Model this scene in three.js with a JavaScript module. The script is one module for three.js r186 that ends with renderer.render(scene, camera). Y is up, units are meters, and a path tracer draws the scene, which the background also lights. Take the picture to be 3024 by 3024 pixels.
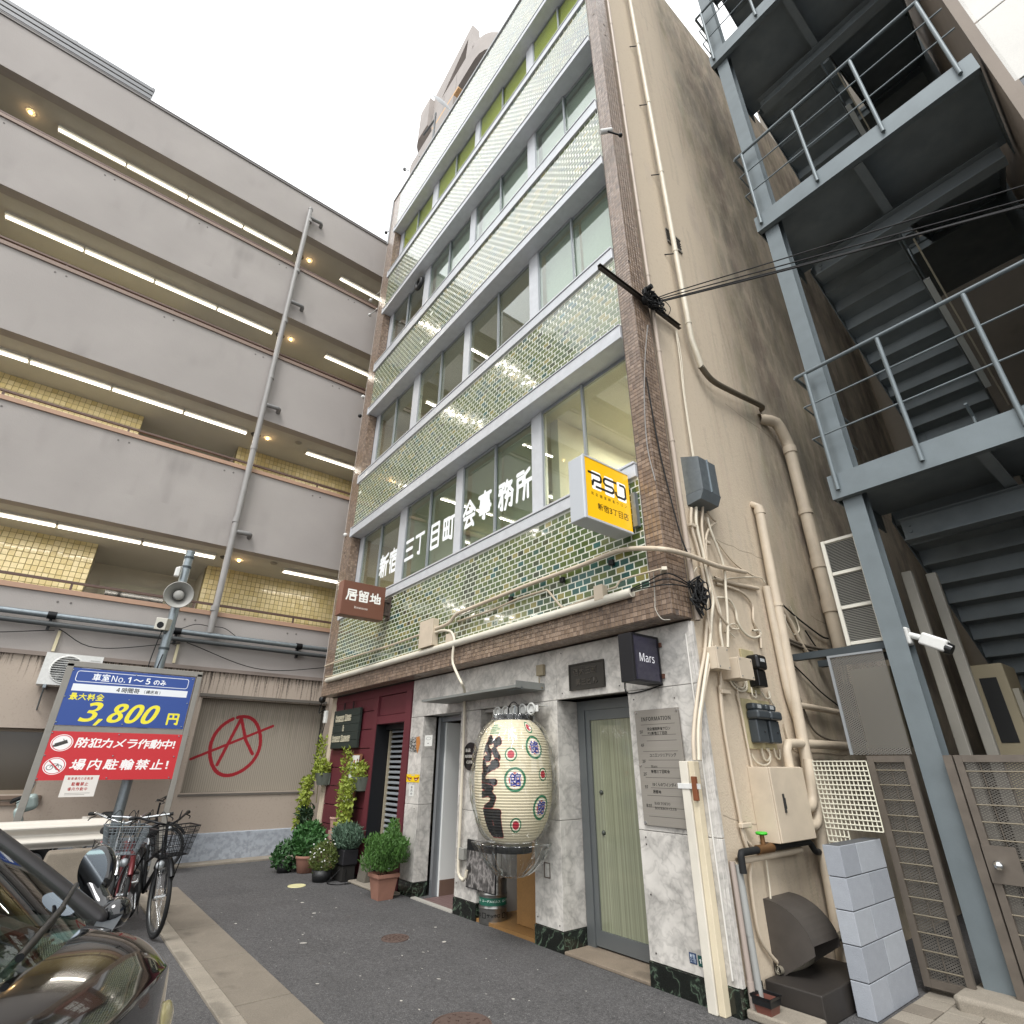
import * as THREE from 'three';
import { RoundedBoxGeometry } from 'three/addons/geometries/RoundedBoxGeometry.js';
import { mergeGeometries } from 'three/addons/utils/BufferGeometryUtils.js';
import { ImprovedNoise } from 'three/addons/math/ImprovedNoise.js';
import { RectAreaLightUniformsLib } from 'three/addons/lights/RectAreaLightUniformsLib.js';

// ---------------------------------------------------------------- camera, sky, sun, exposure
const D2R = Math.PI / 180, V3 = (x, y, z) => new THREE.Vector3(x, y, z);
const scene = new THREE.Scene();
const camera = new THREE.PerspectiveCamera(87.406, 1, 0.05, 600);
camera.position.set(0, 1.55, 0);
camera.rotation.set(25.236 * D2R, 51.738 * D2R, 0.2275 * D2R, 'YXZ');
camera.updateMatrixWorld(true);

{ // even overcast sky, a little brighter overhead, with very faint cloud structure
  const w = 256, h = 128, d = new Float32Array(w * h * 4), pn = new ImprovedNoise();
  for (let j = 0; j < h; j++) for (let i = 0; i < w; i++) {
    const el = (j + 0.5) / h * Math.PI - Math.PI / 2, az = i / w * Math.PI * 2, s = Math.max(0, Math.sin(el));
    const c = 1 + 0.05 * pn.noise(Math.cos(az) * Math.cos(el) * 2.5, s * 3, Math.sin(az) * Math.cos(el) * 2.5);
    const L = (0.94 + 0.06 * s) * c * (el < 0 ? 0.35 : 1), o = (j * w + i) * 4;
    d[o] = L * 0.985; d[o + 1] = L * 1.0; d[o + 2] = L * 1.015; d[o + 3] = 1;
  }
  const t = new THREE.DataTexture(d, w, h, THREE.RGBAFormat, THREE.FloatType);
  t.mapping = THREE.EquirectangularReflectionMapping; t.magFilter = t.minFilter = THREE.LinearFilter; t.needsUpdate = true;
  scene.background = t; scene.environment = t;
}
const sun = new THREE.DirectionalLight(0xfffdfa, 1.3);
sun.position.set(9, 34, 16); sun.target.position.set(-6, 0, -4); scene.add(sun, sun.target);
sun.castShadow = true; sun.shadow.radius = 40; sun.shadow.mapSize.set(2048, 2048);
Object.assign(sun.shadow.camera, { left: -30, right: 30, top: 30, bottom: -30, near: 1, far: 120 });
const renderer = new THREE.WebGLRenderer({ antialias: true });
renderer.toneMapping = THREE.LinearToneMapping;
renderer.toneMappingExposure = 2.0;
renderer.shadowMap.enabled = true;
RectAreaLightUniformsLib.init();

// ---------------------------------------------------------------- helpers
let seed = 20241;
const rnd = () => { seed = (seed + 0x6d2b79f5) | 0; let t = Math.imul(seed ^ (seed >>> 15), 1 | seed); t = (t + Math.imul(t ^ (t >>> 7), 61 | t)) ^ t; return ((t ^ (t >>> 14)) >>> 0) / 4294967296; };
const rr = (a, b) => a + (b - a) * rnd(), pick = (a) => a[Math.floor(rnd() * a.length)];
const lerp = (a, b, t) => a + (b - a) * t, clamp = (x, a = 0, b = 1) => Math.min(b, Math.max(a, x)), smooth = (a, b, x) => { const t = clamp((x - a) / (b - a)); return t * t * (3 - 2 * t); };
// a photo pixel (3024 x 3024) gives a direction; the plane it is met on gives the distance
const FPX = 1512 / Math.tan(87.406 / 2 * D2R);
const ray = (x, y) => V3((x - 1512) / FPX, -(y - 1512) / FPX, -1).applyQuaternion(camera.quaternion);
const hit = (x, y, ax, v) => { const d = ray(x, y), o = camera.position; return o.clone().addScaledVector(d, (v - o[ax]) / d[ax]); };
const onX = (x, y, v) => hit(x, y, 'x', v), onY = (x, y, v = 0) => hit(x, y, 'y', v), onZ = (x, y, v) => hit(x, y, 'z', v);

const used = new Map();
const numbered = (n) => { const k = used.get(n) || 0; used.set(n, k + 1); return k ? n + '_' + String(k).padStart(3, '0') : n; };
function fin(g, uv = true) { // plain, non-indexed, uv in metres from the dominant face direction
  if (g.index) g = g.toNonIndexed();
  for (const k of Object.keys(g.attributes)) if (!['position', 'normal', 'uv'].includes(k)) g.deleteAttribute(k);
  if (!g.attributes.normal) g.computeVertexNormals();
  g.clearGroups(); g.morphAttributes = {};
  if (uv || !g.attributes.uv) {
    const p = g.attributes.position, n = g.attributes.normal, u = new Float32Array(p.count * 2);
    for (let i = 0; i < p.count; i += 3) {
      const nx = Math.abs(n.getX(i) + n.getX(i + 1) + n.getX(i + 2)), ny = Math.abs(n.getY(i) + n.getY(i + 1) + n.getY(i + 2)), nz = Math.abs(n.getZ(i) + n.getZ(i + 1) + n.getZ(i + 2));
      for (let k = i; k < i + 3; k++) {
        const x = p.getX(k), y = p.getY(k), z = p.getZ(k);
        if (nx >= ny && nx >= nz) { u[2 * k] = -z; u[2 * k + 1] = y; } else if (ny >= nz) { u[2 * k] = x; u[2 * k + 1] = -z; } else { u[2 * k] = x; u[2 * k + 1] = y; }
      }
    }
    g.setAttribute('uv', new THREE.BufferAttribute(u, 2));
  }
  return g;
}
const bx = (x0, x1, y0, y1, z0, z1) => { const g = new THREE.BoxGeometry(Math.abs(x1 - x0), Math.abs(y1 - y0), Math.abs(z1 - z0)); g.translate((x0 + x1) / 2, (y0 + y1) / 2, (z0 + z1) / 2); return fin(g); };
const rb = (x0, x1, y0, y1, z0, z1, r = 0.006, s = 2) => { const a = Math.abs(x1 - x0), b = Math.abs(y1 - y0), c = Math.abs(z1 - z0); const g = new RoundedBoxGeometry(a, b, c, s, Math.min(r, a * 0.49, b * 0.49, c * 0.49)); g.translate((x0 + x1) / 2, (y0 + y1) / 2, (z0 + z1) / 2); return fin(g); };
function cyl(a, b, r0, r1 = r0, n = 12, open = false) { a = V3(...a); b = V3(...b); const g = new THREE.CylinderGeometry(r1, r0, a.distanceTo(b), n, 1, open); g.applyQuaternion(new THREE.Quaternion().setFromUnitVectors(V3(0, 1, 0), b.clone().sub(a).normalize())); g.translate((a.x + b.x) / 2, (a.y + b.y) / 2, (a.z + b.z) / 2); return fin(g); }
function bar(a, b, w, h) { // box beam from a to b, w wide (sideways), h high
  a = V3(...a); b = V3(...b); const d = b.clone().sub(a), L = d.length(); d.normalize();
  const s = Math.abs(d.y) > 0.999 ? V3(1, 0, 0) : d.clone().cross(V3(0, 1, 0)).normalize(), u = s.clone().cross(d);
  const g = new THREE.BoxGeometry(w, h, L); g.applyMatrix4(new THREE.Matrix4().makeBasis(s, u, d.clone().negate())); g.translate((a.x + b.x) / 2, (a.y + b.y) / 2, (a.z + b.z) / 2); return fin(g);
}
function tube(pts, r, n = 7, seg, tension = 0.5) { const c = new THREE.CatmullRomCurve3(pts.map((p) => p.isVector3 ? p : V3(...p)), false, 'catmullrom', tension); return fin(new THREE.TubeGeometry(c, seg || Math.max(4, pts.length * 6), r, n, false)); }
function pipe(pts, r, n = 10, bend = 0.08) { // straight runs with rounded elbows
  const P = pts.map((p) => p.isVector3 ? p : V3(...p)), path = new THREE.CurvePath(); let prev = P[0];
  for (let i = 1; i < P.length; i++) {
    if (i < P.length - 1) {
      const a = P[i].clone().sub(P[i - 1]), b = P[i + 1].clone().sub(P[i]), k = Math.min(bend, a.length() * 0.45, b.length() * 0.45);
      const e = P[i].clone().addScaledVector(a.normalize(), -k), s = P[i].clone().addScaledVector(b.normalize(), k);
      path.add(new THREE.LineCurve3(prev, e)); path.add(new THREE.QuadraticBezierCurve3(e, P[i], s)); prev = s;
    } else path.add(new THREE.LineCurve3(prev, P[i]));
  }
  return fin(new THREE.TubeGeometry(path, Math.max(6, (P.length - 1) * 14), r, n, false));
}
const lathe = (prof, n = 24, at = [0, 0, 0]) => { const g = new THREE.LatheGeometry(prof.map(([r, y]) => new THREE.Vector2(r, y)), n); g.translate(...at); return fin(g); };
const sph = (p, r, n = 12) => { const g = new THREE.SphereGeometry(r, n, Math.max(6, n >> 1)); g.translate(...p); return fin(g); };
function poly(pts, holes, depth, mx, bevel = 0) { const s = new THREE.Shape(pts.map(([a, b]) => new THREE.Vector2(a, b))); for (const h of holes || []) s.holes.push(new THREE.Path(h.map(([a, b]) => new THREE.Vector2(a, b)))); const g = new THREE.ExtrudeGeometry(s, { depth, bevelEnabled: bevel > 0, bevelThickness: bevel, bevelSize: bevel, bevelSegments: 2, curveSegments: 10 }); if (mx) g.applyMatrix4(mx); return fin(g); }
function quad(a, b, c, d, uv = true) { const g = new THREE.BufferGeometry(); const P = [a, b, c, a, c, d].map((p) => p.isVector3 ? p.toArray() : p); g.setAttribute('position', new THREE.BufferAttribute(new Float32Array(P.flat()), 3)); if (uv) g.setAttribute('uv', new THREE.BufferAttribute(new Float32Array([0, 0, 1, 0, 1, 1, 0, 0, 1, 1, 0, 1]), 2)); g.computeVertexNormals(); return fin(g, !uv); }

const offs = (p) => { const o = V3(0, 0, 0); for (; p && p !== scene; p = p.parent) o.add(p.position); return o; };
function obj(name, geos, mat, parent = scene) {
  geos = (Array.isArray(geos) ? geos : [geos]).filter(Boolean);
  const g = geos.length > 1 ? mergeGeometries(geos) : geos[0].clone(), o = offs(parent);
  g.translate(-o.x, -o.y, -o.z);
  const m = new THREE.Mesh(g, mat); m.name = parent === scene ? numbered(name) : name; m.castShadow = m.receiveShadow = true; parent.add(m); return m;
}
function thing(name, label, category, pos = [0, 0, 0], group) { const o = new THREE.Group(); o.name = numbered(name); o.position.set(...pos); o.userData = { label, category }; if (group) o.userData.group = group; scene.add(o); return o; }
function solo(name, label, category, geos, mat, group) { const m = obj(name, geos, mat); m.userData = { label, category }; if (group) m.userData.group = group; return m; }
function struct(name, geos, mat) { const m = obj(name, geos, mat); m.userData = { kind: 'structure' }; return m; }
function dup(r, pos, turn, label) { const c = r.clone(); c.name = numbered(r.name.replace(/_\d{3}$/, '')); c.position.set(...pos); c.rotation.y = turn; c.userData = { ...r.userData }; if (label) c.userData.label = label; scene.add(c); return c; }

// ---------------------------------------------------------------- materials
const nz = new ImprovedNoise();
const tn = (u, v, f, z = 0) => { // tileable noise, f cells across the tile
  const a = u * f, b = v * f, s = (x, y) => nz.noise(x + 0.37, y + 0.71, z);
  return lerp(lerp(s(a, b), s(a - f, b), u), lerp(s(a, b - f), s(a - f, b - f), u), v);
};
const fbm = (u, v, f, o = 4, z = 0) => { let s = 0, k = 1, t = 0; for (let i = 0; i < o; i++) { s += k * tn(u, v, f << i, z + i * 3.1); t += k; k *= 0.55; } return s / t; };
function dtex(size, fn, srgb = true, rep = 1) { // fn(u, v) -> [r, g, b] 0..1 or one value
  const d = new Uint8Array(size * size * 4);
  for (let j = 0; j < size; j++) for (let i = 0; i < size; i++) { const c = fn(i / size, j / size), o = (j * size + i) * 4, a = Array.isArray(c); for (let k = 0; k < 3; k++) d[o + k] = clamp(a ? c[k] : c) * 255; d[o + 3] = 255; }
  const t = new THREE.DataTexture(d, size, size); t.wrapS = t.wrapT = THREE.RepeatWrapping; t.magFilter = THREE.LinearFilter; t.minFilter = THREE.LinearMipmapLinearFilter; t.generateMipmaps = true;
  if (srgb) t.colorSpace = THREE.SRGBColorSpace; t.repeat.set(rep, rep); t.needsUpdate = true; return t;
}
const retile = (t, rep) => { const c = t.clone(); c.repeat.set(rep, rep); c.needsUpdate = true; return c; };
const canvas = (w, h, draw, a = false) => { const c = document.createElement('canvas'); c.width = w; c.height = h; const x = c.getContext('2d'); draw(x, w, h); const t = new THREE.CanvasTexture(c); t.colorSpace = THREE.SRGBColorSpace; return t; };
const M = (color, roughness = 0.8, o = {}) => new THREE.MeshStandardMaterial({ color, roughness, ...o });
const P = (color, roughness, o = {}) => new THREE.MeshPhysicalMaterial({ color, roughness, ...o });
const speck = dtex(256, (u, v) => { const k = 0.93 + 0.09 * fbm(u, v, 8, 4) + 0.05 * (rnd() - 0.5); return [k, k, k]; });
const grime = dtex(512, (u, v) => { const k = 0.93 + 0.13 * fbm(u, v, 3, 5, 7) + 0.03 * (rnd() - 0.5) - 0.2 * clamp(fbm(u, v, 5, 4, 19) - 0.28); return [k, k * 0.995, k * 0.985]; });
const bumpN = dtex(256, (u, v) => 0.5 + 0.45 * fbm(u, v, 24, 3, 3), false);
const stucco = dtex(512, (u, v) => 0.5 + 0.35 * fbm(u, v, 40, 3, 11) + 0.25 * fbm(u, v, 10, 3, 5), false);
const steelCol = dtex(256, (u, v) => { const k = 0.9 + 0.16 * fbm(u, v, 4, 4, 31) + 0.02 * (rnd() - 0.5); return [k, k, k]; });
const mGrime = (color, rough, rep = 0.5, o = {}) => M(color, rough, { map: retile(grime, rep), ...o });
const whiteAlu = M(0xd3d6da, 0.42, { map: retile(speck, 1), metalness: 0.15 });
const steel = M(0x7a8488, 0.5, { map: retile(steelCol, 0.8), metalness: 0.25 });
const steelDark = M(0x4a5256, 0.6, { map: retile(steelCol, 0.8), metalness: 0.2 });
const galv = M(0x9aa3a8, 0.38, { map: retile(steelCol, 4), metalness: 0.7 });
const chrome = M(0xd5d7d8, 0.16, { metalness: 1 });
const blackRub = M(0x121314, 0.75), blackPl = M(0x191a1b, 0.5), blackMetal = M(0x17181a, 0.38, { metalness: 0.5 });
const beigePl = M(0xd4c6b2, 0.55, { map: retile(grime, 1.5) }), creamPl = M(0xe2dac8, 0.5, { map: retile(grime, 1.5) }), whitePl = M(0xe6e6e2, 0.45, { map: retile(speck, 3) });
const terracotta = mGrime(0x9a7060, 0.85, 3, { bumpMap: bumpN, bumpScale: 0.001 });
const fluo = (k = 1.6) => M(0xffffff, 0.5, { emissive: 0xfff7e8, emissiveIntensity: k });
function areaLight(x, y, z, w, h, I, dir, col = 0xfff6e8) { const l = new THREE.RectAreaLight(col, I, w, h); l.position.set(x, y, z); l.lookAt(x + dir[0], y + dir[1], z + dir[2]); return l; }

// ---------------------------------------------------------------- stroke lettering for the Japanese signs: points xxyy on a 100 x 100 square
const KS = {
  '新': '2505 2515,0818 4818,1522 1832,4022 3632,0535 5035,0552 5052,2835 2895,2855 0882,2855 4875,8808 5820,5820 5855 5098,5842 9842,7842 7898',
  '宿': '5002 5012,0828 0815 9215 9228,3025 1055,2245 2298,4032 9532,6532 5848,4248 4298 9098 9048 4248,4272 9072',
  '三': '1215 8815,1850 8250,0588 9588', '丁': '0515 9515,5515 5590 3585', '目': '1505 8505 8595 1595 1505,1535 8535,1565 8565',
  '町': '0512 0585 5085 5012 0512,0548 5048,2812 2885,5515 9815,8015 8095 6088', '会': '5002 0545,5002 9545,2842 7242,1060 9060,4060 2092,2092 8088,6570 8596',
  '事': '0512 9512,2022 8022 8036 2036 2022,1546 8546 8574 1574,0560 9560,5002 5095 3890',
  '務': '0810 4210 2528,1025 2835,0538 4838,2838 2895 1890,2545 0578,6005 4830,5515 9015 5848,6218 9850,5058 9558 9095 7890,7050 4898',
  '所': '0808 4808,1025 4525 4550 1050,1025 1060 0595,8508 5520,5520 5560 4898,5545 9845,7545 7598',
  '完': '5002 5012,0830 0816 9216 9230,2538 7538,0855 9255,3855 3578 1096,6055 6092 9592 9578', '全': '5002 0545,5002 9545,2248 7848,2268 7868,0892 9292,5048 5092',
  '個': '2505 0545,1530 1598,3512 3595 9595 9512 3512,4535 8535,6520 6550,5050 5078 8078 8050 5050',
  '室': '5002 5012,0828 0815 9215 9228,2235 7835,4535 2555,2555 8052,6545 8562,1573 8573,0595 9595,5058 5095',
  '麻': '5002 5012,1014 9514,1014 1060 0298,3025 3095,1840 4840,3045 1570,3045 4865,7025 7095,5240 9540,7045 5570,7045 9570',
  '雀': '5002 5025,3010 2025,7010 8525,4028 1555,2845 2898,5828 5440,2842 9042,2860 8560,2877 8577,2895 9595,5842 5895',
  'サ': '0530 9530,3010 3055,7010 7060 4595', 'ロ': '1515 8515 8588 1588 1515', 'ン': '1518 3832,1590 5580 9030',
  '店': '5002 5012,1015 9515,1015 1055 0298,5525 5555,5538 8538,2858 2896 8596 8558 2858', '居': '1508 8508 8530 1530,1508 1560 0298,3048 9548,6032 6062,3562 3596 8596 8562 3562',
  '留': '2505 0812 1240,3020 4545,0842 4230,5010 9010 8540 7236,6810 5045,1550 1596 8596 8550 1550,1573 8573,5050 5096', '地': '0535 4035,2210 2275,0280 4270,4548 9835 9565 8562,7005 7075,5025 5090 9890 9875',
  '車': '1015 9015,1830 8230 8268 1868 1830,1849 8249,0582 9582,5002 5098', '時': '0815 0880 3580 3515 0815,0847 3547,4518 9518,7003 7038,4038 9838,4058 9858,8042 8096 6590,5068 6080',
  '間': '0808 0898,0808 4208 4242 0842,0825 4225,5808 9208 9296 8092,5808 5842 9242,5825 9225,3050 3088 7088 7050 3050,3069 7069', '毎': '2802 1025,2015 9015,2530 1885 8285,2530 8530 7898,0555 9855,5030 4785',
  '繰': '2505 0830 2835 0560,2835 4065,2455 2498,1070 0890,3870 4285,5505 8505 8525 5525 5505,4532 6532 6548 4548 4532,7532 9832 9848 7548 7532,4862 9862,7250 7298,7264 4892,7264 9892',
  '返': '4010 9010,4010 4040 3265,4030 8530 4872,5042 9070,1010 2022,0540 2240 1880 0592,1882 4095 9895', '有': '0520 9520,4502 3045 0570,3040 3098,3040 8540 8596 7092,3058 8558,3076 8576',
  '最': '2505 7505 7535 2535 2505,2520 7520,0545 9545,1845 1892,4545 4598,1860 4560,1875 4575,0295 4888,5555 9055 5298,6060 9898', '大': '0535 9535,5005 5045 0595,5045 9595',
  '料': '2505 2598,0845 4845,0818 1538,4218 3538,2550 0580,2850 4572,6015 7028,5535 6848,5072 9862,8005 8098', '金': '5002 0540,5002 9540,2842 7242,1560 8560,5042 5092,2868 3585,7268 6585,0594 9594',
  '円': '1010 1098,1010 9010 9096 7592,1050 9050,5010 5050', '防': '1005 1098,1005 4005 2535 4050 3868 2468,7002 7018,4522 9822,6022 6050 4098,6045 9045 8596 7092',
  '犯': '4005 1535,1010 3550 3596 1592,3550 0880,5515 9015 9048 8045,5515 5592 9892 9875', 'カ': '0830 8530 8095 6088,4505 4040 1095', 'メ': '8508 5555 1092,2535 8080', 'ラ': '2012 8012,1038 8838 7570 4096',
  '作': '2805 0545,1832 1898,5505 3545,4825 9825,6825 6898,6848 9548,6870 9570', '動': '4505 1012,0520 5020,2808 2888,1030 4530 4560 1060 1030,1045 4545,0873 4873,0392 5286,6030 9830 9595 8090,7805 7540 5098',
  '中': '1025 9025 9065 1065 1025,5002 5098', '場': '0535 3535,2010 2075,0282 3570,4805 8805 8838 4838 4805,4821 8821,4050 9850,5050 3585,5062 9562 9095 8092,6562 4595,8062 6298',
  '内': '1020 1098,1020 9020 9096 7592,5002 5045 2075,5045 8075', '駐': '1008 1060,1008 4508,1025 4525,1042 4542,2808 2860,1060 5060 4895 3890,0870 0490,1872 2085,2872 3285,6505 7218,5025 9825,5055 9555,5092 9892,7225 7292',
  '輪': '0515 4515,0828 4228 4260 0860 0828,0844 4244,0375 4775,2503 2598,7002 4832,7002 9832,6032 8532,5245 5298,5245 9545 9595,5268 9568,6745 6795,8045 8095',
  '禁': '2502 2548,0515 4515,2518 0542,2518 4538,7002 7048,5215 9815,7018 5240,7018 9542,2055 8055,0570 9570,5070 5096 4092,2878 1594,7278 8894', '止': '5002 5092,5040 9040,2035 2092,0592 9592',
  '第': '2502 0820,1812 4812,3015 3522,6502 5220,6012 9512,7515 8022,1530 8530 8546 1546 1564 8864 8590 7288,5030 5098,4864 1096', 'ビ': '2010 2088 8588,2045 7535,8005 8815,9202 9912', 'ル': '3012 2860 0895,6010 6090 9560',
  'ぶ': '4005 5520,4025 3045 5565 5590 3592,2055 0885,7555 9588,7520 8232,8812 9524', 'ど': '3010 4045,8025 4545 2870 4092 8590,7515 8028,8808 9320', 'う': '3010 7018,2045 6035 8055 7080 4098',
  '酒': '1008 2018,0535 1845,0895 2570,3010 9810,3828 3896 9596 9528 3828,5510 5550 4260,7810 7852 9255,3875 9575', 'の': '5020 4575 2588 0865 2030 5518 8530 9260 7590', 'み': '2015 5515 2585 0870 3555 9570,7535 7070 5595',
  'ー': '1050 9050', '〜': '0555 2540 5052 7562 9545', 'エ': '1515 8515,5015 5085,0585 9585', 'デ': '2015 7015,0840 9240,5040 4575 2595,8005 8515,9302 9812', 'ピ': '2010 2088 8588,2045 7535,8205 9205 9215 8215 8205', 'ス': '1515 8015 6050 1095,5560 9095',
  'ポ': '0830 9230,5005 5095,2550 1080,7550 9080', 'ッ': '2040 3058,4535 5555,8535 7575 4595', 'ユ': '1525 7525 7085,0585 9585', 'ニ': '2025 8025,0580 9580', 'ワ': '1040 1015 9015 8555 4595', 'イ': '8008 5045 0570,5545 5598',
  'ダ': '4005 1045,3520 8520 6560 2598,3545 7575,8505 9215', 'ア': '1015 9015 6550,5035 5065 2595', 'リ': '2510 2560,7510 7560 4095', 'グ': '4005 1045,3520 8520 6560 2598,8505 9215', 'ジ': '2515 4025,1540 3050,2090 6080 9030,7510 8018',
  'ぼ': '1510 1050 1595,4520 9520,4550 9550,7020 7080 5592 5575 9585', 'く': '7005 2548 7595', 'ら': '4005 6015,3025 2565 6050 8070 5095', '館': '2502 0530,2502 4822,1532 4532 4555 1555 1532,1555 1595 4888,3065 5085,7002 7010,5522 5512 9812 9822,6028 6098,6028 9228 9255 6055,6068 9568 9596 6096',
  '転': '0515 4515,0828 4228 4260 0860 0828,0844 4244,0375 4775,2503 2598,5518 9518,5042 9842,7042 5288 9085,8568 9896', '自': '5002 4015,2018 8018 8096 2096 2018,2044 8044,2070 8070',
};
function ktext(x, s, px, py, size, lw, color, o = {}) { // draws a line of text; Latin falls to the built-in fonts
  const adv = (o.adv ?? 1.08) * size; x.save(); x.strokeStyle = x.fillStyle = color; x.lineWidth = lw; x.lineCap = o.cap || 'round'; x.lineJoin = 'round';
  for (const ch of s) {
    const k = KS[ch];
    if (k) {
      const sx = size * (o.sx ?? 1) / 100, sy = size / 100;
      for (const st of k.split(',')) { x.beginPath(); st.split(' ').forEach((t, i) => { const a = px + (+t.slice(0, 2)) * sx + (o.skew || 0) * (100 - +t.slice(2)) * sy, b = py + (+t.slice(2)) * sy; i ? x.lineTo(a, b) : x.moveTo(a, b); }); x.stroke(); }
      if (o.vert) py += adv; else px += adv * (o.sx ?? 1);
    } else { x.font = (o.font || 'bold ') + Math.round(size * 1.12) + 'px sans-serif'; x.textBaseline = 'alphabetic'; x.fillText(ch, px, py + size * 0.93); if (o.vert) py += adv; else px += x.measureText(ch).width + size * 0.04; }
  }
  x.restore(); return px;
}
// a flat print (w x h metres) facing +X or +Z, its lower edge centred at p
function printX(tex, x, y0, y1, zFront, zBack, o = {}) { const g = quad([x, y0, zFront], [x, y0, zBack], [x, y1, zBack], [x, y1, zFront]); return g; }
const printZ = (z, x0, x1, y0, y1) => quad([x0, y0, z], [x1, y0, z], [x1, y1, z], [x0, y1, z]);
// ---------------------------------------------------------------- ground
const asphTex = dtex(1024, (u, v) => { let k = 0.43 + 0.07 * fbm(u, v, 4, 4, 2) + 0.05 * fbm(u, v, 12, 3, 44) + 0.11 * tn(u, v, 150, 9) + 0.07 * tn(u, v, 60, 21); const g = rnd(); k += (g - 0.5) * 0.3 + (g > 0.992 ? 0.35 : 0); const p = smooth(0.22, 0.4, fbm(u, v, 3, 5, 71)); k += 0.05 * p; return [k, k * 0.985, k * 0.975]; }, true, 0.33);
const asphBump = dtex(512, (u, v) => 0.5 + 0.3 * (rnd() - 0.5) + 0.3 * tn(u, v, 128, 2), false, 0.9);
struct('ground', quad([-160, 0, 160], [160, 0, 160], [160, 0, -160], [-160, 0, -160], false), M(0xb6b6b8, 0.88, { map: asphTex, bumpMap: asphBump, bumpScale: 0.004 }));
const concTex = dtex(512, (u, v) => { let k = 0.72 + 0.12 * fbm(u, v, 5, 5, 9) + (rnd() - 0.5) * 0.13; const p = smooth(0.1, 0.35, fbm(u, v, 4, 4, 55)); k -= 0.12 * p; const s = rnd() > 0.995 ? 0.2 : 0; return [k + s, k * 0.97 + s, k * 0.92 + s]; }, true, 0.7);
const concrete = M(0xc3beb6, 0.9, { map: concTex, bumpMap: bumpN, bumpScale: 0.002 });
const concDark = M(0xa59f97, 0.92, { map: concTex, bumpMap: bumpN, bumpScale: 0.002 });
{ // concrete gutter along the parking edge, laid in lengths with open joints
  for (let i = 0; i < 13; i++) { const x = -9.82 + i * 1.2; struct('gutter_slab', rb(x + 0.006, x + 1.194, -0.05, 0.012, -1.9, -1.5, 0.008, 1), concDark); }
  for (let i = 0; i < 26; i++) { const x = -9.62 + i * 0.6; struct('kerb_stone', rb(x + 0.004, x + 0.596, -0.05, 0.022, -1.494, -1.36, 0.008, 1), concrete); }
}
function roundLid(name, label, cat, x, z, r, mat, ribs) {
  const t = thing(name, label, cat, [x, 0, z]);
  obj('lid', lathe([[0, 0.006], [r * 0.93, 0.006], [r * 0.95, 0.003]], 32, [x, 0, z]), mat, t);
  obj('ring', lathe([[r * 0.955, 0.001], [r * 0.96, 0.009], [r, 0.009], [r * 1.01, 0.001]], 32, [x, 0, z]), mat, t);
  if (ribs) { const g = []; for (let k = 0; k < 26; k++) { const a = k * 2.399, q = r * 0.85 * Math.sqrt((k + 0.5) / 26); const b = bx(-0.012, 0.012, 0.005, 0.011, -0.006, 0.006); b.rotateY(a); b.translate(x + q * Math.cos(a), 0, z + q * Math.sin(a)); g.push(b); } obj('stud_pattern', g, mat, t).userData.kind = 'stuff'; }
}
const rustIron = M(0x5b4a43, 0.8, { map: retile(grime, 3), bumpMap: retile(bumpN, 6), bumpScale: 0.004 });
{ const a = onY(1167, 2772), b = onY(1363, 3030), c = onY(876, 2617);
  roundLid('manhole_cover', 'small rusty brown round cover in the asphalt before the entrance', 'manhole', a.x, a.z, 0.135, rustIron, true);
  roundLid('manhole_cover', 'larger dark iron cover in the asphalt near the concrete gutter', 'manhole', b.x, b.z, 0.2, rustIron, true);
  roundLid('drain_cap', 'pale yellow round cap in the asphalt before the potted plants', 'cap', c.x, c.z, 0.12, M(0xcfc99a, 0.6), false); }
{ // white specks of dried gum and paint on the asphalt
  const g = []; for (let i = 0; i < 90; i++) { const x = rr(-9, -2.6), z = rr(-3.95, -2.05), r = Math.pow(rnd(), 4) * 0.022 + 0.004, q = new THREE.CircleGeometry(r, 7); q.rotateX(-Math.PI / 2); q.scale(rr(0.6, 1.8), 1, rr(0.6, 1.4)); q.rotateY(rr(0, 6)); q.translate(x, 0.004, z); g.push(fin(q)); }
  const m = obj('gum_specks', g, M(0xb4b0a8, 0.9)); m.userData = { kind: 'stuff', label: 'dried pale specks of gum on the asphalt', category: 'specks' };
}

// ---------------------------------------------------------------- gallery building on the left
const LX = -11.85, LZ0 = -10, LZ1 = 15;
const paraTex = dtex(1024, (u, v) => { let k = 0.86 + 0.11 * fbm(u, v, 3, 5, 21) + 0.015 * (rnd() - 0.5); const st = fbm(u, v * 0.25, 14, 3, 33) * smooth(-0.05, 0.3, fbm(u, v, 4, 3, 8)); k -= 0.26 * clamp(st); return [k, k * 0.985, k * 0.965]; }, true, 0.16);
const parapetMat = M(0xbdb9b8, 0.92, { map: paraTex, bumpMap: retile(stucco, 1.1), bumpScale: 0.004 });
const ceilMat = mGrime(0xc6c5c0, 0.8, 0.25), ledgeMat = mGrime(0xb9967f, 0.55, 0.6), brownMetal = M(0x5d4a42, 0.5, { metalness: 0.2 });
const LB = thing('gallery_building', 'grey parking and office building with open lit galleries on every floor', 'building', [LX, 0, 0]);
const PAR = [[3.2, 4.18], [5.635, 7.45], [8.87, 10.69], [12.09, 13.78], [15.18, 16.62]];
const span = (a, b, c, d) => [a, b, c, d, LZ0, LZ1];
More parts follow.
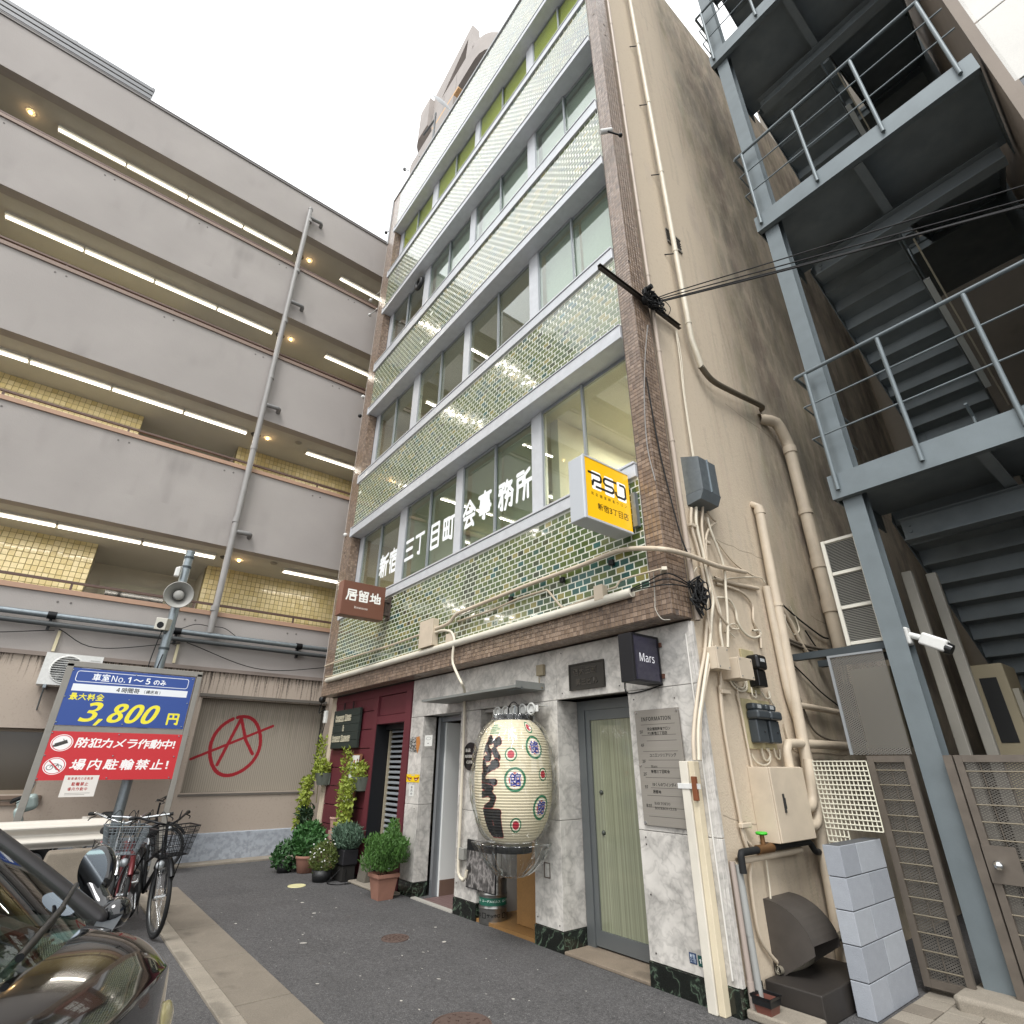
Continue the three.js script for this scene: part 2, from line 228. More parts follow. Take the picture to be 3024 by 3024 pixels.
{
  for (const [i, [a, b]] of PAR.entries()) {
    obj('parapet', [bx(-12.05, LX, a, b, LZ0, LZ1), bx(-12.1, -12.052, a + 0.005, a + 0.1, LZ0, LZ1)], parapetMat, LB);
    if (i < 4) obj('ledge', bx(-12.1, LX + 0.035, b + 0.001, b + 0.085, LZ0, LZ1), i < 2 ? ledgeMat : mGrime(0x8f7a6e, 0.55, 0.6), LB);
    else obj('coping', bx(-12.1, LX + 0.03, b + 0.001, b + 0.05, LZ0, LZ1), M(0x6d6866, 0.6), LB);
    const ry = i < 4 ? b + 0.25 : 16.86, rx = -11.97;
    obj('handrail', fin(new THREE.BoxGeometry(0.05, 0.04, LZ1 - LZ0).translate(rx, ry, (LZ0 + LZ1) / 2)), i < 4 ? brownMetal : M(0x45413f, 0.5), LB);
    for (let z = -9.2; z < LZ1; z += 1.93) obj('rail_post', bx(rx - 0.015, rx + 0.015, b + 0.06, ry - 0.021, z - 0.018, z + 0.018), brownMetal, LB);
    if (i < 4) for (let z = -3.4; z < 6; z += 1.93) obj('anchor_mark', [cyl([LX - 0.01, b - 0.13, z - 0.09], [LX + 0.006, b - 0.13, z - 0.09], 0.018, 0.018, 8), cyl([LX - 0.01, b - 0.14, z + 0.09], [LX + 0.006, b - 0.14, z + 0.09], 0.018, 0.018, 8)], M(0x6c6764, 0.8), LB);
    if (i) { obj('ceiling', bx(-15, -12.102, a + 0.06, a + 0.09, LZ0, LZ1), ceilMat, LB); }
    if (i) obj('floor_slab', bx(-15, -12.06, a + 0.1, b - 1.15, LZ0, LZ1), mGrime(0xc2beb4, 0.8, 0.4), LB);
  }
  obj('roof_slab', bx(-24, -12.06, 15.6, 15.8, LZ0, LZ1), concDark, LB);
  // rear gallery wall, with the recess beside the lift lobby
  const inner = mGrime(0xc9c5b8, 0.7, 0.4);
  obj('gallery_wall', [bx(-13.9, -13.6, 3, 15.25, 0.32, LZ1), bx(-13.9, -13.6, 3, 15.25, LZ0, -1.76)], M(0x857a58, 0.8), LB);
  obj('lobby_wall', [bx(-15.2, -15, 0, 15.25, LZ0, LZ1), bx(-15, -13.902, 0, 15.2, 0.321, 0.42), bx(-15, -13.902, 0, 15.2, -1.86, -1.761)], inner, LB);
  obj('lower_floor_slab', bx(-15, -12.06, 2.9, 3.1, LZ0, LZ1), mGrime(0xc2beb4, 0.8, 0.4), LB);
  // door leaf and its dark pane on the lower two galleries
  for (const y of [3.15, 6.35]) {
    const d = obj('door', [bx(-14.98, -14.93, y, y + 2.15, -1.35, -1.2), bx(-14.98, -14.93, y, y + 2.15, -0.05, 0.1), bx(-14.98, -14.93, y + 2.02, y + 2.15, -1.2, -0.05), bx(-14.98, -14.93, y, y + 0.9, -1.2, -0.05)], M(0xa9a795, 0.5), LB);
    obj('door_pane', bx(-14.975, -14.955, y + 0.9, y + 2.02, -1.2, -0.05), P(0x0d1110, 0.08), d);
  }
  // yellow wall tiles
  const tg = tileGeo(0.092, 0.108, 0.012, 0.004); tg.rotateY(Math.PI / 2);
  const cols = ['#d2c598', '#cbbd8c', '#d6caa0', '#c6b784', '#cfc293'].map((c) => P(c, 0.32, { clearcoat: 0.3 }));
  const near = [], rest = [];
  for (const [f, y0, y1] of [[1, 4.0, 5.7], [2, 7.2, 8.92], [3, 10.5, 12.1]]) for (let y = y0 + 0.06; y < y1; y += 0.115) for (const [z0, z1] of [[0.37, 9.5], [-5.2, -1.8]]) for (let z = z0; z < z1; z += 0.1) (f === 1 && z < 2 && z > -4 && y > 4.3 && near.length < 300 && rnd() < 0.55 ? near : rest).push([z, y]);
  for (const [z, y] of near) { const m = new THREE.Mesh(tg, pick(cols)); m.name = 'wall_tile'; m.position.set(-13.594 - LX, y, z); m.rotation.set(0, rr(-0.012, 0.012), rr(-0.012, 0.012)); m.castShadow = m.receiveShadow = true; LB.add(m); }
  LB.add(inst('wall_tiles', tg, P(0xffffff, 0.32, { clearcoat: 0.3 }), rest.map(([z, y]) => ({ p: [-13.594 - LX, y, z], r: [0, rr(-0.012, 0.012), rr(-0.012, 0.012)], c: pick(['#d2c598', '#cbbd8c', '#d6caa0', '#c6b784', '#cfc293']) }))));
}
function tileGeo(w, h, d, b) { // a tile with bevelled front edges, back open
  const W = w / 2, H = h / 2, P0 = [[-W, -H, 0], [W, -H, 0], [W, H, 0], [-W, H, 0]], P1 = P0.map(([x, y]) => [x, y, d - b]), P2 = P0.map(([x, y]) => [x - Math.sign(x) * b, y - Math.sign(y) * b, d]);
  const g = [quad(...P2, false)];
  for (let i = 0; i < 4; i++) { const j = (i + 1) % 4; g.push(quad(P1[i], P1[j], P2[j], P2[i], false), quad(P0[i], P0[j], P1[j], P1[i], false)); }
  return mergeGeometries(g);
}
function inst(name, geo, mat, list) {
  const m = new THREE.InstancedMesh(geo, mat, list.length), q = new THREE.Object3D(), c = new THREE.Color();
  list.forEach((e, i) => { q.position.set(...e.p); q.rotation.set(...(e.r || [0, 0, 0])); q.scale.set(...(e.s || [1, 1, 1])); q.updateMatrix(); m.setMatrixAt(i, q.matrix); if (e.c) m.setColorAt(i, c.set(e.c)); });
  m.name = name; m.userData.kind = 'stuff'; m.castShadow = m.receiveShadow = true; return m;
}
{ // ground-floor wall: stained render, window, sprayed panel
  const W = 1800, H = 980, ppm = 290, zl = 1.8; // canvas spans z 1.8 .. -4.4, y -0.1 .. 3.28
  const X = (z) => (zl - z) * ppm, Y = (y) => (3.28 - y) * ppm;
  const wallTex = canvas(W, H, (x) => {
    x.fillStyle = '#b5aaa0'; x.fillRect(0, 0, W, H);
    for (let i = 0; i < 26000; i++) { const k = 130 + rnd() * 60; x.fillStyle = `rgba(${k},${k * 0.95},${k * 0.88},0.16)`; x.fillRect(rnd() * W, rnd() * H, 1 + rnd() * 5, 1 + rnd() * 7); }
    for (let i = 0; i < 520; i++) { // black mould runs below the drip ledge, broken by pale washed lines
      const px = rnd() * W, len = (0.08 + Math.pow(rnd(), 2) * 0.95) * ppm * (fbm(px / W, 0.3, 9, 3, 4) * 1.5 + 0.7), w = 2 + rnd() * 7, y0 = Y(3.14);
      const dark = rnd() < 0.6; for (let s = 0; s < len; s += 3) { const a = (1 - s / len) * (0.4 + rnd() * 0.3); x.fillStyle = dark ? `rgba(66,59,54,${a})` : `rgba(185,172,160,${a * 0.8})`; x.fillRect(px + Math.sin(s * 0.05 + i) * 1.2, y0 + s, w * (0.5 + rnd() * 0.6), 3.5); }
    }
    for (let i = 0; i < 130; i++) { const px = rnd() * W, len = (0.2 + rnd() * 0.8) * ppm; for (let s = 0; s < len; s += 4) { x.fillStyle = `rgba(84,76,68,${(1 - s / len) * 0.13})`; x.fillRect(px + rnd() * 2, Y(2.0 - rnd() * 0.02) + s, 3 + rnd() * 7, 5); } }
  });
  const wallMat = M(0xf2eee8, 0.9, { map: wallTex, bumpMap: null });
  // front face split round the window and the panel recess; u,v mapped to metres of the canvas
  const face = (z0, z1, y0, y1, x = LX + 0.02) => { const g = quad([x, y0, z1], [x, y0, z0], [x, y1, z0], [x, y1, z1]); const u = [[z1, y0], [z0, y0], [z0, y1], [z1, y0], [z0, y1], [z1, y1]], a = g.attributes.uv; u.forEach(([z, y], i) => a.setXY(i, X(z) / W, 1 - Y(y) / H)); return g; };
  wallTex.wrapS = THREE.MirroredRepeatWrapping;
  const wz0 = 0.0, wz1 = 3.2, wy0 = 1.12, wy1 = 2.04, pz0 = -4.35, pz1 = -2.0, py0 = 1.08, py1 = 2.66;
  obj('ground_floor_wall', [face(LZ0, LZ1, py1, 3.2), face(LZ0, LZ1, 0, py0), face(LZ0, pz0, py0, py1), face(pz1, LZ1, wy1, py1), face(pz1, wz0, py0, wy1), face(wz1, LZ1, py0, wy1), face(wz0, wz1, py0, wy0)], wallMat, LB);
  obj('wall_core', [bx(-12.15, -12.05, 0, 3.18, LZ0, LZ1)], concDark, LB);
  obj('recess_edges', [bx(-12.049, LX + 0.019, py1, py1 + 0.02, pz0, pz1), bx(-12.049, LX + 0.019, py0 - 0.02, py0, pz0, pz1), bx(-12.049, LX + 0.019, py0, py1, pz1 - 0.001, pz1 + 0.02), bx(-12.049, LX + 0.019, wy1, wy1 + 0.02, wz0, wz1), bx(-12.049, LX + 0.019, wy0 - 0.02, wy0, wz0, wz1), bx(-12.049, LX + 0.019, wy0, wy1, wz0 - 0.02, wz0)], concDark, LB);
  obj('drip_ledge', [bx(-12.04, LX + 0.07, 3.135, 3.2, LZ0, LZ1)], mGrime(0x8b8079, 0.9, 0.7), LB);
  obj('panel_hood', [bx(-12.04, LX + 0.06, py1 + 0.021, py1 + 0.075, pz0, pz1 + 0.06), bx(-12.0, LX + 0.04, py0 - 0.055, py0 - 0.021, pz0, pz1 + 0.03)], mGrime(0x6b6660, 0.85, 1.2), LB);
  // sprayed panel: fine vertical ribs, red paint
  const pt = canvas(1024, 700, (x, w, h) => {
    x.fillStyle = '#b0a99f'; x.fillRect(0, 0, w, h);
    for (let i = 0; i < 128; i++) { x.fillStyle = `rgba(${i % 2 ? '120,113,104' : '178,171,160'},0.5)`; x.fillRect(i * 8 + rnd() * 2, 0, 3.5, h); }
    for (let i = 0; i < 260; i++) { const px = rnd() * w, l = rnd() * 400; x.fillStyle = `rgba(95,88,80,${0.04 + rnd() * 0.05})`; x.fillRect(px, rnd() * 120, 3 + rnd() * 10, l); }
    const spray = (f, n, wd) => { for (let i = 0; i < n; i++) { const [px, py, k] = f(i / n), r = wd * (k ?? 1); x.fillStyle = 'rgba(168,22,38,0.5)'; x.beginPath(); x.arc(px + (rnd() - 0.5) * 3, py + (rnd() - 0.5) * 3, r, 0, 7); x.fill(); for (let q = 0; q < 5; q++) { const a = rnd() * 7, d = r * (1 + Math.pow(rnd(), 2) * 1.6); x.fillStyle = `rgba(168,24,40,${0.05 + rnd() * 0.2})`; x.fillRect(px + Math.cos(a) * d, py + Math.sin(a) * d, 2, 2); } } };
    const L = (pts, wd) => { for (let i = 0; i + 1 < pts.length; i++) { const [a, b] = [pts[i], pts[i + 1]], n = Math.hypot(b[0] - a[0], b[1] - a[1]) / 2.5; spray((t) => [lerp(a[0], b[0], t), lerp(a[1], b[1], t)], n, wd); } };
    sprayA(L, w, h);
  });
  const pg = quad([-12.02, py0, pz1], [-12.02, py0, pz0], [-12.02, py1, pz0], [-12.02, py1, pz1]);
  obj('sprayed_panel', pg, M(0xe6e2da, 0.75, { map: pt }), LB).userData.label = 'ribbed wall panel sprayed with a red circled letter A';
  // window with sill and bars
  const wf = M(0x8d7f6e, 0.6);
  const win = obj('window', [bx(-12.0, -11.96, wy0, wy1, wz0, wz0 + 0.05), bx(-12.0, -11.96, wy1 - 0.05, wy1, wz0 + 0.051, wz1), bx(-12.0, -11.96, wy0, wy0 + 0.05, wz0 + 0.051, wz1), bx(-12.0, -11.96, wy0 + 0.051, wy1 - 0.051, 0.66, 0.71), bx(-12.0, -11.96, wy0 + 0.051, wy1 - 0.051, 1.7, 1.75)], wf, LB);
  for (const [a, b] of [[0.051, 0.659], [0.711, 1.699], [1.751, 3.19]]) obj('pane', bx(-11.985, -11.977, wy0 + 0.051, wy1 - 0.051, a, b), P(0x4b443a, 0.16), win);
  obj('sill', [bx(-12.0, LX + 0.07, wy0 - 0.07, wy0 - 0.021, wz0 - 0.1, wz1), bx(-12, LX + 0.05, wy0 - 0.15, wy0 - 0.1, wz0 - 0.1, wz1)], mGrime(0x7c6a5c, 0.7, 1), win);
  const plinthTex = dtex(512, (u, v) => { let k = 0.8 + 0.05 * fbm(u, v, 6, 4, 1); const p = smooth(0.0, 0.3, fbm(u, v, 9, 5, 61) + 0.12); k -= 0.13 * p * (0.6 + 0.4 * rnd()); return [k * 0.98, k, k * 1.03]; }, true, 1.2);
  obj('plinth', rb(-12.04, LX + 0.06, -0.02, 0.45, LZ0, LZ1, 0.015, 1), M(0xd4d7da, 0.85, { map: plinthTex, bumpMap: bumpN, bumpScale: 0.006 }), LB);
  struct('kerb_strip', rb(LX + 0.062, LX + 0.38, -0.03, 0.035, LZ0, 8, 0.01, 1), concrete);
}
function sprayA(L, w, h) { // the circled A, in canvas pixels of a 2.35 m x 1.58 m panel
  const c = []; for (let i = 0; i <= 40; i++) { const a = -1.75 + i / 40 * 6.15; c.push([w * 0.335 + Math.cos(a) * w * (0.185 + 0.012 * Math.sin(a * 2)), h * 0.505 + Math.sin(a) * h * 0.325 + Math.cos(a) * -28]); }
  L(c, 13); L([[w * 0.225, h * 0.72], [w * 0.30, h * 0.36], [w * 0.335, h * 0.20], [w * 0.40, h * 0.44], [w * 0.475, h * 0.6]], 12); L([[w * 0.03, h * 0.66], [w * 0.25, h * 0.51], [w * 0.6, h * 0.27]], 10);
}
{ // roof fence, drainpipe, pipes and cables on the gallery building
  const a = onX(450, 260, LX);
  const t = thing('roof_fence', 'grey slatted screen standing on the roof edge of the gallery building', 'fence', [LX - 0.3, 16.6, a.z + 4]);
  for (const y of [16.98, 17.14, 17.3, 17.46]) obj('slat', bx(LX - 0.33, LX - 0.28, y, y + 0.11, a.z, LZ1), M(0x77787a, 0.5, { metalness: 0.2 }), t);
  for (let z = a.z + 0.03; z < LZ1; z += 1.65) obj('post', bx(LX - 0.4, LX - 0.332, 16.55, 17.66, z - 0.03, z + 0.03), M(0x8b8d8f, 0.5, { metalness: 0.2 }), t);
  const dp = thing('drainpipe', 'pale grey drainpipe running down the front of the gallery building', 'drainpipe', [LX + 0.12, 3.7, -1.82]), greyPvc = M(0x9d9b9a, 0.5, { map: retile(grime, 1) });
  obj('downpipe', cyl([LX + 0.12, 3.82, -1.84], [LX + 0.12, 16.05, -1.78], 0.062, 0.062, 16), greyPvc, dp);
  for (const y of [4.3, 6.2, 8.0, 10.0, 11.8, 13.6, 15.6]) obj('collar', cyl([LX + 0.12, y - 0.05, -1.82], [LX + 0.12, y + 0.05, -1.82], 0.07, 0.07, 16), greyPvc, dp);
  for (const y of [5.95, 9.2, 12.5, 15.75]) obj('branch', pipe([[LX + 0.12, y, -1.82], [LX + 0.12, y + 0.02, -2.16], [LX - 0.02, y - 0.02, -2.16]], 0.05, 10, 0.07), M(0x7f7e7d, 0.55), dp);
  obj('cap', cyl([LX + 0.12, 16.04, -1.78], [LX + 0.12, 16.1, -1.78], 0.07), greyPvc, dp);
  for (const [y, r, l] of [[3.78, 0.05, 'upper grey conduit along the foot of the gallery parapet'], [3.64, 0.042, 'lower dark conduit slung beneath the grey one on the gallery wall']]) {
    const c = thing('wall_conduit', l, 'pipe', [LX + 0.1, y, 0], 'conduits along the gallery wall');
    obj('run', cyl([LX + 0.13, y, -4.6], [LX + 0.13, y, 9], r, r, 12), y > 3.7 ? galv : M(0x4e5152, 0.55, { metalness: 0.3 }), c);
    if (y > 3.7) for (const z of [-3.55, -1.3, 0.55, 2.6, 4.6]) obj('clamp', [cyl([LX + 0.13, y - 0.0, z - 0.06], [LX + 0.13, y, z + 0.06], r + 0.014), bx(LX + 0.02, LX + 0.1, 3.55, 3.85, z - 0.02, z + 0.02)], blackMetal, c);
  }
  for (const [z, i] of [[0.38, 0], [-1.38, 1]]) solo('slotted_bracket', i ? 'slotted cream steel strut below the conduits beside the speaker pole' : 'slotted cream steel strut below the conduits above the air conditioner', 'bracket', bx(LX + 0.021, LX + 0.06, 3.22, 3.56, z - 0.022, z + 0.022), M(0xc9bf9f, 0.6));
  const cab = [[-4.4, 3.45, -2.9, 3.25, -1.5, 3.6, 0], [-1.4, 3.58, -0.2, 3.34, 0.4, 3.58, 1], [0.45, 3.55, 1.6, 3.38, 2.6, 3.58, 2]];
  for (const [z0, y0, z1, y1, z2, y2, i] of cab) solo('slack_cable', ['thin black cable sagging along the gallery wall near the corner column', 'thin black cable sagging between the pole and the slotted strut', 'thin black cable sagging past the end of the air conditioner'][i], 'cable', tube([[LX + 0.1, y0, z0], [LX + 0.1, y1, z1], [LX + 0.1, y2, z2]], 0.008, 6), blackRub);
  { const p = onX(621, 1850, LX + 0.14); for (const s of [-1, 1]) solo('guy_wire', s < 0 ? 'thin wire from the drainpipe foot down to the conduits, towards the corner' : 'thin wire from the drainpipe foot down to the conduits, towards the pole', 'cable', tube([p.toArray(), [LX + 0.12, 3.95, p.z + s * 0.25], [LX + 0.12, 3.82, p.z + s * 0.5]], 0.007, 6), blackRub); }
  // downlights and the fluorescent lamps of the galleries
  const FL = ['lowest', 'second', 'third', 'top'], tubeM = fluo(1.6), hous = M(0xd9d8cf, 0.5), ORD = ['first', 'second', 'third', 'fourth', 'fifth'];
  PAR.slice(1).forEach(([a], f) => {
    const y = a + 0.06;
    [[-1.06, 1], [0.32, 2], [1.7, 3], [3.08, 4], [-3.87, 0]].forEach(([z, k]) => {
      const t = thing('gallery_light', k ? `long lit fluorescent lamp, ${ORD[k - 1]} in the row left of the drainpipe, ${FL[f]} gallery ceiling` : `single lit fluorescent lamp between drainpipe and green building on the ${FL[f]} gallery ceiling`, 'ceiling lamp', [-12.72, y, z], 'fluorescent lamps of the galleries');
      obj('housing', [bx(-12.82, -12.62, y - 0.05, y, z - 0.67, z + 0.67), bx(-12.83, -12.61, y - 0.075, y - 0.01, z - 0.685, z - 0.67), bx(-12.83, -12.61, y - 0.075, y - 0.01, z + 0.67, z + 0.685)], hous, t);
      obj('tube', cyl([-12.72, y - 0.075, z - 0.665], [-12.72, y - 0.075, z + 0.665], 0.028, 0.028, 10), tubeM, t);
      const l = areaLight(0, -0.11, 0, 1.3, 0.09, 22, [0, -1, 0]); l.rotation.set(-Math.PI / 2, 0, Math.PI / 2); t.add(l);
    });
    for (const [z, x] of [[-2.22, -12.7], [4.28, -12.7]]) {
      const t = thing('downlight', `small warm lit round downlight ${z > 0 ? 'far along' : 'beside the drainpipe on'} the ${FL[f]} gallery ceiling`, 'downlight', [x, y, z], 'downlights of the galleries');
      obj('rim', lathe([[0.07, -0.004], [0.1, -0.012], [0.105, 0]], 20, [x, y, z]), hous, t);
      obj('bulb', sph([x, y - 0.015, z], 0.045, 12), M(0xfff0d0, 0.5, { emissive: 0xffc37a, emissiveIntensity: 3 }), t);
      const l = new THREE.PointLight(0xffcf95, 0.035); l.position.set(0, -0.09, 0); l.castShadow = true; t.add(l);
    }
    const v = thing('ceiling_vent', `dark round vent beside the drainpipe on the ${FL[f]} gallery ceiling`, 'vent', [-12.75, y, -1.9], 'ceiling vents of the galleries');
    obj('grille', lathe([[0, -0.02], [0.1, -0.025], [0.115, 0]], 20, [-12.75, y, -1.95]), M(0x565450, 0.7), v);
    if (f < 2) { const s = thing('smoke_detector', `small round ceiling fitting near the green building on the ${FL[f]} gallery`, 'detector', [-12.5, y, -2.9], 'round ceiling fittings'); obj('body', lathe([[0, -0.045], [0.05, -0.04], [0.075, -0.015], [0.08, 0]], 18, [-12.45, y, -2.9]), M(0x9b978c, 0.6), s); }
  });
}
{ // air conditioner on the ground-floor wall
  const a = onX(140, 1925, -11.45), b = onX(113, 2015, -11.45), c = onX(310, 1935, -11.45), z0 = a.z, z1 = c.z, y1 = a.y, y0 = b.y - 0.02, t = thing('air_conditioner', 'white outdoor air conditioner with one round fan, hung on the stained wall', 'air conditioner', [-11.6, y0, (z0 + z1) / 2]);
  const zc = lerp(z0, z1, 0.42), yc = (y0 + y1) / 2, R = (y1 - y0) * 0.43;
  obj('case', [rb(-11.8, -11.58, y0, y1, z0, z1, 0.01), bx(-11.579, -11.462, y0, y0 + 0.03, z1, z0), bx(-11.579, -11.462, y1 - 0.03, y1, z1, z0), bx(-11.579, -11.462, y0 + 0.031, y1 - 0.031, z0 - 0.03, z0), bx(-11.579, -11.462, y0 + 0.031, y1 - 0.031, z1, z1 + 0.03)], whitePl, t); obj('front_plate', poly([[-z0, y0], [-z1, y0], [-z1, y1], [-z0, y1]], [Array.from({ length: 36 }, (_, i) => [-zc + R * Math.cos(-i / 36 * 6.2832), yc + R * Math.sin(-i / 36 * 6.2832)])], 0.006, new THREE.Matrix4().set(0, 0, 1, -11.461, 0, 1, 0, 0, -1, 0, 0, 0, 0, 0, 0, 1)), whitePl, t);
  for (let k = 0; k < 3; k++) obj('fan_blade', (() => { const g = new THREE.CircleGeometry(R * 0.92, 10, 0, 1.3); g.rotateZ(k * 2.094); g.rotateY(Math.PI / 2 - 0.12); g.translate(-11.52, yc, zc); return fin(g); })(), M(0x6f7172, 0.5, { side: THREE.DoubleSide }), t); obj('fan_hub', cyl([-11.575, yc, zc], [-11.5, yc, zc], 0.07, 0.06, 20), M(0x6f7172, 0.5), t);
  { const g = []; for (let k = 1; k < 12; k++) { const dy = -R + k * R / 6, hw = Math.sqrt(Math.max(0, R * R - dy * dy)); g.push(bx(-11.455, -11.44, yc + dy - 0.004, yc + dy + 0.004, zc - hw, zc + hw)); } g.push((() => { const q = new THREE.TorusGeometry(R, 0.012, 8, 40); q.rotateY(Math.PI / 2); q.translate(-11.455, yc, zc); return fin(q); })()); obj('fan_grille', g, whitePl, t); }
  for (let k = 0; k < 5; k++) obj('louvre', bx(-11.462, -11.452, lerp(y0, y1, 0.15 + k * 0.17), lerp(y0, y1, 0.18 + k * 0.17), lerp(z0, z1, 0.78), lerp(z0, z1, 0.96)), M(0xb9b9b4, 0.5), t);
  for (const z of [lerp(z0, z1, 0.15), lerp(z0, z1, 0.85)]) obj('foot_bracket', [bx(-11.83, -11.44, y0 - 0.05, y0 - 0.001, z - 0.02, z + 0.02), cyl([-11.83, y0 - 0.35, z], [-11.5, y0 - 0.05, z], 0.012)], galv, t);
}
// ---------------------------------------------------------------- the green-tiled building
const FZ = -3.9, WZ = -4.15, XL = -10.95, XR = -2.71, XI0 = -10.5, XI1 = -2.91, ROOF = 17.38;
const GB = thing('green_tiled_building', 'narrow six-storey building with green tile bands and ribbon windows', 'building', [-6.8, 0, WZ]);
const SILL = [[4.16, 4.33], [7.27, 7.46], [10.45, 10.7], [13.75, 13.95]], SOFF = [[5.97, 6.17], [9.15, 9.33], [12.4, 12.55], [15.6, 15.76]];
const GREEN = ['#586633', '#4f5f30', '#5f6c3a', '#495b35', '#626d40', '#52643a', '#425736', '#56663c', '#687042', '#46593c'], TEAL = ['#2f5a55', '#2c5450', '#3b6660', '#34564a'], DARK = ['#39452a', '#333d2a', '#3f4a2e'];
{
  // core walls, slabs, roof
  const side = sideWallMat();
  obj('side_wall', [bx(-2.96, XR - 0.02, 0, 17.9, -4.2, -13)], side, GB);
  obj('rear_wall', [bx(XL, -2.961, 0, 17.6, -13, -12.8), bx(XL, XL + 0.2, 0, 17.4, -12.79, -4.15)], side, GB);
  obj('roof_slab', bx(XL, -2.961, 17.0, 17.2, -12.79, -4.3), concDark, GB);
  const inner = mGrime(0xdddbd2, 0.8, 0.4), ceil = mGrime(0xdedcd4, 0.85, 0.5), carpet = M(0x5c5a52, 0.95);
  SILL.forEach(([s], i) => {
    const top = SOFF[i][0];
    obj('room_ceiling', bx(XL + 0.21, -2.962, top + 0.06, top + 0.1, -9.2, -4.27), ceil, GB);
    obj('room_floor', bx(XL + 0.21, -2.962, s - 0.95, s - 0.85, -9.2, -4.27), carpet, GB);
    obj('room_wall', [bx(XL + 0.21, -2.962, s - 0.84, top + 0.055, -9.3, -9.2), bx(XL + 0.21, -2.962, s - 0.84, s - 0.02, -4.4, -4.3)], inner, GB);
    if (i === 0) obj('partition', [bx(-4.75, -4.6, s - 0.84, top + 0.055, -9.19, -4.45), bx(-4.59, -2.97, 5.2, 5.35, -8.6, -8.45)], inner, GB);
  });
  obj('lower_slab', bx(XL + 0.21, -2.962, 2.75, 3.0, -12.79, -4.27), concDark, GB);
  // backing (grout) behind the tile bands
  const grout = M(0xe4e6d8, 0.75, { map: retile(speck, 2) }), brGrout = M(0x655a52, 0.85);
  const bands = [[3.0, 4.16], [6.17, 7.27], [9.33, 10.45], [12.55, 13.75], [15.76, 17.3]];
  obj('tile_bed', bands.map(([a, b]) => bx(XI0, XI1, a, b, -4.2, FZ)), grout, GB);
  const gw = 0.1135, gh = 0.0697, gt = tileGeo(0.1, 0.057, 0.0095, 0.0016), gmat = (c) => P(c, 0.16, { clearcoat: 1, clearcoatRoughness: 0.05, ior: 1.7 });
  const near = [], rest = [];
  bands.forEach(([a, b], bi) => {
    const n = Math.floor((b - a) / gh), off = ((b - a) - n * gh) / 2;
    for (let r = 0; r < n; r++) for (let k = -1; k < 68; k++) {
      let x0 = XI0 + (r % 2 ? 0.5 : 0) * gw + k * gw + 0.006, x1 = x0 + 0.102; const y = a + off + (r + 0.5) * gh;
      if (x1 < XI0 + 0.02 || x0 > XI1 - 0.02) continue; x0 = Math.max(x0, XI0 + 0.004); x1 = Math.min(x1, XI1 - 0.004);
      if (rnd() < 0.0016) continue; // a few fell off
      const x = (x0 + x1) / 2, sx = (x1 - x0) / 0.102, tealP = bi === 0 ? 0.06 + 0.3 * smooth(-5.5, -3.2, x) * smooth(3.75, 3.2, y) : 0.07, q = rnd();
      const blot = fbm(((x + 11) / 9) % 1, y / 20, 9, 3, 3), c = q < tealP ? pick(TEAL) : blot > 0.22 || q > 0.95 ? pick(DARK) : q > 0.86 ? '#86804a' : pick(GREEN);
      const e = { x, y, sx, c, r: [rr(-0.014, 0.014), rr(-0.014, 0.014), rr(-0.004, 0.004)] };
      (bi === 0 && x > -4.55 && near.length < 300 ? near : rest).push(e);
    }
  });
  const gm = new Map(); const gget = (c) => { if (!gm.has(c)) gm.set(c, gmat(c)); return gm.get(c); };
  const o = GB.position;
  for (const e of near) { const m = new THREE.Mesh(gt, gget(e.c)); m.name = 'green_tile'; m.position.set(e.x - o.x, e.y, FZ - 0.0075 - o.z); m.rotation.set(...e.r); m.scale.x = e.sx; m.castShadow = m.receiveShadow = true; GB.add(m); }
  GB.add(inst('green_tiles', gt, gmat(0xffffff), rest.map((e) => ({ p: [e.x - o.x, e.y, FZ - 0.0075 - o.z], r: e.r, s: [e.sx, 1, 1], c: e.c }))));
  // brown mosaic piers and fascia
  obj('corner_pier', bx(XI1 + 0.001, XR, 3.0, ROOF, -4.2, FZ), brGrout, GB); obj('end_pier', bx(XL, XI0 - 0.001, 3.0, ROOF, -4.2, FZ), brGrout, GB);
  obj('fascia', bx(XL, XR, 2.73, 2.999, -4.2, FZ), brGrout, GB);
  const bt = tileGeo(0.0425, 0.0425, 0.006, 0.002), BR = ['#85715f', '#7c6959', '#8c7765', '#766353', '#826f5f', '#94806f', '#705e50'], bmat = (c) => P(c, 0.3, { clearcoat: 0.35, clearcoatRoughness: 0.2 }), bn = [], brest = [], bp = 0.0465;
  const put = (p, r, nearOK) => { if (rnd() < 0.004) return; (nearOK && bn.length < 300 ? bn : brest).push({ p: [p[0] - o.x, p[1], p[2] - o.z], r: [r[0] + rr(-0.02, 0.02), r[1] + rr(-0.02, 0.02), 0], c: pick(BR) }); };
  for (let y = 2.755; y < ROOF; y += bp) {
    const fas = y < 2.99;
    const x0 = fas ? XL : XI1, x1 = XR;
    for (let x = x1 - 0.024; x > x0 + 0.01; x -= bp) put([x, y, FZ - 0.001], [0, 0, 0], x > -3 && y < 4.4);
    if (!fas) for (let x = XI0 - 0.024; x > XL + 0.01; x -= bp) put([x, y, FZ - 0.001], [0, 0, 0], false);
    for (let z = FZ - 0.024; z > -4.19; z -= bp) { put([XR - 0.001, y, z], [0, Math.PI / 2, 0], y < 4.4); }
  }
  for (let x = XR - 0.024; x > XL + 0.02; x -= bp) for (let z = FZ - 0.024; z > WZ; z -= bp) put([x, 2.731, z], [Math.PI / 2, 0, 0], false);
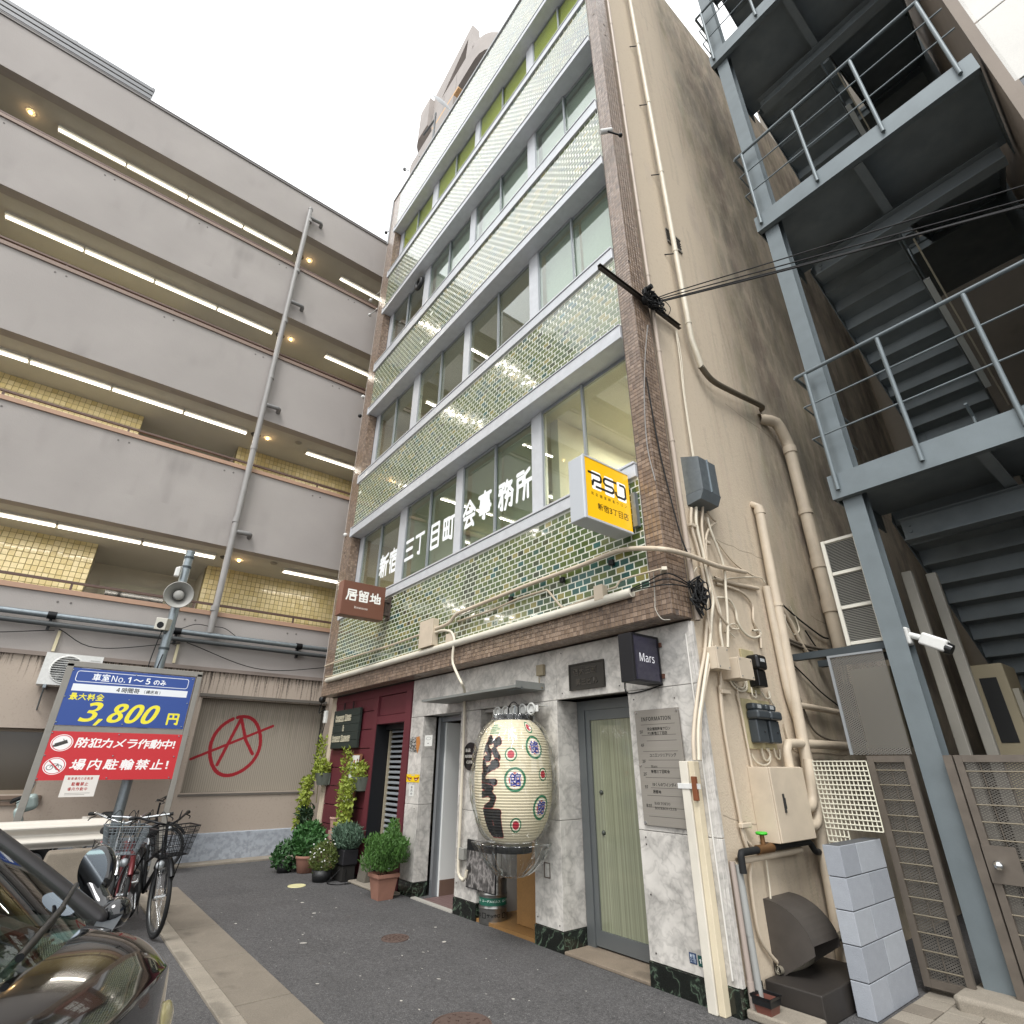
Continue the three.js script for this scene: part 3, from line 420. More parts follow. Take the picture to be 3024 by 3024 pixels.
  SILL.forEach(([, b], i) => { for (let y = b + 0.02; y < SOFF[i][0]; y += bp) for (let z = FZ - 0.024; z > -4.08; z -= bp) put([XI0 - 0.002, y, z], [0, Math.PI / 2, 0], false); });
  const bm = new Map(); for (const e of bn) { if (!bm.has(e.c)) bm.set(e.c, bmat(e.c)); const m = new THREE.Mesh(bt, bm.get(e.c)); m.name = 'brown_tile'; m.position.set(...e.p); m.rotation.set(...e.r); m.castShadow = m.receiveShadow = true; GB.add(m); }
  GB.add(inst('brown_tiles', bt, bmat(0xffffff), brest));
  // painted aluminium sill and soffit bands
  const bandZ = -3.865;
  SILL.forEach(([a, b]) => obj('sill_band', [rb(XI0 + 0.003, XI1 - 0.003, a, b - 0.03, -4.24, bandZ, 0.006, 1), rb(XI0 + 0.003, XI1 - 0.003, b - 0.026, b, -4.24, bandZ + 0.012, 0.004, 1), bx(XI0 - 0.045, XI0 + 0.002, a - 0.01, b + 0.004, -3.9, bandZ + 0.012)], whiteAlu, GB));
  SOFF.forEach(([a, b]) => obj('soffit_band', [rb(XI0 + 0.003, XI1 - 0.003, a, b - 0.02, -4.24, bandZ, 0.006, 1), rb(XI0 + 0.003, XI1 - 0.003, b - 0.017, b, -3.98, bandZ + 0.012, 0.004, 1), bx(XI0 - 0.045, XI0 + 0.002, a - 0.012, b + 0.01, -3.9, bandZ + 0.012)], whiteAlu, GB));
  obj('roof_coping', [bx(XL - 0.02, XR + 0.02, ROOF, ROOF + 0.07, -4.3, FZ + 0.03), bx(XI0, XI1, 17.302, ROOF - 0.001, -4.2, FZ - 0.01), bx(XL - 0.025, XL + 0.05, 15.5, ROOF - 0.002, -3.9, FZ + 0.03)], M(0xa2a4a5, 0.5), GB);
  // ribbon windows: mullions, two sliding sashes a bay
  const bays = [[-10.31, -8.65], [-8.39, -6.68], [-6.49, -4.77], [-4.56, -3.04]];
  const glass = P(0xeef4ee, 0.012, { transmission: 1, thickness: 0, ior: 1.7, specularIntensity: 1 });
  const film = M(0xd2cf2c, 0.55, { map: retile(speck, 2) });
  SILL.forEach(([, b], f) => {
    const t = SOFF[f][0];
    for (const [p, q] of [[XI0 + 0.004, -10.31], [-8.65, -8.39], [-6.68, -6.49], [-4.77, -4.56], [-3.04, XI1 - 0.004]]) obj('mullion', bx(p, q, b + 0.001, t - 0.001, -4.2, -4.1), whiteAlu, GB);
    bays.forEach(([p, q], k) => {
      const mid = (p + q) / 2;
      for (const [u, v, z, n] of [[p + 0.002, mid + 0.025, -4.105, 0], [mid - 0.025, q - 0.002, -4.136, 1]]) {
        const s = 0.032, w = obj('window', [bx(u, v, b + 0.002, b + 0.05, z - 0.03, z), bx(u, v, t - 0.05, t - 0.002, z - 0.03, z), bx(u, u + s, b + 0.051, t - 0.051, z - 0.03, z), bx(v - s, v, b + 0.051, t - 0.051, z - 0.03, z)], M(0x8f9498, 0.45, { metalness: 0.3 }), GB);
        obj('pane', bx(u + s, v - s, b + 0.051, t - 0.051, z - 0.018, z - 0.013), glass, w);
        if (f === 3) obj('film', bx(u + s, v - s, b + 0.051, t - 0.051, z - 0.024, z - 0.0205), film, w);
      }
    });
  });
  // blinds
  const slatM = M(0xc9cbbd, 0.55);
  const blind = (x0, x1, f, drop, lab) => { const t = thing('venetian_blind', lab, 'blind', [(x0 + x1) / 2, SILL[f][1], -4.25], 'blinds behind the ribbon windows'), top = SOFF[f][0] - 0.06, bot = lerp(top, SILL[f][1] + 0.03, drop), g = []; obj('head_rail', bx(x0, x1, top - 0.03, top, -4.285, -4.25), slatM, t); for (let y = bot; y < top - 0.04; y += 0.026) { const q = bx(x0, x1, -0.0008, 0.0008, -0.0115, 0.0115); q.rotateX(-0.6); q.translate(0, y, -4.268); g.push(q); } obj('slats', g, slatM, t).userData.kind = 'stuff'; };
  blind(-8.36, -7.55, 0, 1, 'grey venetian blind behind the window lettered with the numeral three'); blind(-7.53, -6.7, 0, 1, 'grey venetian blind beside it, behind the right half of the second lettered bay');
  blind(-6.46, -5.65, 0, 1, 'grey venetian blind behind the left half of the third lettered bay'); blind(-5.62, -4.8, 0, 1, 'grey venetian blind behind the right half of the third lettered bay');
  const roll = M(0xc6cbc6, 0.85, { map: retile(speck, 2) });
  for (const [f, x0, x1, lab] of [[1, -4.53, -3.77, 'left pale roller blind of the corner bay, second window row'], [1, -3.72, -3.06, 'pale roller blind at the corner pier, second window row'], [2, -8.36, -6.7, 'pale roller blind in the second bay, third window row'], [2, -6.46, -4.8, 'pale roller blind in the third bay, third window row'], [2, -4.53, -3.06, 'pale roller blind in the corner bay, third window row']])
    solo('roller_blind', lab, 'blind', [bx(x0, x1, SILL[f][1] + 0.02, SOFF[f][0] - 0.09, -4.262, -4.258), cyl([x0, SOFF[f][0] - 0.06, -4.27], [x1, SOFF[f][0] - 0.06, -4.27], 0.025)], roll, 'roller blinds behind the ribbon windows');
  // office lamps
  const lm = fluo(1.8);
  let n = 0; for (const [x, z, f, I] of [[-9.2, -6.2, 1, 40], [-7.3, -5.6, 1, 45], [-6, -6.6, 1, 45], [-3.6, -5.6, 1, 40], [-9.2, -6.2, 0, 60], [-6.4, -6.5, 0, 70], [-3.7, -6, 0, 150], [-9.4, -6, 2, 25]]) {
    const y = SOFF[f][0] + 0.058, t = thing('office_lamp', ['long lit ceiling lamp at the far end bay, second window row', 'lit ceiling lamp behind the second bay, second window row', 'lit ceiling lamp behind the third bay, second window row', 'lit ceiling lamp behind the corner bay, second window row', 'lit ceiling lamp behind the end bay of the lettered windows', 'lit ceiling lamp behind the blinds of the lettered windows', 'lit ceiling lamp in the room behind the yellow sign', 'dim ceiling lamp in the end bay, third window row'][n++], 'ceiling lamp', [x, y, z], 'office ceiling lamps');
    obj('housing', bx(x - 0.13, x + 0.13, y - 0.05, y - 0.001, z - 0.62, z + 0.62), whitePl, t); obj('tube', cyl([x, y - 0.07, z - 0.6], [x, y - 0.07, z + 0.6], 0.02), lm, t);
    const l = areaLight(0, -0.11, 0, 1.2, 0.1, I, [0, -1, 0], 0xfff4dc); l.rotation.set(-Math.PI / 2, 0, Math.PI / 2); t.add(l);
  }
}
function sideWallMat() {
  // beige render with soot stains that run down in the lee of the pipes
  const t = canvas(1400, 1900, (x, w, h) => { // z -4.1 .. -11.1 over w, y 0 .. 9.5 over h, then repeats mirrored
    x.fillStyle = '#cfc3b1'; x.fillRect(0, 0, w, h);
    for (let i = 0; i < 60000; i++) { const k = rnd(); x.fillStyle = k < 0.5 ? 'rgba(172,156,132,0.12)' : 'rgba(214,200,176,0.12)'; x.fillRect(rnd() * w, rnd() * h, 1 + rnd() * 4, 1 + rnd() * 6); }
    for (let i = 0; i < 5200; i++) { const px = rnd() * w, py = rnd() * h, f = fbm(px / w, py / h * 0.6, 5, 4, 17) + smooth(200, 620, px) * 0.5 - 0.12; if (f < 0.06) continue; const r = 4 + rnd() * 26; x.fillStyle = `rgba(88,84,79,${clamp(f) * 0.15})`; x.beginPath(); x.ellipse(px, py, r, r * (1.2 + rnd() * 3), 0, 0, 7); x.fill(); }
    for (let i = 0; i < 360; i++) { const px = 160 + rnd() * (w - 160), len = 100 + rnd() * 700, y0 = rnd() * h; for (let s = 0; s < len; s += 6) { x.fillStyle = `rgba(80,73,64,${(1 - s / len) * 0.05})`; x.fillRect(px + Math.sin(s * 0.02 + i) * 3, y0 + s, 4 + rnd() * 10, 8); } }
    for (let i = 0; i < 60; i++) { const px = rnd() * w, py = rnd() * h; x.fillStyle = 'rgba(205,195,175,0.35)'; x.fillRect(px, py, 1.5, 10 + rnd() * 60); }
    x.strokeStyle = 'rgba(70,62,52,0.5)'; x.lineWidth = 1.2; for (let i = 0; i < 9; i++) { let px = rnd() * w, py = rnd() * h; x.beginPath(); x.moveTo(px, py); for (let k = 0; k < 12; k++) { px += 14 + rnd() * 12; py += (rnd() - 0.3) * 10; x.lineTo(px, py); } x.stroke(); }
  });
  t.wrapS = t.wrapT = THREE.MirroredRepeatWrapping; t.repeat.set(1 / 7, 1 / 9.5); t.offset.set(-4.1 / 7, 0);
  return M(0xf4f0ea, 0.92, { map: t, bumpMap: retile(stucco, 1.6), bumpScale: 0.006 });
}
{ // ground floor: marble piers and lintels in slabs, plinths, doors
  const marbleTex = dtex(1024, (u, v) => {
    const w1 = fbm(u, v, 3, 5, 5), w2 = fbm(u, v, 5, 5, 25), vein = Math.pow(1 - Math.abs(fbm((u + w1 * 0.22 + 1) % 1, (v + w2 * 0.16 + 1) % 1, 4, 5, 41)), 14), fine = Math.pow(1 - Math.abs(fbm((u + w2 * 0.3 + 1) % 1, (v + w1 * 0.2 + 1) % 1, 9, 4, 63)), 18);
    let k = 0.88 + 0.09 * w1 + 0.06 * w2 - 0.14 * vein - 0.1 * fine - 0.1 * clamp(fbm(u, v, 12, 4, 77) * 1.6 - 0.25) + 0.02 * (rnd() - 0.5); return [k, k * 0.993, k * 0.98];
  }, true, 0.62);
  const marble = P(0xf0ede8, 0.34, { map: marbleTex, clearcoat: 0.15, clearcoatRoughness: 0.3 });
  const serp = dtex(512, (u, v) => { const w = fbm(u, v, 3, 4, 2), vein = Math.pow(1 - Math.abs(fbm((u + w * 0.3 + 1) % 1, (v + w * 0.3 + 1) % 1, 4, 5, 14)), 40); const k = 0.13 + 0.05 * w; return [k + vein * 0.45, k * 1.12 + vein * 0.5, k + vein * 0.45]; }, true, 1.1);
  const serpentine = P(0x9da79d, 0.2, { map: serp, clearcoat: 0.5 });
  const slab = (x0, x1, y0, y1) => obj('marble_slab', rb(x0 + 0.002, x1 - 0.002, y0 + 0.002, y1 - 0.002, -4.2, WZ, 0.004, 1), marble, GB);
  const ret = (x0, x1, y0, y1, z0, z1) => obj('marble_slab', rb(x0, x1, y0 + 0.002, y1 - 0.002, z0, z1, 0.004, 1), marble, GB);
  obj('marble_bed', [bx(-7.66, XR - 0.03, 2.2, 2.72, -4.4, -4.201), bx(-3.46, XR - 0.03, 0, 2.19, -4.4, -4.201)], M(0x55534f, 0.9), GB);
  // lintel row
  for (const [a, b] of [[-7.68, -6.85], [-6.85, -5.9], [-5.9, -5.08], [-5.08, -4.47], [-4.47, -3.5], [-3.5, -2.73]]) slab(a, b, 2.18, 2.715);
  for (const [y0, y1] of [[0.16, 1.05], [1.05, 2.18]]) { slab(-7.68, -7.31, y0, y1); slab(-6.33, -5.88, y0, y1); slab(-4.87, -4.47, y0, y1); slab(-3.49, -2.73, y0, y1); }
  for (const [x0, x1, d] of [[-7.68, -7.31, 0.17], [-6.33, -5.88, 0.3], [-4.87, -4.47, 0.32], [-3.49, -2.73, 0.25]]) {
    obj('plinth', rb(x0 - 0.004, x1 + 0.006, -0.02, 0.158, -4.2 - d, WZ + 0.008, 0.004, 1), serpentine, GB);
    for (const [y0, y1] of [[0.16, 1.05], [1.05, 2.18]]) { ret(x1 - 0.045, x1 - 0.003, y0, y1, -4.2 - d, -4.201); ret(x0 + 0.003, x0 + 0.045, y0, y1, -4.2 - d, -4.201); }
  }
  ret(XR - 0.03, XR + 0.005, 0.16, 1.05, -4.2, -4.16); ret(XR - 0.03, XR + 0.005, 1.05, 2.71, -4.2, -4.16);
  for (const [x, y] of [[-3.42, 2.1], [-2.97, 2.08], [-3.42, 1.0], [-3.42, 0.95], [-2.96, 0.95], [-3.42, 0.6], [-2.98, 0.58], [-3.42, 0.22], [-2.99, 0.2], [-4.83, 0.22], [-4.52, 0.2], [-4.83, 1.0], [-4.52, 1.4], [-4.83, 1.9], [-6.28, 0.3], [-6.28, 1.2], [-7.6, 0.4], [-7.4, 1.0], [-7.62, 1.3], [-4.38, 2.24], [-4.38, 2.66], [-3.58, 2.24]]) obj('fixing_screw', sph([x, y, WZ + 0.001], 0.0065, 8), M(0x4a4641, 0.5, { metalness: 0.5 }), GB);
  // entrance passage on the left
  const alu = M(0x8e9296, 0.35, { metalness: 0.6 });
  const e = obj('entrance', [bx(-7.262, -7.2, 0.0, 2.17, -4.46, -4.375), bx(-7.199, -6.34, 2.11, 2.17, -4.46, -4.4)], alu, GB);
  obj('passage_wall', [bx(-7.25, -7.16, 0.0, 2.1, -6.5, -4.461), bx(-7.3, -6.28, 0, 2.2, -6.6, -6.5), bx(-6.329, -6.25, 0, 2.2, -6.49, -4.51), bx(-7.3, -6.25, 2.19, 2.22, -6.6, -4.3)], M(0xd3d4d1, 0.7), e);
  obj('skirting', [bx(-7.159, -7.145, 0.0, 0.18, -6.49, -4.462), bx(-7.144, -6.345, 0, 0.18, -6.499, -6.48)], M(0x6b564b, 0.5), e);
  { const g = []; for (let i = 0; i < 9; i++) for (let k = 0; k < 26; k++) g.push(bx(-7.14 + i * 0.085, -7.14 + i * 0.085 + 0.08, -0.02, 0.008, -4.2 - k * 0.085 - 0.08, -4.2 - k * 0.085)); obj('floor_tiles', g, M(0x6f5a57, 0.6), e).userData.kind = 'stuff'; }
  obj('threshold', bx(-7.3, -6.34, 0.0, 0.014, -4.2, -4.13), M(0xaaa79f, 0.6), e);
  // red timber shopfront
  const red = M(0x6b2a33, 0.62, { map: dtex(256, (u, v) => { const k = 0.86 + 0.1 * fbm(u, v, 3, 4, 6) + 0.06 * tn(u, v, 60, 3); const w = smooth(0.3, 0.42, fbm(u, v, 6, 4, 90)); return [k + w * 0.1, k - w * 0.02, k - w * 0.05]; }, true, 1.2) });
  const S = obj('timber_front', [bx(-10.9, -7.7, 2.58, 2.715, -4.3, -4.16), bx(-10.9, -10.8, 0, 2.579, -4.3, -4.15), bx(-7.86, -7.69, 0, 2.579, -4.3, -4.13), bx(-8.98, -8.83, 0, 2.579, -4.3, -4.13), bx(-8.829, -7.861, 2.14, 2.26, -4.3, -4.135)], red, GB);
  for (let y = 0.02; y < 2.56; y += 0.295) obj('board', rb(-10.799, -8.981, y, y + 0.285, -4.25, -4.17 + rr(-0.004, 0.004), 0.006, 1), red, S);
  obj('board', rb(-8.829, -7.861, 2.27, 2.57, -4.25, -4.17, 0.006, 1), red, S);
  obj('black_reveal', [bx(-8.829, -8.815, 0, 2.139, -4.42, -4.14), bx(-8.814, -7.87, 2.06, 2.139, -4.42, -4.3)], M(0x0c0d11, 0.5), S);
  for (let y = 0.03, k = 0; y < 2.12; y += 0.075, k++) { const g = new THREE.CylinderGeometry(0.05, 0.05, 0.93, 8, 1, false, 0, Math.PI); g.rotateZ(Math.PI / 2); g.scale(1, 0.74, 0.42); g.rotateX(0); g.translate(-8.335, y + 0.037, -4.42); const s = fin(g); obj('shutter_slat', s, M(0x9ba0a4, 0.4, { metalness: 0.4 }), S); }
  obj('shutter_guide', [bx(-8.8, -8.77, 0, 2.05, -4.41, -4.37)], M(0x9b917c, 0.5), S);
  obj('soffit_board', bx(-10.9, -7.69, 2.716, 2.728, -4.29, -4.1), M(0x2a2624, 0.8), S);
  // dim alcove behind the lantern
  const wood = M(0xa98455, 0.5, { map: dtex(256, (u, v) => { const k = 0.85 + 0.1 * fbm(u * 0.25, v, 6, 4, 4) + 0.06 * tn(u, v, 40, 2); return [k, k * 0.97, k * 0.92]; }, true, 1.5) });
  const A = obj('alcove', [bx(-5.88, -4.88, 0, 2.2, -5.3, -5.2), bx(-5.95, -5.881, 0, 2.2, -5.3, -4.51), bx(-4.869, -4.8, 0, 2.2, -5.3, -4.53), bx(-5.88, -4.87, 2.14, 2.179, -5.2, -4.21)], M(0x9b9792, 0.8), GB);
  obj('timber_floor', bx(-5.88, -4.88, 0, 0.03, -5.19, -4.16), wood, A);
  obj('timber_leaf', rb(-5.42, -4.92, 0.032, 1.15, -4.46, -4.36, 0.005, 1), wood, A);
  // glazed door on the right with reeded film
  const fr = M(0x6f7374, 0.4, { metalness: 0.5 });
  const Dr = obj('glazed_door', [bx(-4.46, -4.36, 0.02, 2.178, -4.52, -4.44), bx(-3.56, -3.496, 0.02, 2.178, -4.52, -4.44), bx(-4.359, -3.561, 2.08, 2.178, -4.52, -4.44), bx(-4.3, -3.561, 0.04, 0.16, -4.5, -4.455), bx(-4.359, -4.3, 0.04, 2.079, -4.5, -4.455), bx(-4.299, -3.561, 1.98, 2.079, -4.5, -4.455)], fr, GB);
  const reed = dtex(512, (u, v) => { const k = 0.62 + 0.14 * tn(u, 0.3, 90, 2) + 0.1 * tn(u, 0.5, 180, 9) + 0.02 * tn(u, v, 6, 4); return [k * 0.98, k, k * 0.91]; }, true, 1.2), reedB = dtex(512, (u) => 0.5 + 0.4 * tn(u, 0.3, 90, 2), false, 1.2);
  obj('reeded_pane', bx(-4.299, -3.562, 0.161, 1.979, -4.482, -4.474), P(0xd8d8c8, 0.1, { map: reed, bumpMap: reedB, bumpScale: 0.002, clearcoat: 1, clearcoatRoughness: 0.02 }), Dr);
  for (const y of [1.3, 0.95]) obj('door_knob', sph([-4.2, y, -4.47], 0.022), M(0x3e423c, 0.4), Dr);
  obj('step', rb(-4.46, -3.5, 0.0, 0.025, -4.5, -4.14, 0.006, 1), M(0xb3a79a, 0.75, { map: concTex }), Dr);
  struct('doorstep_slab', rb(-8.75, -7.55, 0, 0.03, -4.12, -3.9, 0.012, 1), concrete);
}
// ---------------------------------------------------------------- right: steel stair, neighbour, gate
const perf = (() => { const n = 128, d = new Uint8Array(n * n * 4); for (let j = 0; j < n; j++) for (let i = 0; i < n; i++) { const inH = (a, b) => { const dx = (((i - a) % n) + n * 1.5) % n - n / 2, dy = (((j - b) % n) + n * 1.5) % n - n / 2; return dx * dx + dy * dy < 27 * 27; }; const v = inH(0, 0) || inH(64, 64) ? 0 : 255, o = (j * n + i) * 4; d[o] = d[o + 1] = d[o + 2] = v; d[o + 3] = 255; } const t = new THREE.DataTexture(d, n, n); t.wrapS = t.wrapT = THREE.RepeatWrapping; t.magFilter = t.minFilter = THREE.LinearFilter; t.repeat.set(32, 56); t.needsUpdate = true; return t; })();
const perfMat = (c) => M(c, 0.55, { alphaMap: perf, alphaTest: 0.5, metalness: 0.3, side: THREE.DoubleSide });
{
  const W = thing('white_neighbour_building', 'white panelled office block standing beyond the steel stair', 'building', [4, 0, -10]);
  const wp = M(0xe0dfdb, 0.55, { map: retile(grime, 0.3) }), joint = M(0x2b2c2e, 0.8);
  obj('core', bx(0.76, 9, 0, 24, -14, -5.71), joint, W);
  for (const y of [0.1, 8.69, 12.3, 15.9, 19.5]) for (let x = 0.72; x < 8; x += 1.6) obj('wall_panel', rb(x + 0.006, x + 1.594, y === 0.1 ? 0.1 : y + 0.008, y === 0.1 ? 3.2 : y + 3.592, -5.709, -5.66, 0.006, 1), wp, W);
  for (let x = 0.72; x < 8; x += 1.6) { obj('wall_panel', rb(x + 0.006, x + 1.594, 7.6, 8.682, -5.709, -5.66, 0.006, 1), wp, W); const w = obj('window', [bx(x + 0.006, x + 1.594, 3.21, 3.3, -5.709, -5.67), bx(x + 0.006, x + 1.594, 7.5, 7.59, -5.709, -5.67), bx(x + 0.006, x + 0.05, 3.301, 7.499, -5.709, -5.67), bx(x + 1.55, x + 1.594, 3.301, 7.499, -5.709, -5.67)], M(0x55585c, 0.4, { metalness: 0.4 }), W); obj('pane', bx(x + 0.051, x + 1.549, 3.301, 7.499, -5.7, -5.695), P(0x27425f, 0.05), w); }
  obj('side_wall', bx(0.64, 0.759, 0, 24, -14, -5.66), mGrime(0x9a9087, 0.85, 0.4), W);
  obj('court_wall', bx(-3.4, 0.639, 0, 24, -14, -13.7), mGrime(0x8b857c, 0.9, 0.4), W);
}
{
  const x0 = -1.83, x1 = 0.6, zf = -5.66, zb = -7.05, ST = thing('steel_stair', 'blue-grey steel fire stair with railed landings between the two buildings', 'fire stair', [-0.6, 0, -7]);
  const LV = [4.31, 8.36, 12.42, 16.48], under = M(0x8f999e, 0.65, { map: retile(steelCol, 0.8), metalness: 0.15 });
  const hbeam = (x, z, y0, y1) => [bx(x - 0.09, x + 0.09, y0, y1, z - 0.012, z), bx(x - 0.09, x + 0.09, y0, y1, z - 0.19, z - 0.178), bx(x - 0.006, x + 0.006, y0, y1, z - 0.177, z - 0.013)];
  for (const [x, z] of [[-1.68, -5.74], [-1.68, -9.8], [-1.68, -12.2], [0.5, -9.8], [0.5, -12.2]]) obj('post', hbeam(x, z, 0, 18), steel, ST);
  obj('post_plinth', rb(-1.86, -1.5, 0, 0.08, -6.0, -5.58, 0.02, 1), concrete, ST);
  const flight = (xa, xb, ya, yb, z0, z1, n = 11) => { // from (ya, z0) to (yb, z1)
    const st = [[xa, 1], [xb, -1]].map(([x, s]) => bar([x + s * 0.006, ya - 0.06, z0], [x + s * 0.006, yb - 0.06, z1], 0.012, 0.28)); const f = obj('stringers', st, steel, ST);
    for (let k = 0; k < n; k++) { const y = lerp(ya, yb, (k + 1) / n) - (yb - ya) / n * 0.0, z = lerp(z0, z1, k / n), zn = lerp(z0, z1, (k + 1) / n), lo = lerp(ya, yb, k / n); obj('tread', [bx(xa + 0.014, xb - 0.014, y - 0.03, y, Math.min(z, zn), Math.max(z, zn)), bx(xa + 0.014, xb - 0.014, Math.min(lo, y) - 0.03, Math.max(lo, y) - 0.031, (yb > ya ? z : z) - 0.004, z + 0.004)], under, f); }
    const rail = [cyl([xb - 0.03, ya + 0.95, z0], [xb - 0.03, yb + 0.95, z1], 0.019), cyl([xb - 0.03, ya + 0.5, z0], [xb - 0.03, yb + 0.5, z1], 0.01)]; obj('handrail', rail, steel, f);
    for (const t of [0.05, 0.35, 0.65, 0.95]) obj('rail_post', cyl([xb - 0.03, lerp(ya, yb, t) - 0.05, lerp(z0, z1, t)], [xb - 0.03, lerp(ya, yb, t) + 0.95, lerp(z0, z1, t)], 0.017), steel, f);
  };
  LV.forEach((y, i) => {
    const L = obj('landing', [bx(x0, x1, y - 0.28, y - 0.01, zf - 0.012, zf), bx(x0, x0 + 0.012, y - 0.28, y - 0.01, zb, zf - 0.0125), bx(x1 - 0.012, x1, y - 0.28, y - 0.01, zb, zf - 0.0125), bx(x0, x1, y - 0.28, y - 0.268, zf - 0.075, zf - 0.0126)], steel, ST);
    obj('deck', [bx(x0 + 0.013, x1 - 0.013, y - 0.06, y - 0.03, zb, zf - 0.013)], under, L);
    obj('deck_beam', [bx(-1.6, 0.5, y - 0.52, y - 0.29, -6.81, -6.795), bx(-1.6, 0.5, y - 0.535, y - 0.521, -6.88, -6.72), bx(-1.6, 0.5, y - 0.289, y - 0.281, -6.88, -6.72), bx(-0.62, -0.6, y - 0.25, y - 0.061, zb, -5.7), bx(-0.66, -0.56, y - 0.262, y - 0.251, zb, -5.76)], under, L);
    for (const [bxx, by] of [[-1.53, -0.36], [-1.53, -0.43]]) obj('bolt', cyl([bxx, y + by, -6.794], [bxx, y + by, -6.775], 0.017, 0.017, 6), under, L);
    for (const px of [-1.75, -1.01, -0.27, 0.46]) obj('baluster', cyl([px, y - 0.2, zf + 0.022], [px, y + 1.28, zf + 0.022], 0.0215, 0.0215, 12), steel, L);
    obj('top_rail', cyl([x0 - 0.03, y + 1.3, zf + 0.022], [x1, y + 1.3, zf + 0.022], 0.021), steel, L);
    obj('mid_rail', [cyl([x0 - 0.02, y + 0.88, zf + 0.022], [x1, y + 0.88, zf + 0.022], 0.0095, 0.0095, 8)], steel, L); obj('mid_rail', [cyl([x0 - 0.02, y + 0.46, zf + 0.022], [x1, y + 0.46, zf + 0.022], 0.0095, 0.0095, 8)], steel, L);
    obj('return_rail', [cyl([x0 - 0.03, y + 1.3, zf + 0.022], [x0 - 0.03, y + 1.3, zb], 0.02), cyl([x0 - 0.02, y + 0.88, zf + 0.022], [x0 - 0.02, y + 0.88, zb], 0.0095), cyl([x0 - 0.02, y + 0.46, zf + 0.022], [x0 - 0.02, y + 0.46, zb], 0.0095)], steel, L);
    const ym = y - 2.03; // half landing below at the rear
    flight(-1.72, -0.68, y - 0.02, ym, zb, -10.1); // left flight, down to the rear
    if (i < 3) flight(-0.55, 0.52, y - 0.02, y + 2.03, zb, -10.1);
    obj('rear_landing', [bx(x0, x1, ym - 0.1, ym, -11.9, -10.1), bx(x0, x1, ym - 0.25, ym - 0.101, -10.16, -10.14)], under, ST);
  });
}
{ // fluorescent batten, clipped to the central beam under each landing is unlit: conduit runs only
  for (const [y, l] of [[8.0, 'unlit lamp batten and conduit beneath the middle landing of the steel stair'], [12.05, 'unlit lamp batten and conduit beneath the upper landing of the steel stair']]) { const t = thing('stair_lamp', l, 'lamp', [-0.6, y, -8.2], 'unlit stair lamps'); obj('batten', bar([-0.62, y - 0.5, -7.6], [-0.62, y - 1.5, -9.2], 0.07, 0.06), M(0xa5a9a6, 0.5), t); obj('conduit', bar([-0.53, y - 0.2, -7.1], [-0.53, y - 1.7, -9.6], 0.02, 0.02), M(0xa09a88, 0.5), t); }
}
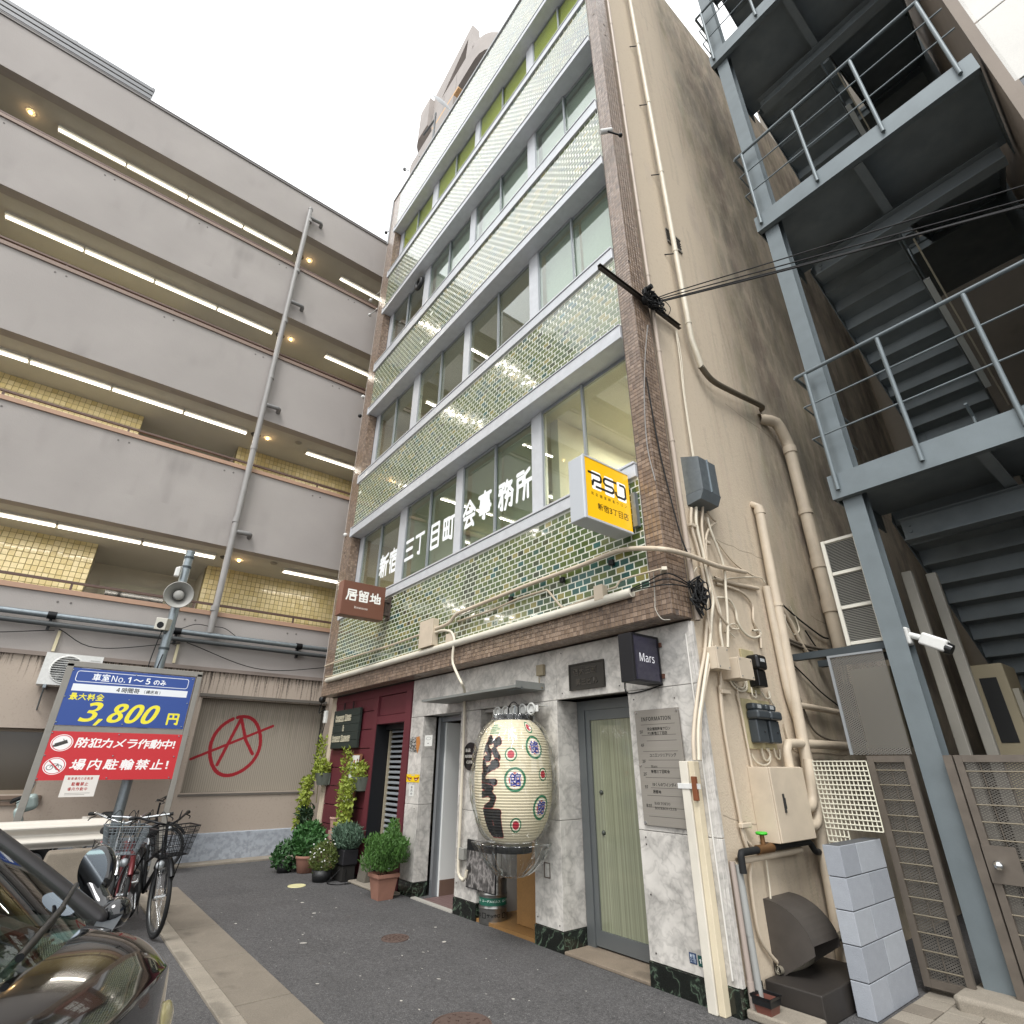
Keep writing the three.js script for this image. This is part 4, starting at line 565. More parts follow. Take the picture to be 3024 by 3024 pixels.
{ // brown-grey gate frames with perforated sheet
  const fm = M(0x776e64, 0.5, { metalness: 0.35, map: retile(steelCol, 2) }), pm = perfMat(0x605c56);
  const panel = (name, lab, x0, x1, y0, y1, z, bars, grp) => { const t = thing(name, lab, 'gate', [(x0 + x1) / 2, 0, z], grp), w = 0.05; obj('frame', [bx(x0, x0 + w, y0, y1, z - 0.04, z), bx(x1 - w, x1, y0, y1, z - 0.04, z), bx(x0 + w + 0.001, x1 - w - 0.001, y1 - w, y1, z - 0.04, z), bx(x0 + w + 0.001, x1 - w - 0.001, y0, y0 + w, z - 0.04, z)], fm, t); obj('perforated_sheet', quad([x0 + w, y0 + w, z - 0.03], [x1 - w, y0 + w, z - 0.03], [x1 - w, y1 - w, z - 0.03], [x0 + w, y1 - w, z - 0.03], false), pm, t); for (let k = 1; k < bars; k++) { const y = lerp(y0, y1, k / bars); obj('wire_bar', cyl([x0 + w, y, z - 0.008], [x1 - w, y, z - 0.008], 0.0055, 0.0055, 6), M(0x8b8271, 0.45, { metalness: 0.5 }), t); } const nv = Math.max(1, Math.round((x1 - x0) / 0.15)); for (let k = 1; k < nv; k++) { const x = lerp(x0, x1, k / nv); obj('wire_upright', cyl([x, y0 + w, z - 0.02], [x, y1 - w, z - 0.02], 0.004, 0.004, 6), fm, t); } return t; };
  panel('fixed_mesh_panel', 'narrow fixed panel of perforated sheet between block wall and stair post', -2.13, -1.8, 0.05, 1.63, -5.66, 14);
  const G = panel('mesh_gate', 'wide brown-framed perforated gate with a round steel knob beside the stair post', -1.5, -0.3, 0.02, 1.63, -5.68, 14);
  obj('knob', [sph([-1.46 + 0.04, 0.9, -5.62], 0.034, 18), cyl([-1.42, 0.9, -5.68], [-1.42, 0.9, -5.63], 0.02, 0.02, 16)], chrome, G); obj('lock_plate', bx(-1.5, -1.3, 0.78, 1.02, -5.679, -5.668), fm, G);
  solo('gate_jamb', 'brown steel jamb standing between the stair post and the gate', 'post', bx(-1.57, -1.51, 0.02, 1.63, -5.72, -5.67), fm);
  panel('mesh_gate', 'second leaf of the perforated gate near the white office block', -0.28, 0.6, 0.02, 1.63, -5.68, 14);
  const s = thing('perforated_screen', 'tall grey perforated screen above the gate, left of the stair post', 'screen', [-2.04, 1.63, -5.72]);
  obj('sheet', quad([-2.26, 1.64, -5.74], [-1.8, 1.64, -5.74], [-1.8, 2.5, -5.74], [-2.26, 2.5, -5.74], false), perfMat(0x716e68), s); obj('rim', [bx(-2.285, -2.262, 1.64, 2.52, -5.75, -5.73), bx(-2.262, -1.8, 2.501, 2.52, -5.75, -5.73)], M(0x8b8f92, 0.5), s); obj('return_sheet', quad([-2.27, 1.64, -6.1], [-2.27, 1.64, -5.76], [-2.27, 2.5, -5.76], [-2.27, 2.5, -6.1], false), perfMat(0x716e68), s);
  obj('rear_board', bx(-2.2, -1.85, 1.7, 2.4, -6.0, -5.95), M(0x76705f, 0.8), s);
  const lg = thing('white_lattice', 'white square lattice panel between the down pipe and the gate frame', 'lattice', [-2.4, 1.0, -5.45]); const lw = M(0xe0ddca, 0.5);
  const la = onZ(2399, 2248, -5.45), lb = onZ(2557, 2248, -5.45), lc = onZ(2438, 2443, -5.45); const lx0 = la.x, lx1 = lb.x, ly0 = lc.y, ly1 = la.y;
  for (let i = 0; i <= 13; i++) obj('upright_wire', bx(lerp(lx0, lx1, i / 13) - 0.004, lerp(lx0, lx1, i / 13) + 0.004, ly0, ly1, -5.454, -5.448), lw, lg);
  for (let i = 0; i <= 14; i++) obj('cross_wire', bx(lx0, lx1, lerp(ly0, ly1, i / 14) - 0.004, lerp(ly0, ly1, i / 14) + 0.004, -5.447, -5.442), lw, lg);
  for (let i = 0; i < 6; i++) obj('upright_wire', bx(lerp(lx0, lx1, i / 13) - 0.004, lerp(lx0, lx1, i / 13) + 0.004, ly0 - 0.16, ly0 - 0.012, -5.454, -5.448), lw, lg);
  for (let i = 1; i < 4; i++) obj('cross_wire', bx(lx0, lerp(lx0, lx1, 5 / 13), ly0 - 0.02 - i * 0.042, ly0 - 0.012 - i * 0.042, -5.447, -5.442), lw, lg);
}
{ // block wall and its paving
  const blockTex = dtex(256, (u, v) => { const k = 0.86 + 0.06 * fbm(u, v, 6, 4, 3) + 0.07 * (rnd() - 0.5); return [k, k, k * 1.01]; }, true, 2.5), bm = [0xb4b9bf, 0xabb0b6, 0xbabfc4].map((c) => M(c, 0.92, { map: blockTex, bumpMap: retile(bumpN, 5), bumpScale: 0.003 }));
  const t = thing('block_wall', 'low grey concrete block wall of five courses beside the gate', 'wall', [-2.2, 0, -5.2]);
  for (let c = 0; c < 5; c++) { const cuts = c % 2 ? [-4.81, -5.2, -5.58] : [-4.81, -5.1, -5.58]; for (let k = 0; k + 1 < cuts.length; k++) obj('block', rb(-2.275, -2.15, c * 0.202 + 0.003, c * 0.202 + 0.199, cuts[k + 1] + 0.002, cuts[k] - 0.002, 0.004, 1), bm[(c + k) % 3], t); }
  obj('mortar', bx(-2.268, -2.157, 0, 1.008, -5.578, -4.82), M(0x4d4f51, 0.95), t);
  for (let i = 0; i < 7; i++) for (let k = 0; k < 6; k++) struct('paving_block', rb(-2.12 + i * 0.2, -2.12 + i * 0.2 + 0.194, -0.02, 0.012 + rr(0, 0.003), -4.55 - k * 0.2 - 0.194, -4.55 - k * 0.2, 0.006, 1), pick([concrete, concDark]));
  struct('threshold_kerb', rb(-2.13, 0.6, 0, 0.03, -5.9, -5.75, 0.01, 1), concDark);
  solo('concrete_footing', 'rough pale concrete lump poured round the foot of the stair post', 'footing', (() => { const g = new RoundedBoxGeometry(0.44, 0.12, 0.36, 5, 0.03), p = g.attributes.position; for (let i = 0; i < p.count; i++) { const k = 1 + 0.1 * nz.noise(p.getX(i) * 9, p.getY(i) * 9, p.getZ(i) * 9); p.setXYZ(i, p.getX(i) * k, p.getY(i) * k, p.getZ(i) * k); } g.computeVertexNormals(); g.translate(-1.66, 0.04, -5.62); return fin(g); })(), concrete);
}
{ // outdoor units behind the gate
  const grille = (name, lab, x0, x1, y0, y1, z0, z1, n) => { const t = thing(name, lab, 'air conditioner', [(x0 + x1) / 2, y0, (z0 + z1) / 2]); obj('case', [bx(x0, x1, y0, y1, z0, z1 - 0.03), bx(x0, x0 + 0.035, y0, y1, z1 - 0.029, z1), bx(x1 - 0.035, x1, y0, y1, z1 - 0.029, z1)], M(0xd6d3c7, 0.5), t); for (let k = 0; k <= n; k++) obj('cross_rail', rb(x0 + 0.036, x1 - 0.036, lerp(y0, y1 - 0.035, k / n), lerp(y0, y1 - 0.035, k / n) + 0.035, z1 - 0.029, z1, 0.006, 1), M(0xd6d3c7, 0.5), t); const fins = []; for (let y = y0 + 0.04; y < y1 - 0.04; y += 0.016) fins.push(bx(x0 + 0.036, x1 - 0.036, y, y + 0.004, z1 - 0.03, z1 - 0.016)); obj('coil_fins', fins, M(0x26282a, 0.5, { metalness: 0.4 }), t).userData.kind = 'stuff'; return t; };
  grille('condenser_unit', 'tall cream condenser with three dark coil grilles beside the stair post', -2.14, -1.79, 2.62, 3.72, -6.6, -5.9, 3);
  solo('unit_shelf', 'steel shelf carrying the tall cream condenser', 'shelf', [bx(-2.7, -1.78, 2.55, 2.615, -6.6, -6.5), bx(-2.7, -1.78, 2.55, 2.615, -5.98, -5.9)], steelDark);
  for (const [x0, x1, z, y0, y1, l] of [[-1.55, -1.28, -7.3, 1.15, 2.5, 'large beige outdoor unit standing behind the gate by the stair post'], [-1.2, -0.98, -7.8, 1.1, 2.5, 'narrow beige outdoor unit behind the gate, deeper in the yard']]) { const t = thing('outdoor_unit', l, 'air conditioner', [(x0 + x1) / 2, y0, z]); obj('case', rb(x0, x1, y0, y1, z - 0.5, z, 0.015, 1), M(0xa59a80, 0.6), t); obj('service_panel', bx(x0 + 0.05, x1 - 0.08, lerp(y0, y1, 0.45), lerp(y0, y1, 0.9), z + 0.001, z + 0.006), M(0x1c1d1d, 0.6), t); obj('pipe_cover', bx(x1 + 0.002, x1 + 0.05, y0, y1 - 0.25, z - 0.12, z - 0.04), M(0xaaa495, 0.6), t); obj('stand', [bx(x0, x1, y0 - 0.08, y0 - 0.001, z - 0.5, z)], steelDark, t); }
  for (const [x, z, l] of [[-1.64, -6.45, 'pale boxed pipe cover rising behind the condenser'], [-1.5, -6.7, 'second pale pipe cover rising behind the condenser']]) solo('pipe_cover', l, 'pipe', rb(x, x + 0.09, 0, 3.35, z, z + 0.07, 0.01, 1), M(0x8f8c84, 0.6, { map: retile(grime, 1) }));
  const f = thing('floodlight', 'white floodlight with round joint box fixed to the stair post', 'lamp', [-1.4, 2.6, -5.85]); const q = onZ(2665, 1880, -5.85), r2 = onZ(2735, 1900, -5.85);
  obj('joint_box', [rb(q.x - 0.07, q.x + 0.06, q.y - 0.08, q.y + 0.08, -5.92, -5.82, 0.02), cyl([q.x - 0.01, q.y + 0.03, -5.82], [q.x - 0.01, q.y + 0.03, -5.81], 0.028), cyl([q.x - 0.01, q.y - 0.035, -5.82], [q.x - 0.01, q.y - 0.035, -5.81], 0.028)], whitePl, f); obj('arm', cyl([q.x + 0.05, q.y + 0.01, -5.87], [r2.x - 0.02, r2.y + 0.05, -5.86], 0.028), whitePl, f); obj('lamp_head', (() => { const g = new RoundedBoxGeometry(0.2, 0.11, 0.1, 2, 0.02); g.rotateZ(-0.55); g.translate(r2.x + 0.06, r2.y, -5.85); return fin(g); })(), whitePl, f); obj('lens', (() => { const g = new THREE.CylinderGeometry(0.05, 0.045, 0.05, 16); g.rotateZ(1.0); g.translate(r2.x + 0.15, r2.y - 0.07, -5.85); return fin(g); })(), M(0x1a1b1c, 0.2), f);
  const cb = thing('breeze_block', 'pale hollow concrete block left on the lower landing', 'block', [-1.2, 4.26, -6.2]); obj('block', [bx(-1.28, -1.1, 4.26, 4.29, -6.3, -6.15), bx(-1.28, -1.1, 4.35, 4.375, -6.3, -6.15), bx(-1.28, -1.1, 4.43, 4.46, -6.3, -6.15), bx(-1.28, -1.25, 4.291, 4.429, -6.3, -6.15), bx(-1.13, -1.1, 4.291, 4.429, -6.3, -6.15)], M(0xb3ad9b, 0.9), cb);
}

// ---------------------------------------------------------------- pipes, boxes and cables on the beige side wall (plane x = SX)
const SX = XR - 0.02, B = beigePl;
const wallPts = (pts, x = SX + 0.03, o = [1700, 1500, 1000]) => pts.map(([a, b, d]) => onX(o[0] + a * o[2] / 1932, o[1] + b * o[2] / 1932, x + (d || 0)));
{
  const PIPE = (name, lab, pts, r, mat = B, clips = [], bend = 0.1) => { const t = thing(name, lab, 'pipe', pts[0].toArray ? pts[0].toArray() : pts[0]); obj('pipe_run', pipe(pts, r, 14, bend), mat, t); for (const c of clips) { const a = V3(...c[0]), u = V3(...c[1]).normalize().multiplyScalar(c[2] || 0.03); obj('collar', cyl(a.clone().sub(u).toArray(), a.clone().add(u).toArray(), r * 1.16, r * 1.16, 14), mat, t); } return t; };
  PIPE('down_pipe', 'fat beige down pipe with an elbow into the sooty wall behind the condenser', [[SX, 5.9, -6.5], [SX + 0.13, 5.9, -6.75], [SX + 0.13, 5.6, -6.95], [SX + 0.13, 2.4, -6.95]], 0.075, B, [[[SX + 0.13, 5.5, -6.95], [0, 1, 0], 0.05], [[SX + 0.13, 4.55, -6.95], [0, 1, 0]], [[SX + 0.13, 3.85, -6.95], [0, 1, 0], 0.07], [[SX + 0.13, 3.3, -6.95], [0, 1, 0], 0.08]]);
  PIPE('down_pipe', 'slim beige down pipe with a hooked top ending at the block wall', [[SX, 4.36, -5.8], [SX + 0.09, 4.36, -5.76], [SX + 0.09, 0.1, -5.55]], 0.052, B, [[[SX + 0.09, 4.22, -5.755], [0, 1, 0]], [[SX + 0.09, 3.1, -5.7], [0, 1, 0], 0.015], [[SX + 0.09, 1.55, -5.63], [0, 1, 0], 0.02]], 0.06);
  PIPE('wall_pipe', 'thinner beige pipe bent beside the slim down pipe', [[SX + 0.05, 3.3, -5.62], [SX + 0.05, 2.2, -5.62], [SX + 0.05, 1.75, -5.75], [SX + 0.05, 1.3, -5.77]], 0.04, B);
  PIPE('wall_pipe', 'beige pipe running level behind the meters towards the perforated screen', [[SX + 0.06, 2.1, -5.7], [SX + 0.06, 2.06, -7.6]], 0.03, B);
  PIPE('wall_pipe', 'beige pipe elbow above the grey-beige cabinet', [[SX + 0.09, 1.35, -5.28], [SX + 0.09, 1.74, -5.28], [SX + 0.09, 1.74, -7.2]], 0.04, B, [[[SX + 0.09, 1.5, -5.28], [0, 1, 0]]]);
  PIPE('wall_pipe', 'beige pipe bend leaving the cabinet side, the upper one', [[SX + 0.12, 1.22, -5.3], [SX + 0.12, 1.22, -5.52], [SX + 0.12, 1.6, -5.6]], 0.045, B);
  PIPE('wall_pipe', 'beige pipe bend leaving the cabinet side, the lower one', [[SX + 0.12, 1.08, -5.3], [SX + 0.12, 1.08, -5.52], [SX + 0.12, 1.25, -5.6]], 0.045, B);
  // tall riser conduit bending away to a dark tail
  const rz = -4.9; PIPE('riser_conduit', 'pale riser conduit strapped high up the beige wall', [[SX + 0.1, 17.5, rz], [SX + 0.1, 6.3, rz], [SX + 0.1, 5.95, -5.02]], 0.034, creamPl, [15, 13.2, 11.4, 9.6, 7.9, 6.6].map((y) => [[SX + 0.1, y, rz], [0, 1, 0], 0.015]));
  for (const y of [15, 13.2, 11.4, 9.6, 7.9]) solo('pipe_stay', `small dark stay holding the riser conduit ${['just below the roof', 'below the topmost one', 'midway up the wall', 'above the wall vent', 'below the wall vent'][[15, 13.2, 11.4, 9.6, 7.9].indexOf(y)]}`, 'bracket', cyl([SX, y - 0.06, rz + 0.12], [SX + 0.09, y - 0.05, rz + 0.02], 0.008), blackMetal, 'stays of the riser conduit');
  solo('taped_conduit', 'dark flexible tail of the riser conduit sagging across the sooty wall', 'pipe', tube([[SX + 0.1, 5.97, -5.0], [SX + 0.1, 5.86, -5.25], [SX + 0.1, 5.93, -5.8], [SX + 0.08, 6.07, -6.5], [SX, 6.1, -6.62]], 0.036, 9), M(0x6a6152, 0.7, { map: retile(grime, 6) }));
  PIPE('corner_conduit', 'long pale conduit climbing the edge of the brown corner pier', [[SX + 0.045, 17.6, -4.235], [SX + 0.045, 2.72, -4.235]], 0.026, M(0xbcaea0, 0.5, { map: retile(grime, 1) }), [3.4, 4.6, 5.8, 7, 8.2, 9.4, 10.6, 11.8, 13, 14.2].map((y) => [[SX + 0.045, y, -4.235], [0, 1, 0], 0.008]));
  PIPE('side_conduit', 'thin conduit down the far left edge of the green building', [[XL - 0.03, 16.8, FZ - 0.02], [XL - 0.03, 2.9, FZ - 0.02]], 0.02, M(0xa39a92, 0.5));
}
{ // grey junction box
  const t = thing('junction_box', 'galvanised grey junction box with a sloped top above the cable bundle', 'box', [SX + 0.1, 4, -4.55]);
  const pr = (z0, z1) => poly([[SX, 4.05], [SX + 0.2, 4.05], [SX + 0.2, 4.42], [SX, 4.5]], null, z1 - z0, new THREE.Matrix4().makeTranslation(0, 0, z0));
  obj('case', pr(-4.72, -4.42), galv, t); obj('lid_seam', bx(SX + 0.195, SX + 0.208, 4.05, 4.43, -4.58, -4.565), M(0x7f8a90, 0.5), t); obj('bottom_tray', poly([[SX, 3.93], [SX + 0.16, 3.95], [SX + 0.205, 4.045], [SX, 4.045]], null, 0.31, new THREE.Matrix4().makeTranslation(0, 0, -4.725)), M(0x6d757a, 0.55, { map: retile(grime, 4) }), t);
  // bundle of beige cables hanging below, each its own run
  const labs = ['leftmost', 'second', 'third', 'fourth', 'fifth', 'sixth', 'seventh'];
  const runs = [
    [[660, 0], [660, 100], [700, 250], [735, 420], [750, 560], [745, 700], [735, 830], [705, 1000], [680, 1200], [672, 1330], [678, 1440]],
    [[680, 0], [682, 100], [718, 260], [750, 420], [775, 520], [765, 640], [758, 760], [738, 900], [712, 1080], [690, 1250], [692, 1440]],
    [[710, 0], [705, 120], [735, 330], [770, 480], [800, 600], [840, 660], [870, 690]],
    [[725, 20], [720, 150], [750, 330], [790, 480], [825, 600], [825, 700], [840, 800]],
    [[745, 20], [770, 60], [795, 85], [760, 110], [735, 180], [745, 330], [765, 420], [740, 560], [760, 720], [770, 820], [740, 960], [705, 1180], [700, 1300], [700, 1440]],
    [[735, 60], [760, 150], [800, 250], [830, 350], [840, 480], [850, 650], [850, 800]],
    [[1270, 60], [1270, 61]],
  ];
  runs.slice(0, 6).forEach((r, i) => solo('cable_run', `beige cable, ${labs[i]} of the bundle hanging below the grey junction box`, 'cable', tube(wallPts(r, SX + 0.035, undefined).map((p, k) => p.add(V3((i % 3) * 0.016, 0, 0))), i < 2 ? 0.016 : 0.0135, 7), i % 2 ? creamPl : B, 'cables below the junction box'));
  const zt = wallPts([[668, 105], [735, 195], [845, 1050], [960, 1810]]); zt.forEach((p, i) => solo('cable_clip', `small beige saddle clip ${['high on the cable bundle', 'on the right strand of the bundle', 'on the conduit below the left switch box', 'low on the conduit beside the cabinet'][i]}`, 'clip', rb(p.x - 0.01, p.x + 0.03, p.y - 0.018, p.y + 0.018, p.z - 0.07, p.z + 0.07, 0.008, 1), B));
}
{ // other single cables: [pixels in the crop, radius, material, label]
  const C = [
    [[[600, 0], [625, 150], [640, 300], [655, 420], [665, 520]], 0.011, creamPl, 'pale cable hugging the corner pier above the black tangle'],
    [[[735, 70], [800, 180], [900, 310], [1000, 380], [1040, 395]], 0.009, B, 'thin cable slanting from the bundle to the slim down pipe'],
    [[[690, 340], [670, 380], [690, 430], [740, 450], [770, 410], [745, 350], [700, 335]], 0.008, creamPl, 'coiled loop of pale wire hung at the corner'],
    [[[700, 335], [760, 360], [800, 410], [900, 400], [1000, 395], [1060, 400], [1080, 430]], 0.008, creamPl, 'pale wire wandering from the coil to the slim down pipe'],
    [[[790, 400], [860, 420], [940, 440], [1040, 460]], 0.02, B, 'stout beige cable slanting under the pale wire'],
    [[[800, 430], [900, 460], [970, 500], [1010, 560], [1015, 640], [1050, 720], [1060, 800]], 0.013, B, 'beige cable curving down to the black meter'],
    [[[800, 510], [870, 520], [910, 580], [925, 650], [960, 710], [1010, 740], [1050, 730], [1050, 700], [1010, 700]], 0.012, creamPl, 'pale cable ending in an open loop above the black meter'],
    [[[870, 680], [880, 700], [850, 710], [880, 690], [930, 690], [900, 660], [860, 690], [910, 740]], 0.007, creamPl, 'loose knot of pale wire ends above the right switch box'],
    [[[825, 930], [830, 1060], [850, 1250], [890, 1500], [930, 1700], [950, 1810], [975, 1900]], 0.014, B, 'beige conduit dropping from the left switch box to the tap'],
    [[[865, 920], [890, 1000], [940, 1045], [975, 1030], [970, 960]], 0.01, creamPl, 'looped pale cable under the two switch boxes, outer'],
    [[[880, 920], [900, 990], [945, 1030], [965, 1010], [955, 960]], 0.009, creamPl, 'looped pale cable under the two switch boxes, inner'],
    [[[905, 920], [930, 1080], [960, 1250], [990, 1400], [1005, 1480]], 0.009, B, 'thin cable dropping behind the double meter, left strand'],
    [[[920, 1060], [945, 1160], [975, 1320], [1000, 1440], [1010, 1480]], 0.009, B, 'thin cable dropping behind the double meter, right strand'],
    [[[1000, 1400], [1030, 1450], [1080, 1468], [1110, 1440], [1100, 1370]], 0.009, creamPl, 'pale cable looped below the double meter, wide'],
    [[[1060, 1370], [1075, 1430], [1095, 1440], [1110, 1410], [1085, 1370]], 0.009, creamPl, 'pale cable looped below the double meter, narrow'],
    [[[1130, 1370], [1145, 1420], [1165, 1430], [1165, 1380]], 0.009, creamPl, 'pale cable looped below the right-hand half of the double meter'],
    [[[1000, 1010], [1010, 1070], [1030, 1080], [1025, 1040]], 0.008, creamPl, 'short pale cable hook left below the black meter'],
    [[[1060, 1050], [1085, 1085], [1110, 1080], [1100, 1040], [1110, 1090], [1140, 1140]], 0.009, creamPl, 'short pale cable hook right below the black meter'],
    [[[1150, 520], [1200, 570], [1280, 640], [1400, 730], [1440, 745]], 0.01, blackRub, 'dark cable slanting behind the slim down pipe towards the fat one'],
    [[[1190, 740], [1290, 780], [1400, 805], [1500, 815]], 0.018, M(0x6b6256, 0.7), 'sooty cable running level to the perforated screen'],
    [[[1200, 760], [1300, 800], [1400, 825], [1500, 835]], 0.014, M(0x5f574c, 0.7), 'second sooty cable running level to the perforated screen'],
    [[[1170, 560], [1230, 660], [1290, 780], [1340, 850]], 0.024, B, 'beige capped conduit slanting out beside the slim down pipe'],
    [[[1225, 880], [1300, 950], [1400, 1050], [1500, 1130]], 0.008, blackRub, 'black wire slanting down behind the slim down pipe'],
    [[[1310, 700], [1370, 790], [1430, 860]], 0.009, blackRub, 'short black wire above the level cables'],
    [[[1270, 1060], [1310, 1170], [1360, 1270], [1440, 1320], [1540, 1340]], 0.01, M(0x5f574c, 0.7), 'sooty cable sagging beneath the level beige pipe'],
    [[[1190, 1230], [1220, 1340], [1260, 1390], [1400, 1400], [1550, 1410]], 0.01, B, 'beige cable drooping above the cabinet pipe'],
    [[[1220, 560], [1260, 640], [1275, 700], [1240, 720], [1200, 650], [1190, 580]], 0.007, creamPl, 'open coil of pale wire behind the slim down pipe'],
    [[[975, 1900], [1005, 1932]], 0.014, B, 'short stub of conduit at the tap'],
  ];
  for (const [p, r, m, l] of C) solo('wall_cable', l, 'cable', tube(wallPts(p, SX + 0.025), r, 6), m, 'cables on the beige side wall');
  const D = [[[195, 0], [215, 200], [265, 500], [310, 750], [330, 860], [375, 1000], [370, 1110], [415, 1400], [480, 1530], [575, 1630]], [[455, 960], [480, 1150], [490, 1240], [520, 1360], [520, 1460], [530, 1660]]];
  D.forEach((p, i) => solo('wall_cable', i ? 'thin pale cord dropping to the black vent hood' : 'beige cable strapped from the tap down to the black duct', 'cable', tube(wallPts(p, SX + 0.03, [2024, 2024, 1000]), i ? 0.008 : 0.014, 7), i ? creamPl : B, 'cables on the beige side wall'));
  // black tangle at the corner and the strap that ties it
  const tb = thing('cable_tangle', 'tangled bundle of black cables at the corner under the brown pier', 'cable', [XR + 0.05, 2.95, -4.2]);
  for (let k = 0; k < 16; k++) { const pts = []; const ph = rnd() * 6, R = rr(0.02, 0.13), ox = rr(-0.04, 0.04), oy = rr(-0.07, 0.05); for (let i = 0; i <= 8; i++) { const a = ph + i * rr(0.4, 1.0), q = R * rr(0.6, 1.2); pts.push([XR + 0.05 + rr(0, 0.07), 2.96 + oy + Math.sin(a) * q * 1.2, -4.22 + ox + Math.cos(a) * q]); } obj('loop', tube(pts, rr(0.005, 0.009), 5, 40), blackRub, tb); }
  for (let k = 0; k < 3; k++) obj('feeder', tube([[-3.1 + rr(-0.03, 0.0), 3.02 - k * 0.008, FZ + 0.06], [-2.9, 3.05 - k * 0.03, FZ + 0.06 + k * 0.008], [XR + 0.03, 3.08 - k * 0.05, FZ + 0.02], [XR + 0.07, 3.0, -4.2 + rr(-0.02, 0.02)]], 0.006, 6), blackRub, tb);
  for (const [p, i] of [[[[905, 20], [700, 60], [640, 0]], 0]]) void p;
  solo('drop_wire', 'thin black wire slanting across the brown pier to the white conduit', 'cable', tube([[XR + 0.01, 5.3, -3.95], [XR + 0.02, 4.4, -4.0], [XR + 0.05, 3.55, -4.1], [XR + 0.08, 3.28, -4.16]], 0.008, 6), blackRub);
  solo('drop_wire', 'thin grey wire hanging loose down the brown corner pier', 'cable', tube([onZ(1913, 960, FZ + 0.02), onZ(1905, 1060, FZ + 0.02), onZ(1903, 1190, FZ + 0.02), onZ(1912, 1320, FZ + 0.02), onZ(1935, 1420, FZ + 0.02)], 0.006, 6), M(0x8b8885, 0.6));
  solo('drop_wire', 'pale thin wire hanging in a loop at the end of the cable duct', 'cable', tube([onZ(1930, 1690, FZ + 0.04), onZ(1934, 1770, FZ + 0.04), onZ(1936, 1800, FZ + 0.05), onZ(1955, 1828, FZ + 0.05), onZ(1980, 1830, FZ + 0.03)], 0.005, 6), M(0x9b968c, 0.6));
}
